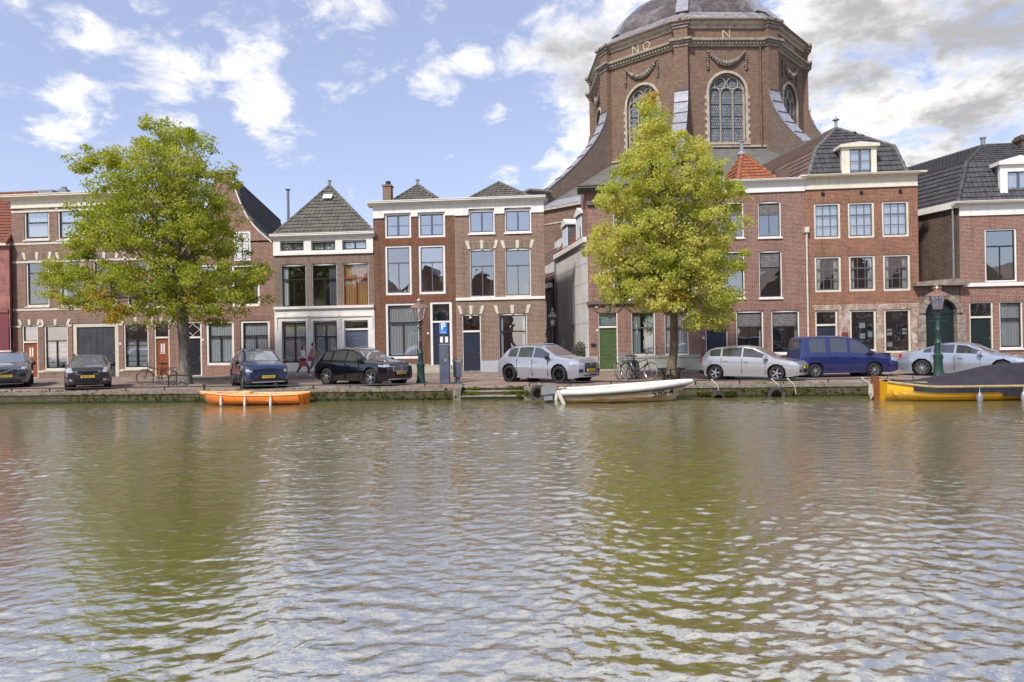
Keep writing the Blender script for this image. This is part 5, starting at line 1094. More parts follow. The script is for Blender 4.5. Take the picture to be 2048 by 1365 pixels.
# ------------------------------------------------------------------ trees
def leafmat(name, cols, trans=.35):
    m, n, l, p = newmat(name); n.remove(p); o = n['Material Output']
    ge = n.new('ShaderNodeNewGeometry'); tc = n.new('ShaderNodeTexCoord'); nz = n.new('ShaderNodeTexNoise'); nz.inputs['Scale'].default_value = .55; nz.inputs['Detail'].default_value = 4; l.new(tc.outputs['Object'], nz.inputs['Vector'])
    ad = n.new('ShaderNodeMath'); ad.operation = 'MULTIPLY_ADD'; l.new(ge.outputs['Random Per Island'], ad.inputs[0]); ad.inputs[1].default_value = .5
    m2 = n.new('ShaderNodeMapRange'); l.new(nz.outputs[0], m2.inputs[0]); m2.inputs[1].default_value = .35; m2.inputs[2].default_value = .65; m2.inputs[4].default_value = .5; l.new(m2.outputs[0], ad.inputs[2])
    cr = n.new('ShaderNodeValToRGB'); l.new(ad.outputs[0], cr.inputs[0]); e = cr.color_ramp.elements
    e[0].position = 0; e[0].color = (*cols[0], 1); e[1].position = 1; e[1].color = (*cols[-1], 1)
    for i, c in enumerate(cols[1:-1]): q = e.new((i + 1) / (len(cols) - 1)); q.color = (*c, 1)
    d = n.new('ShaderNodeBsdfDiffuse'); t = n.new('ShaderNodeBsdfTranslucent'); l.new(cr.outputs[0], d.inputs[0])
    br = n.new('ShaderNodeMix'); br.data_type = 'RGBA'; br.blend_type = 'MULTIPLY'; br.inputs[0].default_value = 1; l.new(cr.outputs[0], br.inputs[6]); br.inputs[7].default_value = (1.3, 1.25, .7, 1); l.new(br.outputs[2], t.inputs[0])
    mx = n.new('ShaderNodeMixShader'); mx.inputs[0].default_value = trans; l.new(d.outputs[0], mx.inputs[1]); l.new(t.outputs[0], mx.inputs[2]); l.new(mx.outputs[0], o.inputs[0]); return m
def leaves(name, centers, radii, counts, size, m, parent, seed=1, flat=.8):
    r = np.random.default_rng(seed); ps = []
    for c, rad, n in zip(centers, radii, counts):
        d = r.normal(size=(n, 3)); d /= np.linalg.norm(d, axis=1)[:, None]; q = r.random(n) ** .45
        ps.append(np.array(c) + d * q[:, None] * np.array(rad))
    p = np.vstack(ps); n = len(p); a = r.normal(size=(n, 3)); a[:, 2] = a[:, 2] * flat - .25; a /= np.linalg.norm(a, axis=1)[:, None]
    b = r.normal(size=(n, 3)); b -= a * (a * b).sum(1)[:, None]; b /= np.linalg.norm(b, axis=1)[:, None]; nn_ = np.cross(a, b)
    s = size * (.65 + .7 * r.random(n))[:, None]; fold = nn_ * s * .16
    v = np.stack([p - a * s, p + b * s * .62 + fold, p + a * s, p - b * s * .62 + fold], 1).reshape(-1, 3)
    off = np.array(wloc(parent)); v = (v - off).astype(np.float32)
    me = bpy.data.meshes.new(name); me.vertices.add(len(v)); me.vertices.foreach_set('co', v.ravel()); me.loops.add(n * 4); me.loops.foreach_set('vertex_index', np.arange(n * 4, dtype=np.int32))
    me.polygons.add(n); me.polygons.foreach_set('loop_start', np.arange(0, n * 4, 4, dtype=np.int32)); me.update(); me.materials.append(m)
    o = bpy.data.objects.new(name, me); C.objects.link(o); o.parent = parent; return o
def tree(label, px, base_y, Yt, trunk_r, fork_px, lobes, m, mo, bark, nleaf, seed, crownR=4.4, orange=()):
    b0 = P(px, base_y, Yt); b0.z = 0; t = thing('linden_tree', label, 'tree', (b0.x, Yt, 0), 0, 'trees on the quay'); rr = random.Random(seed)
    fork = P(fork_px[0], fork_px[1], Yt); top = P(lobes[0][0], lobes[0][1] + 10, Yt)
    pts = [Vector((b0.x, Yt, -.1)), Vector((b0.x, Yt, .15)), Vector((b0.x + .02, Yt, .6)), b0.lerp(fork, .5) + Vector((.05, 0, 0)), fork]
    for i in range(1, 8): q = fork.lerp(top, i / 8); pts.append(q + Vector((rr.uniform(-.15, .15), rr.uniform(-.2, .2), 0)))
    rs = [trunk_r * 1.45, trunk_r * 1.2, trunk_r * 1.02, trunk_r * .92, trunk_r * .9] + [trunk_r * .72 * (1 - i / 8.5) for i in range(1, 8)]
    # knobbly bark outline
    tp, tr_ = [], []
    for i in range(len(pts) - 1):
        for j in range(4): q = j / 4; tp.append(pts[i].lerp(pts[i + 1], q)); tr_.append((rs[i] * (1 - q) + rs[i + 1] * q) * rr.uniform(.94, 1.07))
    MB().tube(tp, tr_, 12).build('trunk', bark, t, smooth=60)
    lim = MB(); centers, radii, counts = [], [], []; area = sum(l_[2] * l_[3] for l_ in lobes)
    sc = Yt / FOC / math.cos(R(12))
    for (lx, ly, rx, ry) in lobes:
        rx = max(8, rx - 7); ry = max(7, ry - 5)
        c0 = P(lx, ly, Yt); dx = c0.x - b0.x; ymax = math.sqrt(max(.3, crownR ** 2 - dx ** 2)) * .72; hy = min(ymax, crownR * .6 * (1. if ly > 330 else .55))
        ctr = Vector((c0.x, Yt, c0.z)); start = tp[min(len(tp) - 6, max(20, int(len(tp) * (ctr.z / (top.z + 1)) * .95)))]
        wx, wz = rx * sc, ry * sc; N_ = max(5, int(rx * ry / 70))
        centers.append(ctr); radii.append((wx * 1.04, hy * 1.05, wz * 1.04)); counts.append(int(nleaf * .16 * rx * ry / area))
        for j in range(N_):                       # clumps inside the lobe, each on its own twig
            an = rr.uniform(0, 6.28); q = rr.random() ** .5 * .88; yy = rr.uniform(-1, 1) * hy * math.sqrt(max(.1, 1 - q * q * .6))
            cc = Vector((ctr.x + math.cos(an) * q * wx, Yt + yy, ctr.z + math.sin(an) * q * wz)); rad = rr.uniform(.2, .44)
            centers.append(cc); radii.append((rad * 1.2, rad * 1.2, rad * .8)); counts.append(int(nleaf * .84 * rx * ry / area / N_ * rr.uniform(.5, 1.5)))
            if j % 6 == 0:
                mid = start.lerp(cc, .5) + Vector((rr.uniform(-.2, .2), rr.uniform(-.2, .2), rr.uniform(-.35, .15))); lim.tube([start, start.lerp(mid, .5) + Vector((0, 0, -.08)), mid, cc], [.06, .045, .03, .01], 5)
    lim.build('limbs', bark, t)
    leaves('crown', centers, radii, counts, .059, m, t, seed)
    for (ox, oy, rx, ry, nl) in orange:
        c0 = P(ox, oy, Yt); leaves('autumn_leaves', [(c0.x, Yt - rr.uniform(.6, 1.6), c0.z)], [(rx * sc, .5, ry * sc)], [nl], .085, mo, t, seed + 5)
    return t
lg = leafmat('linden_leaf', [(.16,.22,.028), (.31,.37,.05), (.46,.48,.10), (.60,.55,.17)], .52)
ly_ = leafmat('yellowing_leaf', [(.24,.29,.04), (.45,.49,.10), (.62,.61,.19), (.74,.62,.27)], .52)
lo = leafmat('orange_leaf', [(.30,.26,.05), (.50,.34,.07), (.58,.38,.09)], .4)
T1 = [(355,262,46,26),(325,255,30,18),(350,300,60,40),(402,285,36,16),(420,290,22,14),(360,345,85,45),(285,330,85,32),(215,325,55,24),(165,340,42,14),(240,370,60,22),(420,350,40,50),(330,400,120,60),(425,430,55,60),
      (215,420,60,30),(190,460,60,30),(160,500,50,28),(260,470,90,50),(370,480,100,55),(455,480,40,45),(130,540,52,30),(100,560,32,20),(110,590,30,14),(215,560,90,48),(340,560,110,50),(450,560,70,50),(505,545,34,36),(500,600,36,22),(170,605,60,18),(250,620,60,22),(355,615,80,28),(430,610,50,28),(395,640,50,14),(470,625,34,14),(310,645,40,10)]
T1 = [(a_ - 8, b_, c_, d_) for a_, b_, c_, d_ in T1]
tree('tall spreading green linden with thick grey trunk at the left of the quay', 371, 772, 30.9, .275, (365, 640), T1, lg, lo, K['bark2'], 112000, 3, 4.6, [(258,626,26,14,170),(266,643,14,9,80),(205,620,18,8,60),(240,600,26,20,80),(320,560,70,50,130),(420,600,40,20,50)])
T2 = [(1300,212,28,22),(1318,235,34,26),(1305,270,50,34),(1330,300,60,36),(1392,305,32,30),(1410,320,20,20),(1300,340,60,36),(1380,360,72,40),(1260,335,26,14),(1440,350,22,20),(1250,385,50,30),(1230,410,36,24),(1330,410,85,45),(1435,400,50,35),(1470,395,22,28),(1230,470,50,40),(1320,480,95,50),(1420,470,65,50),(1470,450,22,40),
      (1200,500,40,25),(1250,530,70,38),(1350,545,90,45),(1440,540,50,42),(1478,530,14,30),(1215,560,26,22),(1260,585,50,24),(1215,590,14,22),(1330,590,70,30),(1420,590,60,34),(1450,625,34,24),(1400,640,34,22),(1440,648,24,14),(1300,610,34,16),(1345,612,40,16),(1475,590,14,20),(1385,655,16,10),(1232,605,10,16)]
T2 = [(a_ - 6 if a_ < 1400 else a_ - 12, b_, c_, d_) for a_, b_, c_, d_ in T2]
tree('tall pointed yellow green linden with round metal guard in front of the church', 1343, 757, 31.2, .20, (1348, 640), T2, ly_, lo, K['bark'], 112000, 9, 4.2, [(1335,598,38,10,320),(1300,215,18,12,60)])
# leaf litter lying on the street
lit = MB(); rr = random.Random(4)
for i in range(1500):
    x = rr.choice([rr.gauss(-18, 4), rr.gauss(4, 6), rr.uniform(-30, 22), rr.gauss(-2, 3)]); y = rr.choice([rr.uniform(QY + .35, 36), rr.gauss(35.7, .35), rr.uniform(QY, QY + 1.2)])
    if y < QY + .02: continue
    zz = PZ + .008 if y > 36 else .014; s = rr.uniform(.03, .07); a = rr.uniform(0, 6.28); c_, s_ = math.cos(a) * s, math.sin(a) * s
    if SX0 - .4 < x < SX1 + .4 and y < QY + 1.1: continue
    lit.poly([(x - c_, y - s_, zz), (x + s_ * .6, y - c_ * .6, zz + rr.uniform(0, .03)), (x + c_, y + s_, zz), (x - s_ * .6, y + c_ * .6, zz + rr.uniform(0, .02))])
tag(lit.build('fallen_leaves', K['leafyellow']), 'dry yellow leaves scattered over the brick street and quay edge', 'leaves', kind='stuff')
# weeds on the quay face
def tuft(name, pts, size, m, label, cat, seed, n=60, flat=.8):
    return None
wd = leafmat('weed_leaf', [(.06,.09,.015), (.13,.17,.03), (.24,.26,.05)], .3)
def weeds():
    rr = random.Random(21); ctr, rad, cnt = [], [], []
    def add(px, py, r, n): p = P(px, py, QY - .03); ctr.append((p.x, QY - .05, p.z)); rad.append((r * 1.6, .07, r)); cnt.append(n)
    for i in range(60): add(rr.uniform(120, 400), rr.uniform(788, 800), rr.uniform(.02, .06), 14)
    for i in range(90): add(rr.uniform(620, 925), rr.uniform(783, 797), rr.uniform(.02, .07), 16)
    for i in range(30): add(rr.uniform(1035, 1062), rr.uniform(782, 795), rr.uniform(.03, .07), 24)
    for i in range(60): add(rr.uniform(1395, 1470), rr.uniform(783, 790), rr.uniform(.03, .07), 28)
    for i in range(60): add(rr.uniform(1480, 1740), rr.uniform(774, 790), rr.uniform(.02, .06), 14)
    for i in range(50):
        x = rr.choice([rr.uniform(SX0, SX0 + .6), rr.uniform(SX1 - .8, SX1)]); y, zz = rr.choice([(QY + .3, -.2), (QY + .6, -.05), (QY + .1, -.26)]); ctr.append((x, y - .04, zz)); rad.append((.10, .08, .07)); cnt.append(30)
    for i in range(70): x = rr.uniform(-28, 18); ctr.append((x, QY + rr.uniform(.35, .6), .03)); rad.append((.12, .08, .035)); cnt.append(18)
    root = bpy.data.objects.new('tmp', None); root.location = (0, 0, 0)
    C.objects.link(root); o = leaves('quay_weeds', ctr, rad, cnt, .026, wd, root, 8); o.parent = None; bpy.data.objects.remove(root)
    tag(o, 'small green weeds growing from the joints of the quay wall', 'weeds', kind='stuff')
weeds()
# shrub in a tub by the alley corner
p = G(1157, 722, PZ); p.y = FY - .5; p = P(1157, 720, FY + .8); sh = thing('potted_shrub', 'small shrub in a pot against the grey alley wall', 'shrub', (p.x, FY + .8, PZ))
MB().lathe([(.2, 0), (.28, .45), (.31, .45), (.31, .5), (.24, .5)], (p.x, FY + .8, PZ), 12).build('pot', K['iron'], sh)
leaves('foliage', [(p.x, FY + .8, .95), (p.x + .1, FY + .8, 1.35), (p.x - .3, FY + .8, 1.0)], [(.45, .35, .35), (.38, .3, .4), (.3, .25, .25)], [500, 420, 260], .05, leafmat('grey_green_leaf', [(.06,.07,.04), (.12,.13,.09), (.3,.3,.26)], .2), sh, 4)
# ------------------------------------------------------------------ cars
def carpaint(name, col, metal=.35, rough=.22):
    return mat(name, col, rough, metal=metal, var=.03, vs=1, coat=1.)
K['carglass'] = mat('car_glass', (.30,.32,.35), .03, var=.05, coat=1., metal=.6)
K['carside'] = mat('tinted_side_glass', (.10,.105,.115), .03, var=.05, coat=1., metal=.5)
K['headlight'] = mat('headlight', (.55,.57,.6), .12, metal=.4, var=.3, vs=14, coat=1.)
K['taillight'] = mat('taillight', (.45,.02,.02), .2, var=.2, coat=1.)
K['plate'] = mat('yellow_plate', (.85,.58,.06), .5, var=.04); K['ink'] = mat('black_ink', (.01,.01,.01), .6, var=.01)
K['rimsilver'] = mat('rim_silver', (.55,.55,.56), .3, metal=.7, var=.05); K['rimblack'] = mat('rim_black', (.02,.02,.022), .3, metal=.4, var=.05)
K['grille'] = mat('grille_black', (.012,.012,.014), .35, var=.1, coat=.4)
def wheel(root, x, y, r, wd, rim, spokes, side, style=0):
    w_ = thing_part_local('wheel', root, (x, y, r)); m = Matrix.Rotation(R(90), 3, 'X'); s = side
    MB().lathe([(r * .66, -wd / 2), (r * .90, -wd / 2), (r * .98, -wd * .38), (r, -wd * .2), (r, wd * .2), (r * .98, wd * .38), (r * .90, wd / 2), (r * .66, wd / 2)], seg=28, m=m, closed=True).build('tyre', K['rubber'], w_, True, smooth=40)
    b = MB(); yo = s * wd * .38
    b.lathe([(r * .69, -wd * .35), (r * .69, wd * .35), (r * .63, wd * .33), (r * .63, -wd * .33)], seg=28, m=m, closed=True)
    for k in range(spokes):
        a0 = 2 * math.pi * k / spokes; rt = Matrix.Rotation(a0, 4, 'Y'); hw = r * (.085 if spokes < 7 else .035)
        for q in ((-1, 1) if style else (0,)):
            o = q * r * .07; rt2 = rt @ Matrix.Rotation(q * .12, 4, 'Y')
            b.prism([rt2 @ Vector((r * .08, yo, -hw + o * .4)), rt2 @ Vector((r * .08, yo, hw + o * .4)), rt2 @ Vector((r * .66, yo, hw * 1.1 + o)), rt2 @ Vector((r * .66, yo, -hw * 1.1 + o))], (0, -s * .04, 0))
    b.lathe([(0, -.02), (r * .17, -.015), (r * .17, .015), (0, .02)], (0, yo, 0), 12, m); b.build('rim', rim, w_, True)
    MB().lathe([(r * .62, -.004), (r * .62, .004), (0, .004)], (0, yo - s * .10, 0), 20, m).build('brake_disc', K['iron'], w_, True)
def thing_part_local(name, parent, loc):
    o = bpy.data.objects.new(name, None); C.objects.link(o); o.empty_display_size = .1; o.parent = parent; o.location = loc; return o
def lerp(a, b, t): return a + (b - a) * t
def car(label, cat, loc, head, L_, W_, H_, top, belt, ws, rw, sidewin, wheels, wr, paint, rim, spokes, front, plate=None, clear=.20, roofw=.70, rstyle=0, rear=None, mirror=True, roofrails=False, trim=None, cladding=False, beltz=None, nosew=.20, logo=None):
    """top: silhouette [(t, z/H)] from nose (0) to tail (1); ws/rw: t-range of windscreen and rear window; sidewin: t-ranges of the side panes"""
    root = thing('parked_car', label, cat, (loc[0], loc[1], 0), head, 'cars parked along the quay')
    # local frame: +x forward, nose at x = +L/2
    key = sorted(set([round(v, 4) for v in [t for t, _ in top] + list(ws) + list(rw) + [q for s_ in sidewin for q in s_]]))
    st = list(np.linspace(0, 1, 84)); st = sorted(set([round(float(q), 4) for q in st if min(abs(q - k_) for k_ in key) > .004] + key))
    tt = np.array([a for a, _ in top]); zz = np.array([b_ for _, b_ in top]) * H_
    fine = np.linspace(0, 1, 401); fz = np.interp(fine, tt, zz); ker = np.hanning(17); ker /= ker.sum(); fz2 = np.convolve(np.pad(fz, 8, mode='edge'), ker, 'valid')
    ztop_ = lambda t: float(np.interp(t, fine, fz2)); bt = np.array([a for a, _ in belt]); bz = np.array([b_ for _, b_ in belt]) * H_; belt_ = lambda t: float(np.interp(t, bt, bz))
    hw = W_ / 2; nr = 11; rings = []
    for t in st:
        x = L_ / 2 - t * L_; zt_ = ztop_(t); zb = min(belt_(t), zt_ - .03); c = min(1, max(0, (zt_ - zb) / (H_ * .97 - belt_(.5))))
        tp = 1.; 
        if t < .15: tp = 1 - nosew * (1 - t / .15) ** 2.2
        if t > .87: tp = 1 - .13 * ((t - .87) / .13) ** 2
        wr_ = lerp(hw * .90, hw * roofw, c ** .8); wsh = hw * .955; zbot = clear + (.07 * (1 - t / .08) if t < .08 else 0) + (.12 * (t - .92) / .08 if t > .92 else 0)
        e = min(.06, (zt_ - zb) * .4)
        ring = [(0, zt_), (wr_ * .5, zt_ - .006), (wr_ * .86, zt_ - .022 * (.4 + c)), (wr_, zt_ - .02 - e * .6)]
        ze = ring[-1][1]; zwb = zb + .01
        if ze < zwb + .02: ze = zwb + .02; ring[-1] = (wr_, max(ze, min(zt_ - .012, ze)))
        a0 = (lerp(wr_, wsh, .10), lerp(ze, zwb, .10)); a1 = (lerp(wr_, wsh, .88), lerp(ze, zwb, .92)); ring += [a0, a1, (wsh, zb - .03)]
        for j in range(1, nr + 1):
            q = j / nr; z_ = lerp(zb - .03, zbot, q); bulge = math.sin(min(1, q * 1.25) * math.pi) * .045 if q < .8 else 0; yy = hw * (.955 + bulge - (.035 * max(0, (q - .7) / .3) ** 2) - .012 * math.exp(-((q - .30) / .08) ** 2)); ring.append((yy, z_))
        ring.append((0, zbot + .0)); rings.append([(x, y * tp, z_) for (y, z_) in ring])
    NR = len(rings[0]); n = len(st)
    V = np.array(rings); arch_c = [(L_ / 2 - t * L_, wr) for t in wheels]; ra = wr + .065
    parts = {}
    def put(nm, quad):
        parts.setdefault(nm, MB()).poly(quad)
    def snap(p, adj):
        for (cx, cz) in arch_c:
            d = math.hypot(p[0] - cx, p[2] - cz)
            if d < ra and d > 1e-4 and p[1] > hw * .7: k_ = ra / d; return (cx + (p[0] - cx) * k_, p[1], max(clear, cz + (p[2] - cz) * k_))
        return tuple(p)
    for i in range(n - 1):
        tm = (st[i] + st[i + 1]) / 2
        for j in range(NR - 1):
            q = [V[i][j], V[i + 1][j], V[i + 1][j + 1], V[i][j + 1]]; cm = sum(q) / 4; nm = 'body'
            if j >= 6 and j < NR - 2 + 1:
                if any(math.hypot(cm[0] - cx, cm[2] - cz) < ra * .985 for cx, cz in arch_c) and j < NR - 1 and cm[1] > hw * .5: 
                    if j < NR - 2: continue
                if j >= 6: q = [snap(p, 0) for p in q]
            if ws[0] <= tm <= ws[1] and j < 2: nm = 'windscreen'
            elif rw[0] <= tm <= rw[1] and j < 2: nm = 'rear_window'
            elif j == 4 and any(s_[0] <= tm <= s_[1] for s_ in sidewin): nm = 'side_window'
            elif j in (3, 4) and ws[0] + .01 < tm < rw[1] and trim and j == 4: nm = trim
            elif cladding and j >= NR - 4: nm = 'cladding'
            if rear and nm == 'body': r_ = rear(tm, cm[1] / hw, cm[2] / H_, j); nm = r_ or nm
            if front and tm < .09 and nm == 'body' and j >= 2: r_ = front(cm[1] / hw, cm[2] / H_, tm); nm = r_ if r_ in ('headlight',) else nm
            k1 = k2 = nm
            if nm in ('headlight', 'taillight', 'side_window', 'cladding', 'bumper', 'window_trim'):
                ix = next((str(a_) for a_, s_ in enumerate(sidewin) if s_[0] <= tm <= s_[1]), '') if nm == 'side_window' else ('' if tm < .5 else 'r')
                k1, k2 = nm + '|a' + ix, nm + '|b' + ix
            put(k1, [tuple(p) for p in q]); put(k2, [(p[0], -p[1], p[2]) for p in reversed(q)])
    for end, sg in ((0, 1), (n - 1, -1)):          # nose and tail caps as grids, slightly bowed
        K_ = 36
        for j in range(NR - 2):
            for k_ in range(K_):
                def cp(jj, kk):
                    p = V[end][jj]; f = 1 - 2 * kk / K_; bow = (1 - f * f) * (.085 if sg > 0 else .05) * (0 if jj == 0 else 1); zr = (jj / NR); return (p[0] + sg * (bow + .0), p[1] * f, p[2])
                q = [cp(j, k_), cp(j + 1, k_), cp(j + 1, k_ + 1), cp(j, k_ + 1)]; cm = [sum(a) / 4 for a in zip(*q)]
                nm = None
                if sg > 0 and front: nm = front(abs(cm[1]) / hw, cm[2] / H_, 0, cm[1] / hw)
                if sg < 0 and rear: nm = rear(1, abs(cm[1]) / hw, cm[2] / H_, j)
                if nm in ('headlight', 'taillight', 'fog_lamp', 'air_intake'): nm += '|a' if cm[1] > 0 else '|b'
                if nm and sg < 0 and nm.startswith('taillight'): nm += 'r'
                put(nm or 'body', q if sg > 0 else q[::-1])
    MM = dict(body=paint, windscreen=K['carglass'], rear_window=K['carside'], side_window=K['carside'], headlight=K['headlight'], taillight=K['taillight'], grille=K['grille'], lower_grille=K['grille'], cladding=K['blackplastic'], window_trim=K['blackplastic'], chrome_trim=K['chrome'], bumper=mat('bumper_plastic', (.10,.10,.115), .5), fog_lamp=K['headlight'], skid_plate=K['rimsilver'], air_intake=K['grille'], light_bar=K['grille'])
    for nm, b in parts.items():
        nm = nm.split('|')[0]; o = b.build(nm, MM[nm], root, True)
        bm = bmesh.new(); bm.from_mesh(o.data); bmesh.ops.remove_doubles(bm, verts=bm.verts, dist=.0006); bm.to_mesh(o.data); bm.free(); o.data.shade_smooth(); o.data.set_sharp_from_angle(angle=R(32))
    zi = clear + .02
    MB().box(-L_ / 2 + .25, L_ / 2 - .25, -hw * .62, hw * .62, zi, H_ * .56).build('underbody', K['blackplastic'], root, True)
    for (cx, cz) in arch_c:
        for s_ in (-1, 1): 
            MB().lathe([(ra + .0, -.15), (ra + .0, .12), (ra - .02, .12), (ra - .02, -.15)], (cx, s_ * hw * .80, cz), 24, Matrix.Rotation(R(90), 3, 'X'), closed=True).build('wheel_arch', K['blackplastic'], root, True)
            wheel(root, cx, s_ * (hw - .125), wr, .23, rim, spokes, s_, rstyle)
    if mirror:
        xm = L_ / 2 - (ws[0] + .055) * L_; zm = belt_(ws[0]) + .07
        for s_ in (-1, 1):
            mp_ = MB().lathe([(0, -.09), (.075, -.085), (.10, -.03), (.10, .04), (.075, .08), (0, .09)], (xm, s_ * (hw * .955 + .12), zm), 10, Matrix.Rotation(R(90), 3, 'X')).box(xm - .02, xm + .03, min(s_ * hw * .92, s_ * (hw + .03)), max(s_ * hw * .92, s_ * (hw + .03)), zm - .06, zm - .02)
            mp_.build('wing_mirror', paint if mirror == 'paint' else K['blackplastic'], root, True, smooth=50)
    if roofrails:
        for s_ in (-1, 1):
            pts = [(L_ / 2 - t * L_, s_ * hw * roofw * .93, ztop_(t) + (.025 if 0 < i < 5 else -.03)) for i, t in enumerate(np.linspace(ws[1] + .03, rw[0] - .03, 6))]; MB().tube(pts, .018, 6).build('roof_rail', K['chrome'] if roofrails == 'chrome' else K['blackplastic'], root, True)
    for tw_ in [s_ for s_ in sidewin][:2]:       # door seams and handles
        pass
    seams = [sidewin[0][0] + .0, sidewin[0][1] + .008, sidewin[1][1] + .008] if len(sidewin) > 1 else []
    for s_ in (-1, 1):
        for t in seams:
            b = MB()
            x = L_ / 2 - t * L_
            if min(abs(x - cx) for cx, _ in arch_c) < ra - .05: zlow = wr + math.sqrt(max(0, ra * ra - min((x - cx) ** 2 for cx, _ in arch_c))) + .01
            else: zlow = clear + .12
            b.box(x - .005, x + .005, min(s_ * hw * .93, s_ * (hw * .9995)), max(s_ * hw * .93, s_ * (hw * .9995)), zlow, belt_(t) - .05)
            b.build('door_seam', K['blackplastic'], root, True)
        for t in [sidewin[0][1] - .035, sidewin[1][1] - .035] if len(sidewin) > 1 else []:
            x = L_ / 2 - t * L_; MB().box(x - .09, x + .09, min(s_ * hw * .96, s_ * (hw + .018)), max(s_ * hw * .96, s_ * (hw + .018)), belt_(t) - .17, belt_(t) - .14).build('door_handle', paint, root, True)
    if plate:
        xp = L_ / 2 + .085 + .012; pz = plate[1] * H_; m4 = Matrix(((0, 0, 1, xp + .012), (1, 0, 0, 0), (0, 1, 0, pz), (0, 0, 0, 1)))
        pl = MB().box(xp - .03, xp + .010, -.26, .26, pz - .055, pz + .055).build('number_plate', K['plate'], root, True)
        text_mb(plate[0], .105, m4, .001, .002).build('lettering', K['ink'], pl, True)
    if logo: logo(root, L_, H_)
    return root
def solve(rear, fx, wb, sgn=1):
    """near-side rear wheel contact seen at pixel rear, near-side front wheel at column fx -> heading"""
    p = G(*rear); best = None
    for i in range(0, 1800):
        a = math.radians(-150 + i * .1); q = p + Vector((math.cos(a), math.sin(a), 0)) * wb
        if q.y < QY: continue
        dx, dy, dz = q.x, q.y, -CZ; f = -math.sin(YAW) * dx + math.cos(YAW) * dy; r_ = math.cos(YAW) * dx + math.sin(YAW) * dy
        px = 1024 + r_ / f * FOC * math.cos(ROLL) - dz / f * FOC * math.sin(ROLL); e = abs(px - fx)
        if (best is None or e < best[0] - 1e-6) and a <= math.radians(20): best = (e, a)
    return p, best[1]
def place(rear, fx, wb, L_, W_, fo):             # centre of the car from its near (right hand) rear wheel
    p, a = solve(rear, fx, wb); f = Vector((math.cos(a), math.sin(a), 0)); rgt = Vector((math.sin(a), -math.cos(a), 0))
    c = p + f * (wb + fo - L_ / 2) - rgt * (W_ / 2 - .1); return (c.x, c.y), a
def fpos(px, py, a, L_):                          # centre of the car from where its nose centre stands
    p = G(px, py); f = Vector((math.cos(a), math.sin(a), 0)); c = p - f * (L_ / 2); return (c.x, c.y)
suv_top = [(0,.50),(.015,.585),(.05,.62),(.16,.655),(.26,.69),(.44,.955),(.52,.992),(.62,1.0),(.80,.97),(.855,.93),(.95,.72),(.985,.63),(1,.50)]
suv_belt = [(0,.54),(.1,.58),(.26,.62),(.6,.635),(.9,.665),(1,.58)]
suv_side = [(.335,.52),(.535,.715),(.735,.845)]
# 1 large grey blue SUV
def f_xc(y, z, t, s=0):
    if .52 < y < .93 and .515 < z < .575: return 'headlight'
    if t: return None
    if y < .45 and .37 < z < .545: return 'grille'
    if y < .50 and .35 < z < .56: return 'chrome_trim'
    if .55 < y < .85 and .29 < z < .385: return 'lower_grille'
    if y < .62 and .17 < z < .235: return 'lower_grille'
    if y < .95 and .15 < z < .17: return 'chrome_trim'
def bars(root, L_, H_, y=.42, z0=.37, z1=.54, n=15, w_=.95, diag=True):
    b = MB(); x = L_ / 2 + .092
    for i in range(n): yy = -y * w_ + 2 * y * w_ * i / (n - 1); b.box(x - .03, x - .0 - .05 * abs(yy) ** 2, yy - .008, yy + .008, z0 * H_, z1 * H_)
    b.build('grille_bars', K['chrome'], root, True)
    if diag:
        b = MB(); b.tube([(x, -y * w_, z0 * H_), (x, y * w_, z1 * H_)], .012, 5); b.lathe([(.055, -.01), (.075, -.01), (.075, .01), (.055, .01)], (x, 0, (z0 + z1) / 2 * H_), 16, Matrix.Rotation(R(90), 3, 'Y'), closed=True); b.build('emblem', K['chrome'], root, True)
P_grey = carpaint('grey_blue_paint', (.10,.125,.165)); a = R(-90 + 38)
car('large grey blue SUV cut off at the left edge of the photo', 'car', fpos(12, 777, a, 4.9), a, 4.9, 1.96, 1.74, suv_top, suv_belt, (.27,.43), (.865,.945), suv_side, (.17,.78), .37, P_grey, K['rimsilver'], 5, f_xc, ('GHV-77-V', .335), roofrails='chrome', mirror=True, trim='window_trim', rstyle=1, logo=bars)
# 2 small dark crossover
def f_mini(y, z, t, s=0):
    if ((y - .73) / .19) ** 2 + ((z - .57) / .075) ** 2 < 1: return 'headlight'
    if t: return None
    e = (y / .50) ** 4 + ((z - .505) / .062) ** 4
    if e < .55: return 'grille'
    if e < 1.25: return 'chrome_trim'
    if ((y - .70) / .07) ** 2 + ((z - .30) / .035) ** 2 < 1: return 'fog_lamp'
    if y < .55 and .19 < z < .31: return 'lower_grille'
    if y < .78 and .165 < z < .185: return 'skid_plate'
mini_top = [(0,.52),(.015,.60),(.05,.645),(.16,.68),(.24,.70),(.39,.955),(.48,.99),(.6,1.0),(.82,.96),(.90,.92),(.975,.70),(.99,.6),(1,.5)]
P_mini = carpaint('dark_grey_paint', (.055,.05,.055)); a = R(-90 + 35)
car('small dark grey crossover with oval chrome grille in front of the garage door', 'car', fpos(176, 781, a, 4.1), a, 4.1, 1.80, 1.56, mini_top, [(0,.57),(.1,.62),(.24,.66),(.6,.67),(.9,.69),(1,.6)], (.25,.38), (.90,.97), [(.30,.50),(.515,.72),(.74,.87)], (.18,.80), .335, P_mini, K['rimsilver'], 5, f_mini, ('JH-321-X', .385), cladding=True, roofrails=True, mirror=True, nosew=.16)
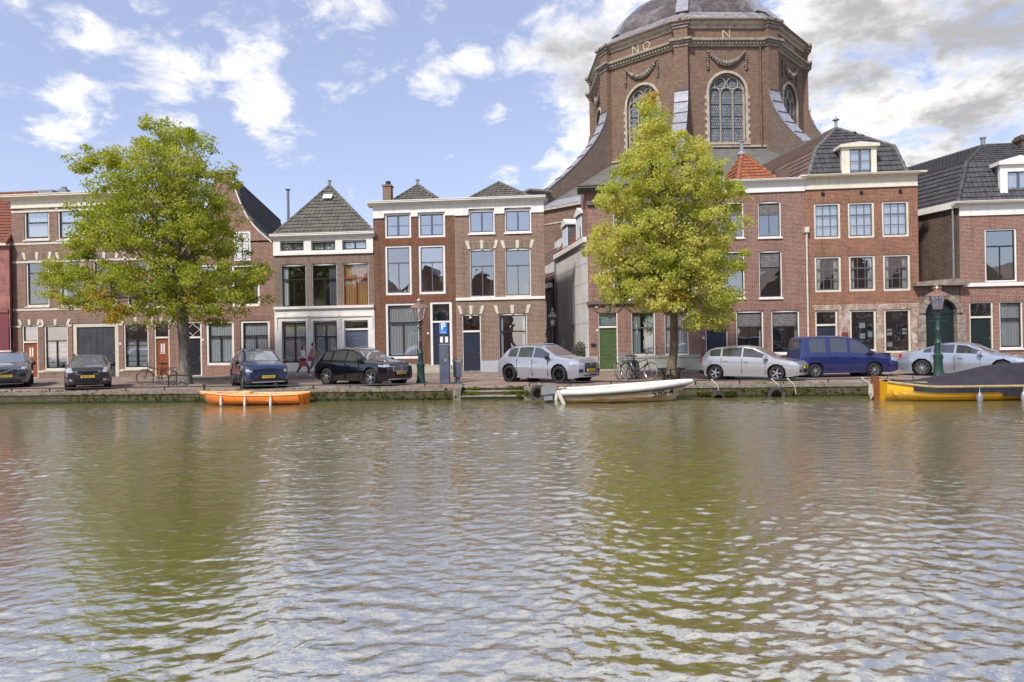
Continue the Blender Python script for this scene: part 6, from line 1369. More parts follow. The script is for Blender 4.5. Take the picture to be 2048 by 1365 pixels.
# 3 dark blue SUV
def f_blue(y, z, t, s=0):
    if .45 < y < .93 and .43 < z < .485: return 'headlight' if y > .7 else 'light_bar'
    if t: return None
    if y < .50 and .44 < z < .475: return 'light_bar'
    if y < .34 and .23 < z < .33: return 'lower_grille'
    if .34 < y < .82 and .20 < z < .20 + .12 * (1 - (y - .34) / .48): return 'air_intake'
    if .6 < y < .86 and .30 < z < .42 and z > .30 + (.86 - y) * .2: return None
    if y < .7 and .165 < z < .185: return 'skid_plate'
P_blue = carpaint('dark_blue_car_paint', (.025,.045,.115)); a = R(-90 + 35.5)
car('dark blue SUV with split headlights behind the orange rowing boat', 'car', fpos(537, 778, a, 4.54), a, 4.54, 1.86, 1.68, suv_top, suv_belt, (.27,.43), (.865,.945), suv_side, (.185,.785), .36, P_blue, K['rimsilver'], 5, f_blue, ('P-314-GG', .305), roofrails=True, mirror=True, rstyle=1, cladding=True)
# 4 black SUV
P_blk = carpaint('black_car_paint', (.006,.006,.009), .2, .12); c_, a = place((655, 770), 743, 2.86, 4.7, 1.9, .87)
def f_xc60(y, z, t, s=0):
    if .50 < y < .95 and .50 < z < .55: return 'headlight'
    if t: return None
    if y < .42 and .38 < z < .53: return 'grille'
    if y < .46 and .365 < z < .545: return 'chrome_trim'
    if .5 < y < .9 and .24 < z < .34: return 'lower_grille'
    if y < .95 and .165 < z < .185: return 'chrome_trim'
    if y < .46 and .19 < z < .24: return 'lower_grille'
car('glossy black SUV with silver spoked wheels left of the lamp post', 'car', c_, a, 4.7, 1.9, 1.65, suv_top, suv_belt, (.27,.43), (.865,.945), suv_side, (.185,.793), .375, P_blk, K['rimsilver'], 5, f_xc60, ('Z-448-NJ', .335), roofrails='chrome', mirror=True, rstyle=1, logo=lambda r_, l_, h_: bars(r_, l_, h_, .38, .385, .525))
# 5 silver SUV
P_sil = carpaint('lilac_silver_paint', (.42,.43,.48), .45, .25); c_, a = place((1021, 764), 1120, 2.82, 4.55, 1.89, .93)
def f_q5(y, z, t, s=0):
    if .50 < y < .96 and .49 < z < .565: return 'headlight'
    if t: return None
    if y < .44 and .27 < z < .55: return 'grille'
    if .52 < y < .90 and .27 < z < .375: return 'lower_grille'
    if y < .5 and .19 < z < .23: return 'lower_grille'
def ringsf(r_, L_, H_):
    b = MB(); x = L_ / 2 + .095
    for i in range(4): b.lathe([(.05, -.006), (.062, -.006), (.062, .006), (.05, .006)], (x, -.13 + i * .087, .50 * H_), 14, Matrix.Rotation(R(90), 3, 'Y'), closed=True)
    for i in range(5): b.box(x - .03, x - .01, -.38, .38, (.39 + .03 * i) * H_, (.396 + .03 * i) * H_)
    b.build('grille_bars', K['chrome'], r_, True)
car('silver grey SUV with black wheels in front of the alley', 'car', c_, a, 4.55, 1.89, 1.66, suv_top, suv_belt, (.27,.43), (.865,.945), suv_side, (.204,.824), .38, P_sil, K['rimblack'], 5, f_q5, ('K-947-RD', .335), roofrails='chrome', mirror=True, rstyle=1, logo=ringsf, trim='chrome_trim' if False else None)
# 6 silver hatchback
P_hat = carpaint('silver_paint', (.44,.45,.46), .4, .25); c_, a = place((1431, 760), 1553.5, 2.58, 4.2, 1.76, .87)
hat_top = [(0,.42),(.015,.50),(.05,.55),(.16,.62),(.24,.655),(.44,.955),(.54,1.0),(.66,.995),(.84,.95),(.90,.90),(.975,.66),(.99,.6),(1,.42)]
def f_golf(y, z, t, s=0):
    if .52 < y < .96 and .44 < z < .53: return 'headlight'
    if t: return None
    if y < .40 and .22 < z < .52: return 'grille'
    if .5 < y < .85 and .24 < z < .32: return 'lower_grille'
def r_golf(t, y, z, j):
    if t > .965 and y > .55 and .50 < z < .64: return 'taillight'
    if t > .94 and z < .28: return 'cladding'
car('silver hatchback with five spoke wheels right of the tree guard', 'car', c_, a, 4.2, 1.76, 1.48, hat_top, [(0,.5),(.1,.55),(.24,.61),(.6,.645),(.9,.67),(1,.6)], (.25,.43), (.90,.965), [(.31,.535),(.55,.745),(.765,.875)], (.205,.82), .315, P_hat, K['rimsilver'], 5, f_golf, ('27-PRB-4', .38), mirror='paint', rear=r_golf, clear=.17)
# 7 blue compact van
P_van = carpaint('royal_blue_paint', (.018,.026,.12), .15, .2); c_, a = place((1630, 756), 1748, 2.60, 4.38, 1.67, 1.12)
van_top = [(0,.36),(.015,.44),(.05,.475),(.14,.54),(.23,.575),(.40,.90),(.48,.965),(.58,.995),(.8,1.0),(.93,.985),(.965,.95),(.992,.70),(1,.36)]
def f_van(y, z, t, s=0):
    if .52 < y < .98 and .375 < z < .475: return 'headlight'
    if z < .345: return 'bumper' if not (t == 0 and y < .4 and .22 < z < .27) else 'lower_grille'
    if t: return None
    if y < .40 and .385 < z < .45: return 'grille'
car('royal blue compact van between the silver hatchback and the yellow boat', 'van', c_, a, 4.38, 1.67, 1.83, van_top, [(0,.42),(.1,.48),(.23,.53),(.6,.56),(.95,.57),(1,.5)], (.245,.405), (.968,.99), [(.315,.49),(.525,.69),(.74,.90)], (.256,.849), .305, P_van, K['rimsilver'], 8, f_van, ('65-GR-VT', .29), mirror=True, clear=.19, roofw=.80)
# 8 pale silver saloon, nose hidden beyond the frame
P_bmw = carpaint('pale_silver_blue_paint', (.40,.44,.52), .45, .25); c_, a = place((1846, 752), 2006, 2.95, 4.9, 1.88, .88)
sal_top = [(0,.42),(.015,.50),(.05,.56),(.16,.63),(.27,.675),(.44,.955),(.54,1.0),(.64,.99),(.84,.76),(.90,.735),(.965,.73),(.985,.68),(1,.42)]
def r_bmw(t, y, z, j):
    if t > .955 and .45 < y and .55 < z < .66: return 'taillight'
car('pale silver blue saloon behind the right lamp post and the covered boat', 'car', c_, a, 4.9, 1.88, 1.46, sal_top, [(0,.5),(.1,.56),(.27,.63),(.6,.66),(.85,.685),(1,.62)], (.28,.43), (.66,.82), [(.335,.52),(.535,.70),(.71,.775)], (.18,.785), .345, P_bmw, K['rimsilver'], 10, f_golf, ('H-902-SK', .36), mirror='paint', rear=r_bmw, clear=.17, trim=None)

# ------------------------------------------------------------------ boats
def hull(b, stn, flip=1, inset=0., zin=None, drop=0.):
    """stn: (x, half beam, sheer z, keel z, flare)"""
    rows = []
    for (x, hb, zs_, zk, fl) in stn:
        hb = max(.005, hb - inset); sec = []
        for i in range(9):
            v = i / 8; y = hb * (1 - (1 - v) ** fl); sec.append((x, y, lerp(zk + inset * 1.2, zs_ - drop, v)))
        rows.append([(p[0], -p[1], p[2]) for p in reversed(sec)] + sec[1:])
    o = len(b.v); m = len(rows[0])
    for r_ in rows: b.v += r_
    for i in range(len(rows) - 1):
        for j in range(m - 1):
            q = (o + i * m + j, o + i * m + j + 1, o + (i + 1) * m + j + 1, o + (i + 1) * m + j); b.f.append(q if flip > 0 else q[::-1])
    return rows
def stations(L_, B, zs0, zs1, zk, n=22, bow=.5, fl=2.2, transom=.75, sheermid=.0, rake=.0, keelrise=.35):
    """stern at x=0, bow at x=L"""
    out_ = []
    for i in range(n):
        t = i / (n - 1); hb = B / 2 * (1 - max(0, (t - bow) / (1 - bow)) ** 2.1) * (1 - (1 - transom) * max(0, 1 - t / .35) ** 2)
        zs_ = lerp(zs0, zs1, t ** 1.6) - sheermid * math.sin(math.pi * t); zk_ = zk + keelrise * max(0, (t - .72) / .28) ** 2 * abs(zs1 - zk)
        out_.append((t * L_, hb, zs_, zk_, fl))
    return out_
def boat_root(name, label, x, y, head): return thing(name, label, 'boat', (x, y, WZ), head, 'boats moored at the quay')
# orange rowing boat, bow to the left
p = P(512, 805, 26.1); L1 = 4.25; ob = boat_root('rowing_boat', 'bright orange rowing boat with white fenders moored below the blue SUV', P(604, 805, 26.1).x, 26.35, math.pi)
stn = stations(L1, 1.5, .40, .50, -.12, transom=.80, sheermid=.05, fl=3.6)
K['orange'] = mat('orange_paint', (.85,.22,.015), .4, var=.12, vs=3, coat=.2); K['orangelight'] = mat('pale_orange_paint', (.85,.48,.22), .6, var=.15, vs=5)
def rakev(b, L_, k_, z0, z1, t0=.8):
    for i, (x, y, z_) in enumerate(b.v):
        t = x / L_
        if t > t0: q = (t - t0) / (1 - t0); b.v[i] = (x - k_ * q * q * max(0, (z1 - z_) / (z1 - z0)), y, z_)
b = MB(); rows = hull(b, stn); rakev(b, L1, .42, -.12, .5, .7); b.poly(rows[0]); b.build('hull', K['orange'], ob, True, smooth=40)
b = MB(); r2 = hull(b, [(s_[0], s_[1], s_[2], s_[3], s_[4]) for s_ in stn], -1, .05); rakev(b, L1, .42, -.12, .5, .7); b.build('inner_shell', K['orangelight'], ob, True, smooth=40)
b = MB()
for s_ in (-1, 1): b.tube([(q[0], s_ * q[1], q[2] + .01) for q in stn], .032, 6)
b.build('gunwale', K['orangelight'], ob, True)
for t in (.22, .5, .74):
    q = stn[int(t * 21)]; MB().box(q[0] - .13, q[0] + .13, -q[1] * .93, q[1] * .93, q[2] - .10, q[2] - .06).build('thwart', K['orangelight'], ob, True)
b = MB().box(L1 - .75, L1 - .1, -.22, .22, .44, .47); b.build('foredeck', K['orangelight'], ob, True)
MB().box(-.06, .02, -.42, .42, -.05, .36).box(-.10, -.05, -.12, .12, -.1, .3).build('transom', K['orange'], ob, True)
MB().tube([(1.2, .3, .42), (3.1, -.1, .5)], .022, 6).box(1.0, 1.25, .2, .4, .40, .42).build('oar', K['orangelight'], ob, True)
b = MB().lathe([(.06, 0), (.28, .02), (.26, .10), (.05, .13)], (2.2, .35, .42), 10); b.build('cushion', K['orangelight'], ob, True)
for t in (.24, .50, .75):
    q = stn[int(t * 21)]; MB().lathe([(0, -.38), (.035, -.36), (.048, -.32), (.048, -.08), (.025, -.02), (.010, .02), (.010, .12), (0, .12)], (q[0], q[1] + .07, q[2] - .05), 10).build('fender', K['white'], ob, True, smooth=50)
# white sloop, bow to the right
wb_ = boat_root('motor_boat', 'worn white open boat with outboard motor lettered on the bow beside the landing steps', P(1120, 800, 25.8).x, 26.1, R(2)); L2 = (P(1388, 770, 25.8).x - P(1120, 800, 25.8).x)
def wmat():
    m, n, l, p = newmat('worn_white_hull'); p.inputs['Roughness'].default_value = .5; tc = n.new('ShaderNodeTexCoord'); sp = n.new('ShaderNodeSeparateXYZ'); l.new(tc.outputs['Object'], sp.inputs[0])
    mp = n.new('ShaderNodeMapping'); mp.inputs[3].default_value = (.8, 1, 7); l.new(tc.outputs['Object'], mp.inputs[0]); nz = n.new('ShaderNodeTexNoise'); nz.inputs['Scale'].default_value = 1.6; nz.inputs['Detail'].default_value = 6; l.new(mp.outputs[0], nz.inputs['Vector'])
    h_ = n.new('ShaderNodeMath'); h_.operation = 'MULTIPLY_ADD'; l.new(sp.outputs[0], h_.inputs[0]); h_.inputs[1].default_value = -.055; l.new(sp.outputs[2], h_.inputs[2])
    mr = n.new('ShaderNodeMapRange'); l.new(h_.outputs[0], mr.inputs[0]); mr.inputs[1].default_value = .34; mr.inputs[2].default_value = .12; ad = n.new('ShaderNodeMath'); ad.operation = 'MULTIPLY'; l.new(mr.outputs[0], ad.inputs[0]); 
    m2 = n.new('ShaderNodeMapRange'); l.new(nz.outputs[0], m2.inputs[0]); m2.inputs[1].default_value = .35; m2.inputs[2].default_value = .6; m2.inputs[3].default_value = .3; l.new(m2.outputs[0], ad.inputs[1])
    mx = n.new('ShaderNodeMix'); mx.data_type = 'RGBA'; l.new(ad.outputs[0], mx.inputs[0]); mx.inputs[6].default_value = (.76,.74,.68,1); mx.inputs[7].default_value = (.40,.22,.06,1); l.new(mx.outputs[2], p.inputs['Base Color']); return m
K['hullwhite'] = wmat(); K['dirtywhite'] = mat('dirty_white', (.74,.72,.67), .6, col2=(.52,.50,.45), vs=2.5, stretch=(1,1,1), lo=.45, hi=.75)
stn = stations(L2, 1.9, .44, .76, -.2, transom=.82, fl=4.2, bow=.45, keelrise=.55); stn = [(x + (.0 if i < 16 else .0), hb, a_, b_, f_) for i, (x, hb, a_, b_, f_) in enumerate(stn)]
def rake(stn, L_, k_):      # stem leans forward: lower points are pulled back by hull() through keel rise, so only the top reaches the bow
    return stn
b = MB(); rows = hull(b, stn)
def rakev(b, L_, k_, z0, z1, t0=.8):
    for i, (x, y, z_) in enumerate(b.v):
        t = x / L_
        if t > t0: q = (t - t0) / (1 - t0); b.v[i] = (x - k_ * q * q * max(0, (z1 - z_) / (z1 - z0)), y, z_)
rakev(b, L2, .75, -.2, .82); b.poly(rows[0]); b.build('hull', K['hullwhite'], wb_, True, smooth=40)
b = MB(); hull(b, stn, -1, .07); rakev(b, L2, .75, -.2, .82); b.build('inner_shell', K['dirtywhite'], wb_, True, smooth=40)
b = MB()
for s_ in (-1, 1): b.tube([(q[0], s_ * (q[1] + .03), q[2] - .06) for q in stn], [.10] * 21 + [.085], 8)
b.build('rubbing_roll', K['dirtywhite'], wb_, True, smooth=60)
b = MB(); 
for s_ in (-1, 1): b.tube([(q[0] - .0, s_ * (q[1] + .035), q[2] - .18) for q in stn[:-1]], .024, 5)
b.build('strake', K['greyframe'], wb_, True)
for t in (.3, .55, .8): q = stn[int(t * 21)]; MB().box(q[0] - .15, q[0] + .15, -q[1] * .9, q[1] * .9, q[2] - .18, q[2] - .13).build('thwart', K['dirtywhite'], wb_, True)
sx = stn[15]; tm_ = text_mb('SBS 4', .36, Matrix(((1, 0, 0, 0), (0, 0, -1, 0), (0, 1, 0, 0), (0, 0, 0, 1))), .004, .006)
def hully(x, z_):
    for i in range(len(stn) - 1):
        if stn[i][0] <= x <= stn[i + 1][0]:
            t = (x - stn[i][0]) / (stn[i + 1][0] - stn[i][0]); hb = lerp(stn[i][1], stn[i + 1][1], t); zs_ = lerp(stn[i][2], stn[i + 1][2], t); zk = lerp(stn[i][3], stn[i + 1][3], t); v = min(1, max(0, (z_ - zk) / (zs_ - zk))); return hb * (1 - (1 - v) ** stn[i][4])
    return .5
v2 = []
for (x, y, z_) in tm_.v:
    xx = x + L2 * .765; zz = z_ + .33 + .12 * x; k2 = max(0, (xx / L2 - .8) / .2); v2.append((xx, -hully(min(L2 - .01, xx + .75 * k2 * k2 * (.82 - zz) / 1.02), zz) - .006 + (y if abs(y) < .01 else 0), zz))
tm_.v = v2; tm_.build('lettering', K['ink'], wb_, True)
om = thing_part_local('outboard_motor', wb_, (-.30, -.3, .25)); MB().prism([(-.42, -.19, .04), (.14, -.19, .10), (.16, -.19, .34), (-.10, -.19, .42), (-.40, -.19, .30)], (0, .38, 0)).box(-.30, .02, -.13, .13, -.15, .05).build('cowling', K['zinc'], om, True)
MB().box(-.12, .04, -.06, .06, -.55, .1).tube([(.1, 0, .2), (.55, .1, .28)], .02, 6).build('leg', K['blackplastic'], om, True)
MB().tube([(.02, .95 * .75, .5), (-.12, .8, .2), (-.16, .82, -.15)][:3], [.02, .07, .06], 8).build('fender', K['dirtywhite'], wb_, True)
b = MB().lathe([(0, -.3), (.07, -.28), (.08, .0), (.07, .28), (0, .3)], (.02, -.86, .22), 8, Matrix.Rotation(R(-24), 3, 'Y')); b.build('fender', K['dirtywhite'], wb_, True, smooth=50)
# yellow boat with a dark cover, stern and rusty rudder to the left
yb_ = boat_root('covered_boat', 'yellow and black boat under a dark purple grey tarpaulin at the right edge', P(1772, 800, 25.4).x, 25.9, R(1.5)); L3_ = 8.6
K['yellow'] = mat('yellow_paint', (.88,.47,.01), .35, var=.08, vs=2, coat=.3); K['tarp'] = mat('dark_tarpaulin', (.024,.020,.030), .75, var=.35, vs=.9, bump=.15, bs=12); K['rust'] = mat('rust', (.26,.08,.03), .85, col2=(.13,.05,.03), vs=5, bump=.3); K['teak'] = mat('teak_rail', (.42,.30,.14), .6, var=.2, vs=8); K['hullblack'] = mat('black_hull_band', (.025,.026,.035), .3, var=.3, vs=2, coat=.4, stretch=(3,3,.3))
st3 = []
for i in range(26):
    t = i / 25; hb = 1.25 * (1 - max(0, (t - .6) / .4) ** 2.2) * (1 - .52 * max(0, 1 - t / .22) ** 1.8); st3.append((t * L3_, hb, .50 + .16 * max(0, 1 - t / .16) ** 1.5 + .55 * max(0, t - .55) ** 1.5, -.25, 2.6 + 1.2 * min(1, t / .2)))
b = MB(); rows = hull(b, st3); b.poly(rows[0]); b.build('hull', K['yellow'], yb_, True, smooth=40)
b = MB()
for s_ in (-1, 1):
    for i in range(2, 25):
        x0, hb0, z0_ = st3[i][0], st3[i][1], st3[i][2]; x1, hb1, z1_ = st3[i + 1][0], st3[i + 1][1], st3[i + 1][2]; dz = .20 if x0 < 3.1 else .34
        b.prism([(x0, s_ * (hb0 + .012), z0_ - .04), (x1, s_ * (hb1 + .012), z1_ - .04), (x1, s_ * (hb1 + .006), z1_ - dz), (x0, s_ * (hb0 + .006), z0_ - dz)], (0, s_ * .03, 0))
b.build('black_band', K['hullblack'], yb_, True)
b = MB(); 
for s_ in (-1, 1): b.tube([(q[0], s_ * (q[1] + .02), q[2]) for q in st3], .045, 6)
b.build('rubbing_rail', K['teak'], yb_, True)
MB().poly([(q[0], q[1] * .98, q[2] - .02) for q in st3] + [(q[0], -q[1] * .98, q[2] - .02) for q in reversed(st3)]).build('deck', K['teak'], yb_, True)
# tarpaulin over a ridge pole
def ridgez(x): return float(np.interp(x, [.45, 1.2, 2.2, 3.4, 4.6, 5.6, 6.8, 8.0, 8.6], [.08, .15, .31, .56, .72, .72, .66, .5, .2]))
g = []; nx_ = 90; ny_ = 17
for i in range(nx_):
    x = .45 + (8.5 - .45) * i / (nx_ - 1); hb = float(np.interp(x, [q[0] for q in st3], [q[1] for q in st3])); zs_ = float(np.interp(x, [q[0] for q in st3], [q[2] for q in st3])); rz = ridgez(x); row = []
    for j in range(ny_):
        v = -1 + 2 * j / (ny_ - 1); base = rz * (1 - abs(v) ** (1.25)); fold = .022 * math.sin(x * 6.5 + 3 * math.sin(x * 1.7) + v * 2.2) * (abs(v) * (1 - abs(v)) * 4) + .03 * math.sin(v * 9 + x * 2.1) * (1 - abs(v)); 
        arc = .10 * math.exp(-((x - 5.0 - .9 * abs(v)) / .12) ** 2) * (1 - abs(v)) 
        row.append((x, v * (hb + .05), zs_ + .02 + base + fold * min(1, rz * 3) + arc * .5 - (.0 if abs(v) < 1 else .06)))
    g.append(row)
b = MB(); o_ = 0
for r_ in g: b.v += r_
for i in range(nx_ - 1):
    for j in range(ny_ - 1): b.f.append((i * ny_ + j, (i + 1) * ny_ + j, (i + 1) * ny_ + j + 1, i * ny_ + j + 1))
b.build('tarpaulin', K['tarp'], yb_, True, smooth=70)
MB().prism([(-.34, -.03, -.35), (-.08, -.03, -.35), (-.02, -.03, .3), (-.02, -.03, .80), (-.28, -.03, .86), (-.30, -.03, .3)], (0, .06, 0)).build('rudder', K['rust'], yb_, True)
MB().tube([(-.15, 0, .80), (.75, .02, .72)], .025, 6).build('tiller', K['teak'], yb_, True)
MB().tube([(-.03, -.5, .7), (.1, -.55, .92), (.8, -.6, .92), (.9, -.6, .7)], .015, 6).build('stern_rail', K['iron'], yb_, True)
MB().lathe([(.09, -.04), (.17, -.04), (.17, .04), (.09, .04)], (.28, -.66, .36), 12, Matrix.Rotation(R(90), 3, 'X'), closed=True).build('hawse_ring', K['yellow'], yb_, True)
for i, (x, big) in enumerate(((2.62, 1), (4.02, .85), (5.35, 1.15))):
    q = float(np.interp(x, [s_[0] for s_ in st3], [s_[1] for s_ in st3])); 
    pr_ = [(0, -.34), (.07, -.32), (.105, -.22), (.10, -.10), (.05, 0), (.015, .03), (.012, .2), (0, .2)] if i != 2 else [(0, -.30), (.09, -.27), (.15, -.16), (.12, -.04), (.05, .03), (.015, .06), (.012, .22), (0, .22)]
    MB().lathe([(a_ * big, b_) for a_, b_ in pr_], (x, -q - .13, .30), 12).build('fender', K['zinc'], yb_, True, smooth=50)
b = MB()
for i in range(5):
    x = -.42 + .02 * i; b.tube([(x, -.15, .55 - i * .02), (x - .04, -.18, .25), (x + .02, -.2, .0 + i * .03), (x + .05, -.15, .3), (x + .02, -.15, .56)], .012, 5)
b.build('mooring_rope', K['rope'], yb_, True)

# ------------------------------------------------------------------ street furniture
def lamp(label, x, y, H_, col_post, col_lant, base_h=1.1, shaft='lampgreen'):
    t = thing('street_lamp', label, 'street lamp', (x, y, 0), 0, 'street lamps on the quay')
    MB().lathe([(.23, 0), (.23, .06), (.19, .14), (.165, base_h * .52), (.19, base_h * .56), (.19, base_h * .66), (.13, base_h * .70), (.11, base_h * .95), (.14, base_h), (.12, base_h + .06), (.095, base_h + .14)], (x, y, 0), 12).build('base', K[col_post], t, smooth=35)
    zl = H_ - 1.02
    MB().lathe([(.09, base_h + .14), (.085, base_h + .5), (.105, base_h + .53), (.085, base_h + .56), (.07, zl - .35), (.11, zl - .33), (.11, zl - .28), (.07, zl - .25), (.07, zl - .1), (.12, zl - .04), (.05, zl)], (x, y, 0), 12).build('post', K[shaft], t, smooth=35)
    MB().tube([(x - .33, y, zl - .42), (x + .33, y, zl - .42)], .018, 6).build('ladder_bar', K[col_post], t)
    b = MB()
    for a_ in range(4):
        q = a_ * math.pi / 2 + math.pi / 4; d = Vector((math.cos(q), math.sin(q), 0)); c0 = Vector((x, y, zl))
        b.tube([c0 + d * .04 + Vector((0, 0, -.2)), c0 + d * .17 + Vector((0, 0, -.12)), c0 + d * .13 + Vector((0, 0, .0)), c0 + d * .16 + Vector((0, 0, .08))], .014, 5)
    b.build('scroll', K['iron'], t)
    lt = thing_part('lantern', t, (x, y, zl)); b = MB(); n = 6
    pr0, pr1 = .17, .31; z0, z1 = zl + .06, zl + .60
    for k in range(n):
        q = 2 * math.pi * k / n + .26; d = Vector((math.cos(q), math.sin(q), 0)); b.tube([Vector((x, y, z0)) + d * pr0, Vector((x, y, z1)) + d * pr1], .016, 5)
    b.lathe([(pr0 + .02, 0), (pr0 + .02, .03), (.03, .03)], (x, y, z0 - .02), n, phase=.26); b.build('cage', K[col_lant], lt)
    MB().lathe([(pr0, z0 - zl), (pr1 - .01, z1 - zl)], (x, y, zl), n, phase=.26).build('pane', K['lampglass'], lt)
    MB().lathe([(.47, .58), (.44, .62), (.28, .74), (.15, .79), (.15, .90), (.19, .91), (.17, .96), (.06, .98), (.04, 1.02), (0, 1.03)], (x, y, zl), 12).build('hood', K[col_lant], lt, smooth=35)
    MB().lathe([(.05, .0), (.07, .1), (.06, .25), (0, .3)], (x, y, zl + .12), 8).build('bulb', K['white'], lt)
    return t
pl = G(842, 767); lamp('tall lamp post with copper lantern and green base beside the blue parking sign', pl.x, pl.y, P(842, 597, pl.y).z, 'lampgreen', 'copper', 1.35, 'lampgrey')
pr = P(1876, 700, 30.4); lamp('weathered green lamp post with copper lantern in front of the stone gate', pr.x, 30.4, P(1873, 572, 30.4).z, 'lampgreen', 'copper', 1.45)
# lantern on a bracket at the alley corner
p = P(1105, 640, FY - .55); wl = thing('wall_lantern', 'dark lantern on a wall bracket at the corner of the alley', 'wall lantern', (p.x, FY - .55, p.z)); x, y, z0 = p.x, FY - .55, p.z - .35
b = MB()
for k in range(4): q = math.pi / 2 * k + .785; d = Vector((math.cos(q), math.sin(q), 0)); b.tube([Vector((x, y, z0)) + d * .13, Vector((x, y, z0 + .5)) + d * .27], .015, 5)
b.lathe([(.38, .5), (.34, .54), (.12, .74), (.10, .86), (.13, .87), (.05, .95), (0, 1.05)], (x, y, z0), 4, phase=.785).build('cage', K['iron'], wl)
MB().lathe([(.125, 0), (.26, .5)], (x, y, z0), 4, phase=.785).build('pane', K['lampglass'], wl); MB().lathe([(.05, .1), (.08, .25), (0, .4)], (x, y, z0), 8).build('bulb', K['white'], wl)
MB().tube([(x, y, z0 - .02), (x, y, z0 - .3), (x - .2, y + .25, z0 - .38), (P(1089, 650, FY).x, FY - .01, z0 - .42)], .022, 6).tube([(x, y, z0 - .12), (x - .12, y + .3, z0 - .7), (P(1089, 650, FY).x, FY - .01, z0 - .9)], .016, 6).build('bracket', K['iron'], wl)
MB().tube([(x, y + .1, z0 - .3), (x, y + .1, PZ)], .03, 6).build('pole', K['iron'], wl)
# parking sign, ticket machine, bin
K['signblue'] = mat('sign_blue', (.03,.20,.60), .4, var=.05); K['machine'] = mat('machine_grey_blue', (.085,.10,.145), .45, var=.25, vs=3); K['signwhite'] = mat('sign_white', (.8,.8,.8), .5, var=.02)
p = G(890, 767); x, y = p.x, p.y; tm = thing('ticket_machine', 'dark blue grey parking ticket machine between the lamp post and the bin', 'ticket machine', (x, y, 0))
zt1 = P(889, 689, y).z; b = MB().box(x - .21, x + .21, y - .15, y + .15, 0, zt1 * .47).box(x - .205, x + .205, y - .155, y + .15, zt1 * .475, zt1 - .03); b.build('housing', K['machine'], tm)
MB().box(x - .22, x + .22, y - .17, y + .16, zt1 - .028, zt1 + .02).build('lid', K['zinc'], tm); MB().box(x - .12, x + .1, y - .165, y - .156, zt1 * .70, zt1 * .82).build('display', K['greyframe'], tm); MB().box(x + .02, x + .14, y - .17, y - .156, zt1 * .56, zt1 * .62).build('coin_tray', K['zinc'], tm)
zb_ = P(888, 668, y).z; zt2 = P(888, 646, y).z; ps = thing('parking_sign', 'blue parking sign with a white letter P above the ticket machine', 'sign', (x, y, zt1))
MB().tube([(x - .03, y + .05, zt1 + .021), (x - .03, y + .05, zt2 - .02)], .028, 8).build('post', K['greyframe'], ps)
MB().box(x - .22, x + .14, y - .0, y + .02, zb_, zt2).build('panel', K['signblue'], ps); m4 = Matrix(((1, 0, 0, x - .04), (0, 0, -1, y - .004), (0, 1, 0, (zb_ + zt2) / 2 + .06), (0, 0, 0, 1))); text_mb('P', .42, m4, .003, .01).build('lettering', K['signwhite'], ps)
m4 = Matrix(((1, 0, 0, x - .04), (0, 0, -1, y - .004), (0, 1, 0, zb_ + .06), (0, 0, 0, 1))); text_mb('ZONE', .085, m4, .003, .001).build('lettering', K['signwhite'], ps)
for xx in (-.19, .04): MB().box(x + xx, x + xx + .13, y - .01, y + .01, zt1 + .08, zt1 + .34).build('notice', K['signwhite'], ps)
p = G(915, 765.5); x, y = p.x, p.y; bn = thing('litter_bin', 'blue grey litter bin with pale slanted hood right of the ticket machine', 'litter bin', (x, y, 0)); zt3 = P(915, 724, y).z
MB().box(x - .09, x + .11, y - .08, y + .08, 0, .3).box(x - .16, x + .17, y - .14, y + .14, .25, zt3 - .02).build('body', K['machine'], bn); MB().prism([(x - .20, y - .17, zt3), (x + .17, y - .17, zt3 - .04), (x + .23, y - .17, zt3 + .12), (x + .0, y - .17, zt3 + .06), (x - .18, y - .17, zt3 + .13)], (0, .34, 0)).build('hood', K['zinc'], bn)
# low mooring rails along the quay edge
def rail(label, xa, xb, seed):
    y = QY + .22; t = thing('mooring_rail', label, 'rail', ((xa + xb) / 2, y, 0), 0, 'low pipe rails along the quay edge'); rr = random.Random(seed); zr = .175
    b = MB(); pts = [(xa, y, .0), (xa, y, zr - .03), (xa + .04, y, zr)]; n = int((xb - xa) / 1.5)
    for i in range(1, n): x = lerp(xa, xb, i / n); pts.append((x, y, zr + rr.uniform(-.008, .008)))
    pts += [(xb - .04, y, zr), (xb, y, zr - .03), (xb, y, 0)]; b.tube(pts, .022, 7); b.build('pipe', K['lampgreen'] if seed % 2 else K['iron'], t)
    for i in range(1, n):
        x = lerp(xa, xb, i / n); MB().tube([(x, y, 0), (x, y, zr - .021)], .017, 6).lathe([(.035, -.03), (.035, .03)], (x, y, zr - .04), 6).build('post', K['iron'], t)
for i, (a_, b_, lb) in enumerate(((-60, -8, 'low iron mooring rail in front of the grey blue and dark grey cars'), (404, 924, 'low green mooring rail above the orange rowing boat'), (1058, 1392, 'low mooring rail above the white boat'), (1394, 1752, 'low mooring rail in front of the silver hatchback and blue van'))):
    xa = P(a_ if a_ > -8 else -60, 776, QY).x; xb = P(b_, 776, QY).x
    if i == 0: xb = P(402, 780, QY).x
    rail(lb, xa, xb, i)
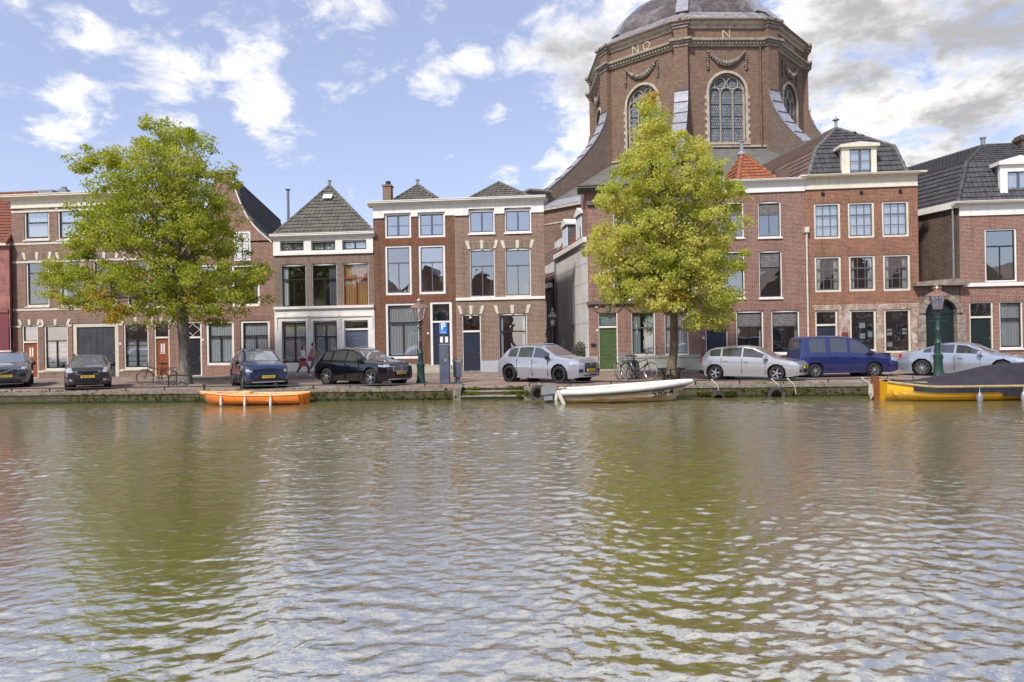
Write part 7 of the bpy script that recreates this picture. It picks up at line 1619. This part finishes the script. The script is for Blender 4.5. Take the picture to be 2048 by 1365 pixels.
# tyres hung on the quay as fenders
def tyre(label, px, py, r, y=QY - .16, tilt=0):
    p = P(px, py, y); t = thing('tyre_fender', label, 'tyre', (p.x, y, p.z), 0, 'old tyres hung on the quay'); m = Matrix.Rotation(R(90 + tilt), 3, 'X')
    MB().lathe([(r * .58, -.07), (r * .80, -.105), (r * .96, -.09), (r, -.04), (r, .04), (r * .96, .09), (r * .80, .105), (r * .58, .07), (r * .62, .05), (r * .62, -.05)], (p.x, y, p.z), 28, m, closed=True).build('tread', K['tyreold'], t, smooth=40)
    b = MB()
    for k in range(28):
        q = 2 * math.pi * k / 28; c_ = Vector((p.x, y, p.z)) + m @ Vector((r * math.cos(q), r * math.sin(q), 0)); rt = Matrix.Translation(c_) @ (m.to_4x4()) @ Matrix.Rotation(q, 4, 'Z'); b.box(-.015, .012, -.02, .02, -.06, .06, rt)
    b.build('tread_blocks', K['rubber'], t)
    return p
pt = tyre('worn tyre hanging full in view between the steps and the white boat', 1077, 787.5, .33); 
MB().tube([(pt.x, QY + .2, .17), (pt.x + .05, QY - .1, .05), (pt.x + .02, QY - .12, pt.z + .2)], .015, 5).build('rope', K['rope'], bpy.data.objects['tyre_fender'])
pt = tyre('worn tyre half under water below the silver hatchback', 1553, 792, .33); pt2 = tyre('nearly sunken tyre right of the white boat bow', 1436, 797, .27, tilt=20)
for (xx, lb, z1) in ((1553, 'pale rope from the rail to the half sunken tyre', -.22), (1585, 'frayed pale rope hanging from the rail down the quay', -.38), (1432, 'thin rope from the rail down to the nearly sunken tyre', -.36), (1735, 'rope from the rail to the stern of the covered boat', -.2)):
    q = P(xx, 772, QY); o = MB().tube([(q.x - .1, QY + .22, .19), (q.x, QY + .05, .06), (q.x + .06, QY - .06, -.02), (q.x + .1, QY - .08, z1)], .016, 6).lathe([(.03, -.04), (.045, 0), (.03, .04)], (q.x - .1, QY + .22, .19), 8).build('mooring_rope', K['rope'], None); tag(o, lb, 'rope', 'ropes on the mooring rail')
# tree guard and plank bench
p = P(1343, 757, 31.2); tg = thing('tree_guard', 'round dark iron guard on curved legs round the right tree', 'tree guard', (p.x, 31.2, 0)); zr = P(1343, 738, 31.2).z
MB().lathe([(.46, -.02), (.60, -.03), (.62, .0), (.60, .03), (.46, .02)], (p.x, 31.2, zr), 28, closed=True).build('ring', K['iron'], tg, smooth=40)
for k in range(6):
    q = k * math.pi / 3 + .3; d = Vector((math.cos(q), math.sin(q), 0)); c0 = Vector((p.x, 31.2, 0)); MB().tube([c0 + d * .40, c0 + d * .36 + Vector((0, 0, .2)), c0 + d * .40 + Vector((0, 0, .38)), c0 + d * .54 + Vector((0, 0, zr - .01))], .028, 6).build('leg', K['iron'], tg)
p = P(360, 752, 30.3); bh = thing('iron_bar_stand', 'dark horizontal iron bar on short posts in front of the left tree', 'rail', (p.x, 30.3, 0)); zr = P(360, 751.5, 30.3).z
MB().tube([(p.x - .62, 30.3, zr), (p.x + .65, 30.3, zr + .02)], .03, 6).build('bar', K['iron'], bh)
for s_ in (-.55, .55): MB().tube([(p.x + s_, 30.3, 0), (p.x + s_, 30.3, zr)], .025, 6).build('leg', K['iron'], bh)
p = G(393, 774); MB_ = MB().box(p.x - .36, p.x + .36, p.y - .15, p.y + .15, .0, .09).box(p.x - .33, p.x + .33, p.y - .12, p.y + .12, .09, .11); tag(MB_.build('stone_slab', K['ch_stone2'], None), 'low stone slab on the quay at the foot of the left tree', 'slab')

# ------------------------------------------------------------------ bicycles
def bicycle(label, x, y, head, lean, frame, basket=False, steer=0., scale=1., z0=0.):
    t = thing('bicycle', label, 'bicycle', (x, y, z0), head, 'bicycles parked by the trees'); t.rotation_mode = 'XYZ'; t.rotation_euler = (0, 0, head); t.scale = (1.13,) * 3
    ml = Matrix.Rotation(lean, 4, 'X'); r = .345
    def bb(): return MB()
    def fin(b, nm, m_, par=t, smooth=None): b.v = [tuple(ml @ Vector(v)) for v in b.v]; return b.build(nm, m_, par, True, smooth)
    for i, xw in enumerate((-.54, .55)):
        w_ = thing_part_local('wheel', t, (0, 0, 0)); rs = Matrix.Translation((xw, 0, 0)) @ Matrix.Rotation(steer if i else 0, 4, 'Z') @ Matrix.Translation((-xw, 0, 0))
        b = bb(); b.tube([(xw + r * math.cos(q), 0, r + r * math.sin(q)) for q in np.linspace(0, 2 * math.pi, 33)], .021, 6, False); b.v = [tuple(rs @ Vector(v)) for v in b.v]; fin(b, 'tyre', K['tyrepale'], w_)
        b = bb(); b.tube([(xw + (r - .035) * math.cos(q), 0, r + (r - .035) * math.sin(q)) for q in np.linspace(0, 2 * math.pi, 33)], .012, 5, False)
        for k in range(14): q = 2 * math.pi * k / 14; b.tube([(xw, 0, r), (xw + (r - .03) * math.cos(q), 0, r + (r - .03) * math.sin(q))], .0035, 3, False)
        b.tube([(xw, -.04, r), (xw, .04, r)], .025, 6); b.v = [tuple(rs @ Vector(v)) for v in b.v]; fin(b, 'rim', K['chrome'], w_)
    bbx = (-.08, 0, .29); st_ = (-.26, 0, .78); hd = (.36, 0, .80); hd2 = (.40, 0, .66); b = bb()
    b.tube([bbx, st_], .016, 6); b.tube([bbx, hd2], .018, 6); b.tube([(-.2, 0, .64), hd], .016, 6); b.tube([bbx, (-.54, .05, r)], .010, 5); b.tube([bbx, (-.54, -.05, r)], .010, 5); b.tube([(-.23, 0, .72), (-.54, .05, r)], .009, 5); b.tube([(-.23, 0, .72), (-.54, -.05, r)], .009, 5); b.tube([hd, hd2], .020, 6); fin(b, 'frame', frame)
    b = bb(); b.tube([hd2, (.46, .05, .52), (.55, .05, r)], .010, 5); b.tube([hd2, (.46, -.05, .52), (.55, -.05, r)], .010, 5); fin(b, 'fork', frame)
    b = bb(); b.tube([hd, (.34, 0, .98)], .014, 6); b.tube([(.18, -.28, 1.02), (.30, -.22, 1.04), (.37, 0, .99), (.30, .22, 1.04), (.18, .28, 1.02)], .012, 6); fin(b, 'handlebar', K['chrome'])
    b = bb(); b.tube([st_, (-.29, 0, .88)], .012, 6); b.prism([(-.46, -.10, .89), (-.46, .10, .89), (-.28, .05, .91), (-.14, .02, .90), (-.14, -.02, .90), (-.28, -.05, .91)], (0, 0, .05)); fin(b, 'saddle', K['blackplastic'])
    b = bb(); b.tube([(-.54 + (r + .05) * math.cos(q), 0, r + (r + .05) * math.sin(q)) for q in np.linspace(.3, 3.0, 12)], .016, 5); fin(b, 'mudguard', frame)
    b = bb(); b.tube([(-.85, -.07, .74), (-.28, -.07, .74)], .008, 4); b.tube([(-.85, .07, .74), (-.28, .07, .74)], .008, 4); b.tube([(-.8, .06, .74), (-.54, .06, r)], .007, 4); b.tube([(-.8, -.06, .74), (-.54, -.06, r)], .007, 4); fin(b, 'luggage_rack', K['iron'])
    b = bb(); b.lathe([(.085, -.006), (.095, -.006), (.095, .006), (.085, .006)], bbx, 14, Matrix.Rotation(R(90), 3, 'X'), closed=True); b.tube([(-.08, .02, .29), (-.16, .06, .15), (-.16, .14, .15)], .010, 5); b.tube([(-.08, -.02, .29), (.0, -.06, .43), (.0, -.14, .43)], .010, 5); fin(b, 'crank', K['iron'])
    fin(bb().lathe([(.02, 0), (.045, .05), (.03, .06)], (.47, 0, .86), 8, Matrix.Rotation(R(90), 3, 'Y')), 'headlamp', K['chrome'])
    if basket:
        b = bb(); bx0, bx1, by, bz0, bz1 = (.42, .82, .24, .72, .98)
        for i in range(5):
            zz = lerp(bz0, bz1, i / 4)
            for (c0, c1) in (((bx0, -by), (bx1, -by)), ((bx1, -by), (bx1, by)), ((bx1, by), (bx0, by)), ((bx0, by), (bx0, -by))): b.tube([(c0[0], c0[1], zz), (c1[0], c1[1], zz)], .016, 4)
        b.box(bx0, bx1, -by, by, bz0 - .01, bz0 + .01)
        for (c0, c1) in ((bx0, -by), (bx1, -by), (bx1, by), (bx0, by)): b.tube([(c0, c1, bz0), (c0, c1, bz1)], .015, 5)
        fin(b, 'crate', K['greyframe'])
    return t
K['tyrepale'] = mat('dusty_bicycle_tyre', (.20,.17,.14), .8, var=.3, vs=9); K['bikegrey'] = mat('silver_bicycle_frame', (.42,.38,.34), .35, metal=.5, var=.1)
p = G(354, 767); bicycle('dark city bicycle leaning against the trunk of the left tree', p.x, 31.75, R(180), R(-6), K['iron'], steer=.3)
p = G(1246, 760); bicycle('silver framed bicycle leaning to the right at the left of the bicycle group', p.x + .25, p.y + .55, R(-128), R(12), K['bikegrey'], steer=.2)
p = G(1264, 760); bicycle('dark bicycle with a large front crate in the middle of the bicycle group', p.x + .1, p.y + .45, R(-112), R(4), K['iron'], basket=True)
p = G(1291, 760); bicycle('black bicycle with raised handlebar nearest the tree guard', p.x - .28, p.y + .35, R(-38), R(-5), K['iron'], steer=-.15)

# ------------------------------------------------------------------ walking people
def skin(name, chains, m, parent, sub=1, flat=None):
    """chains of (point, radius) joined where points coincide"""
    vs, es, rs = [], [], []
    def idx(p, r_):
        for i, q in enumerate(vs):
            if (Vector(q) - Vector(p)).length < 1e-4: return i
        vs.append(tuple(p)); rs.append(r_ if isinstance(r_, tuple) else (r_, r_)); return len(vs) - 1
    for ch in chains:
        pr_ = None
        for (p, r_) in ch:
            i = idx(p, r_)
            if pr_ is not None: es.append((pr_, i))
            pr_ = i
    me = bpy.data.meshes.new(name); me.from_pydata(vs, es, []); me.materials.append(m); o = bpy.data.objects.new(name, me); C.objects.link(o)
    sm = o.modifiers.new('skin', 'SKIN'); sm.use_smooth_shade = True; lay = me.skin_vertices[0].data
    for i, r_ in enumerate(rs): lay[i].radius = r_
    lay[0].use_root = True
    if sub: s_ = o.modifiers.new('sub', 'SUBSURF'); s_.levels = sub; s_.render_levels = sub
    bpy.context.view_layer.update(); me2 = bpy.data.meshes.new_from_object(o.evaluated_get(bpy.context.evaluated_depsgraph_get())); bpy.data.objects.remove(o); me2.name = name
    o = bpy.data.objects.new(name, me2); C.objects.link(o)
    if not me2.materials: me2.materials.append(m)
    me2.shade_smooth(); o.parent = parent; return o
def person(label, x, y, head, H_, phase, top, bottom, hairm, shoes, bag=None, long_sleeve=True, skirt=False, longhair=True, shorts=False):
    t = thing('person', label, 'person', (x, y, PZ if y > 36 else 0), head, 'people walking past the white house'); s = H_ / 1.7; f = phase
    V_ = lambda a, b, c: Vector((a * s, b * s, c * s))     # x forward, y left
    hip = V_(0, 0, .90); pel = V_(0, 0, .94); wst = V_(.0, 0, 1.08); ch = V_(.01, 0, 1.25); nk = V_(.03, 0, 1.42); hb = V_(.05, 0, 1.50)
    legs = []
    for sd, st in ((1, f), (-1, -f)):
        hp = V_(0, .09 * sd, .88); kn = V_(.20 * st + .05, .09 * sd, .50 if st > 0 else .49); an = V_(.30 * st if st > 0 else -.36, .08 * sd, .09 if st > 0 else .20); toe = V_(.30 * st + .17 if st > 0 else -.25, .09 * sd, .05 if st > 0 else .05); heel = an + V_(-.03, 0, -.04)
        legs.append((hp, kn, an, toe, heel))
    arms = []
    for sd, st in ((1, -f), (-1, f)):
        sh = V_(.01, .18 * sd, 1.38); el = V_(.10 * st - .02, .235 * sd, 1.12); wr_ = V_(.24 * st + .06, .23 * sd, .93 + .03 * abs(st)); arms.append((sh, el, wr_, sd))
    ch_all = [[(pel, .12 * s), (wst, .115 * s), (ch, .13 * s), (V_(.02, 0, 1.37), .085 * s), (nk, .052 * s), (V_(.045, 0, 1.475), .055 * s), (V_(.05, 0, 1.53), .078 * s), (V_(.055, 0, 1.60), .092 * s), (V_(.045, 0, 1.665), .07 * s)]]
    for (hp, kn, an, toe, heel) in legs: ch_all.append([(pel, .12 * s), (hp, .088 * s), (hp.lerp(kn, .5), .075 * s), (kn, .055 * s), (kn.lerp(an, .35), .055 * s), (an, .036 * s), (toe.lerp(an, .4), .036 * s), (toe, .03 * s)])
    for (sh, el, wr_, sd) in arms:
        hand = wr_ + (wr_ - el).normalized() * .07 * s; ch_all.append([(V_(.02, 0, 1.37), .085 * s), (sh, .052 * s), (sh.lerp(el, .5), .043 * s), (el, .036 * s), (wr_, .026 * s), (hand, .030 * s)])
        dr = (wr_ - el).normalized(); sdv = Vector((1, 0, 0))
        for k_ in range(4):
            o_ = sdv * (.026 - .017 * k_) * s; ln = (.075, .085, .08, .06)[k_] * s; k1 = hand + o_ + dr * ln * .55; ch_all.append([(hand, .030 * s), (k1, .0085 * s), (k1 + (dr * .45 + Vector((0, -sd * .25, 0))) * ln, .0075 * s)])
        ch_all.append([(wr_.lerp(hand, .4), .028 * s), (wr_ + dr * .03 * s + sdv * .045 * s, .0105 * s), (wr_ + dr * .07 * s + sdv * .055 * s, .009 * s)])
    body = skin('body', ch_all, K['skin'], t, 1)
    # face: nose, eyes, ears, mouth
    b = MB().lathe([(0, -.02 * s), (.013 * s, 0), (0, .03 * s)], V_(.148, 0, 1.585), 6); b.build('nose', K['skin'], t, True)
    b = MB(); [b.lathe([(0, -.008 * s), (.010 * s, 0), (0, .008 * s)], V_(.135, .032 * q, 1.61), 6) for q in (-1, 1)]; b.build('eyes', K['ink'], t, True)
    b = MB().box(.128 * s, .142 * s, -.022 * s, .022 * s, 1.545 * s, 1.553 * s); b.build('mouth', K['taillight'], t, True)
    b = MB(); [b.lathe([(0, -.03 * s), (.014 * s, 0), (0, .03 * s)], V_(.045, .092 * q, 1.59), 6) for q in (-1, 1)]; b.build('ears', K['skin'], t, True)
    hc = [[(V_(.03, 0, 1.70), .055 * s), (V_(.005, 0, 1.655), .098 * s), (V_(-.015, 0, 1.59), .095 * s), (V_(-.02, 0, 1.52), .07 * s)] + ([(V_(-.04, 0, 1.42), .06 * s), (V_(-.05, 0, 1.34), .04 * s)] if longhair else [])]
    skin('hair', hc, hairm, t, 1)
    g_ = .016 * s
    tc_ = [[(V_(0, 0, .95), .135 * s), (wst, .125 * s), (ch, .142 * s), (V_(.02, 0, 1.37), .095 * s), (V_(.025, 0, 1.415), .062 * s)]]
    for (sh, el, wr_, sd) in arms: tc_.append([(V_(.02, 0, 1.37), .095 * s), (sh, .066 * s), (sh.lerp(el, .5), .058 * s)] + ([(el, .05 * s), (el.lerp(wr_, .85), .038 * s)] if long_sleeve else []))
    skin('shirt', tc_, top, t, 1)
    bc = []
    for (hp, kn, an, toe, heel) in legs: bc.append([(pel, .134 * s), (hp, .102 * s), (hp.lerp(kn, .5), .088 * s), (kn, .068 * s)] + ([] if shorts else [(kn.lerp(an, .4), .066 * s), (kn.lerp(an, .9), .052 * s)]))
    skin('trousers', bc, bottom, t, 1)
    if skirt: MB().lathe([(.13 * s, 1.0 * s), (.19 * s, .80 * s), (.25 * s, .56 * s), (.24 * s, .56 * s), (.12 * s, .99 * s)], (0, 0, 0), 14).build('skirt', K['redcloth'], t, True, smooth=60)
    for (hp, kn, an, toe, heel) in legs: skin('shoe', [[(heel, .045 * s), (heel.lerp(toe, .5), .042 * s), (toe, .036 * s)]], shoes, t, 1)
    if bag:
        c = V_(-.02, -.26, .92); MB().prism([c + V_(-.16, 0, -.14), c + V_(.16, 0, -.14), c + V_(.13, 0, .10), c + V_(-.13, 0, .10)], V_(0, -.10, 0)).tube([c + V_(-.12, -.05, .10), V_(.02, -.14, 1.40), V_(.06, .1, 1.38)], .012 * s, 5).build('shoulder_bag', bag, t, True)
    return t
K['skin'] = mat('skin', (.50,.30,.21), .6, var=.05); K['hairbrown'] = mat('brown_hair', (.12,.065,.035), .7, var=.3, vs=30); K['hairdark'] = mat('dark_hair', (.045,.03,.022), .7, var=.3, vs=30)
K['whitecloth'] = mat('white_cloth', (.70,.68,.66), .9, var=.08); K['redcloth'] = mat('red_cloth', (.34,.08,.07), .85, var=.15); K['darkleg'] = mat('brown_grey_cloth', (.12,.085,.075), .9, var=.1); K['tan_cloth'] = mat('tan_cloth', (.42,.27,.19), .9, var=.1); K['greycloth'] = mat('blue_grey_cloth', (.28,.30,.38), .9, var=.1)
p = G(607, 758); person('person in white top and red skirt walking behind the blue SUV', p.x, p.y, R(2), 1.68, 1.0, K['whitecloth'], K['darkleg'], K['hairbrown'], K['whitecloth'], None, True, skirt=True)
p = G(627, 757); person('person in tan top and blue grey trousers with red bag beside the black SUV', p.x, p.y, R(2), 1.80, -.8, K['tan_cloth'], K['greycloth'], K['hairdark'], K['whitecloth'], K['redcloth'], True, longhair=False)

# ------------------------------------------------------------------ small things on the walls
def plaque(px, py, m, w_, h_, Y, label=None, cat=None):
    p = P(px, py, Y); return MB().box(p.x - w_ / 2, p.x + w_ / 2, Y - .02, Y, p.z - h_ / 2, p.z + h_ / 2)
b = plaque(856, 667, 0, .12, .09, FY); b.build('house_number', K['signwhite'], h4.r); plaque(406, 680, 0, .12, .1, FY).build('house_number', K['signwhite'], h2.r)
plaque(241, 688, 0, .12, .1, FY).build('house_number', K['signwhite'], h1.r); plaque(1194, 661, 0, .12, .09, FY).build('house_number', K['signwhite'], h6.r); plaque(1407, 676, 0, .12, .12, FY).build('house_number', K['signwhite'], h7.r)

# ------------------------------------------------------------------ houses on the near bank behind the viewer (seen only mirrored in panes and paint)
rr = random.Random(31); x = -64.; i = 0
K['near1'] = K['br_brown']; K['near2'] = K['br_pink']; K['near3'] = K['br_dark']
ORD = 'first second third fourth fifth sixth seventh eighth ninth tenth eleventh twelfth thirteenth fourteenth fifteenth sixteenth seventeenth eighteenth nineteenth twentieth'.split() + ['last'] * 9
while x < 62:
    w_ = rr.uniform(5.5, 8); hh = rr.uniform(6.5, 8.5); Y0 = -11.5; gap = 0 if rr.random() < .8 else 4
    t = thing('house', f"{('brown', 'pinkish', 'dark brown')[i % 3]} brick gable house on the near bank, {ORD[i]} from the left", 'house', (x + w_ / 2, Y0, 0), 0, 'houses on the near bank'); apx = hh + w_ * .55
    MB().prism([(x, Y0, 0), (x + w_ - .02, Y0, 0), (x + w_ - .02, Y0, hh), (x + w_ / 2, Y0, apx), (x, Y0, hh)], (0, -9, 0)).build('wall', K[('near1', 'near2', 'near3')[i % 3]], t)
    b = MB()
    for s_ in (0, 1): a0 = (x - .2, hh - .1) if s_ == 0 else (x + w_ + .18, hh - .1); b.prism([(a0[0], Y0 + .02, a0[1]), (x + w_ / 2, Y0 + .02, apx + .05), (x + w_ / 2, Y0 + .02, apx + .25), (a0[0], Y0 + .02, a0[1] + .2)], (0, -9.1, 0))
    b.build('roof', K['tilebrown'], t)
    for zz in (1.0, 4.2):
        for k in range(2):
            xx = x + w_ * (.16 + .42 * k); fr = MB(); frame_rect(fr, xx, xx + w_ * .26, zz, zz + 1.9, Y0, .1); wo = fr.build('window', K['white'], t); MB().box(xx + .1, xx + w_ * .26 - .1, Y0 + .0, Y0 + .02, zz + .1, zz + 1.8).build('pane', K['garage'], wo)
    x += w_ + gap; i += 1
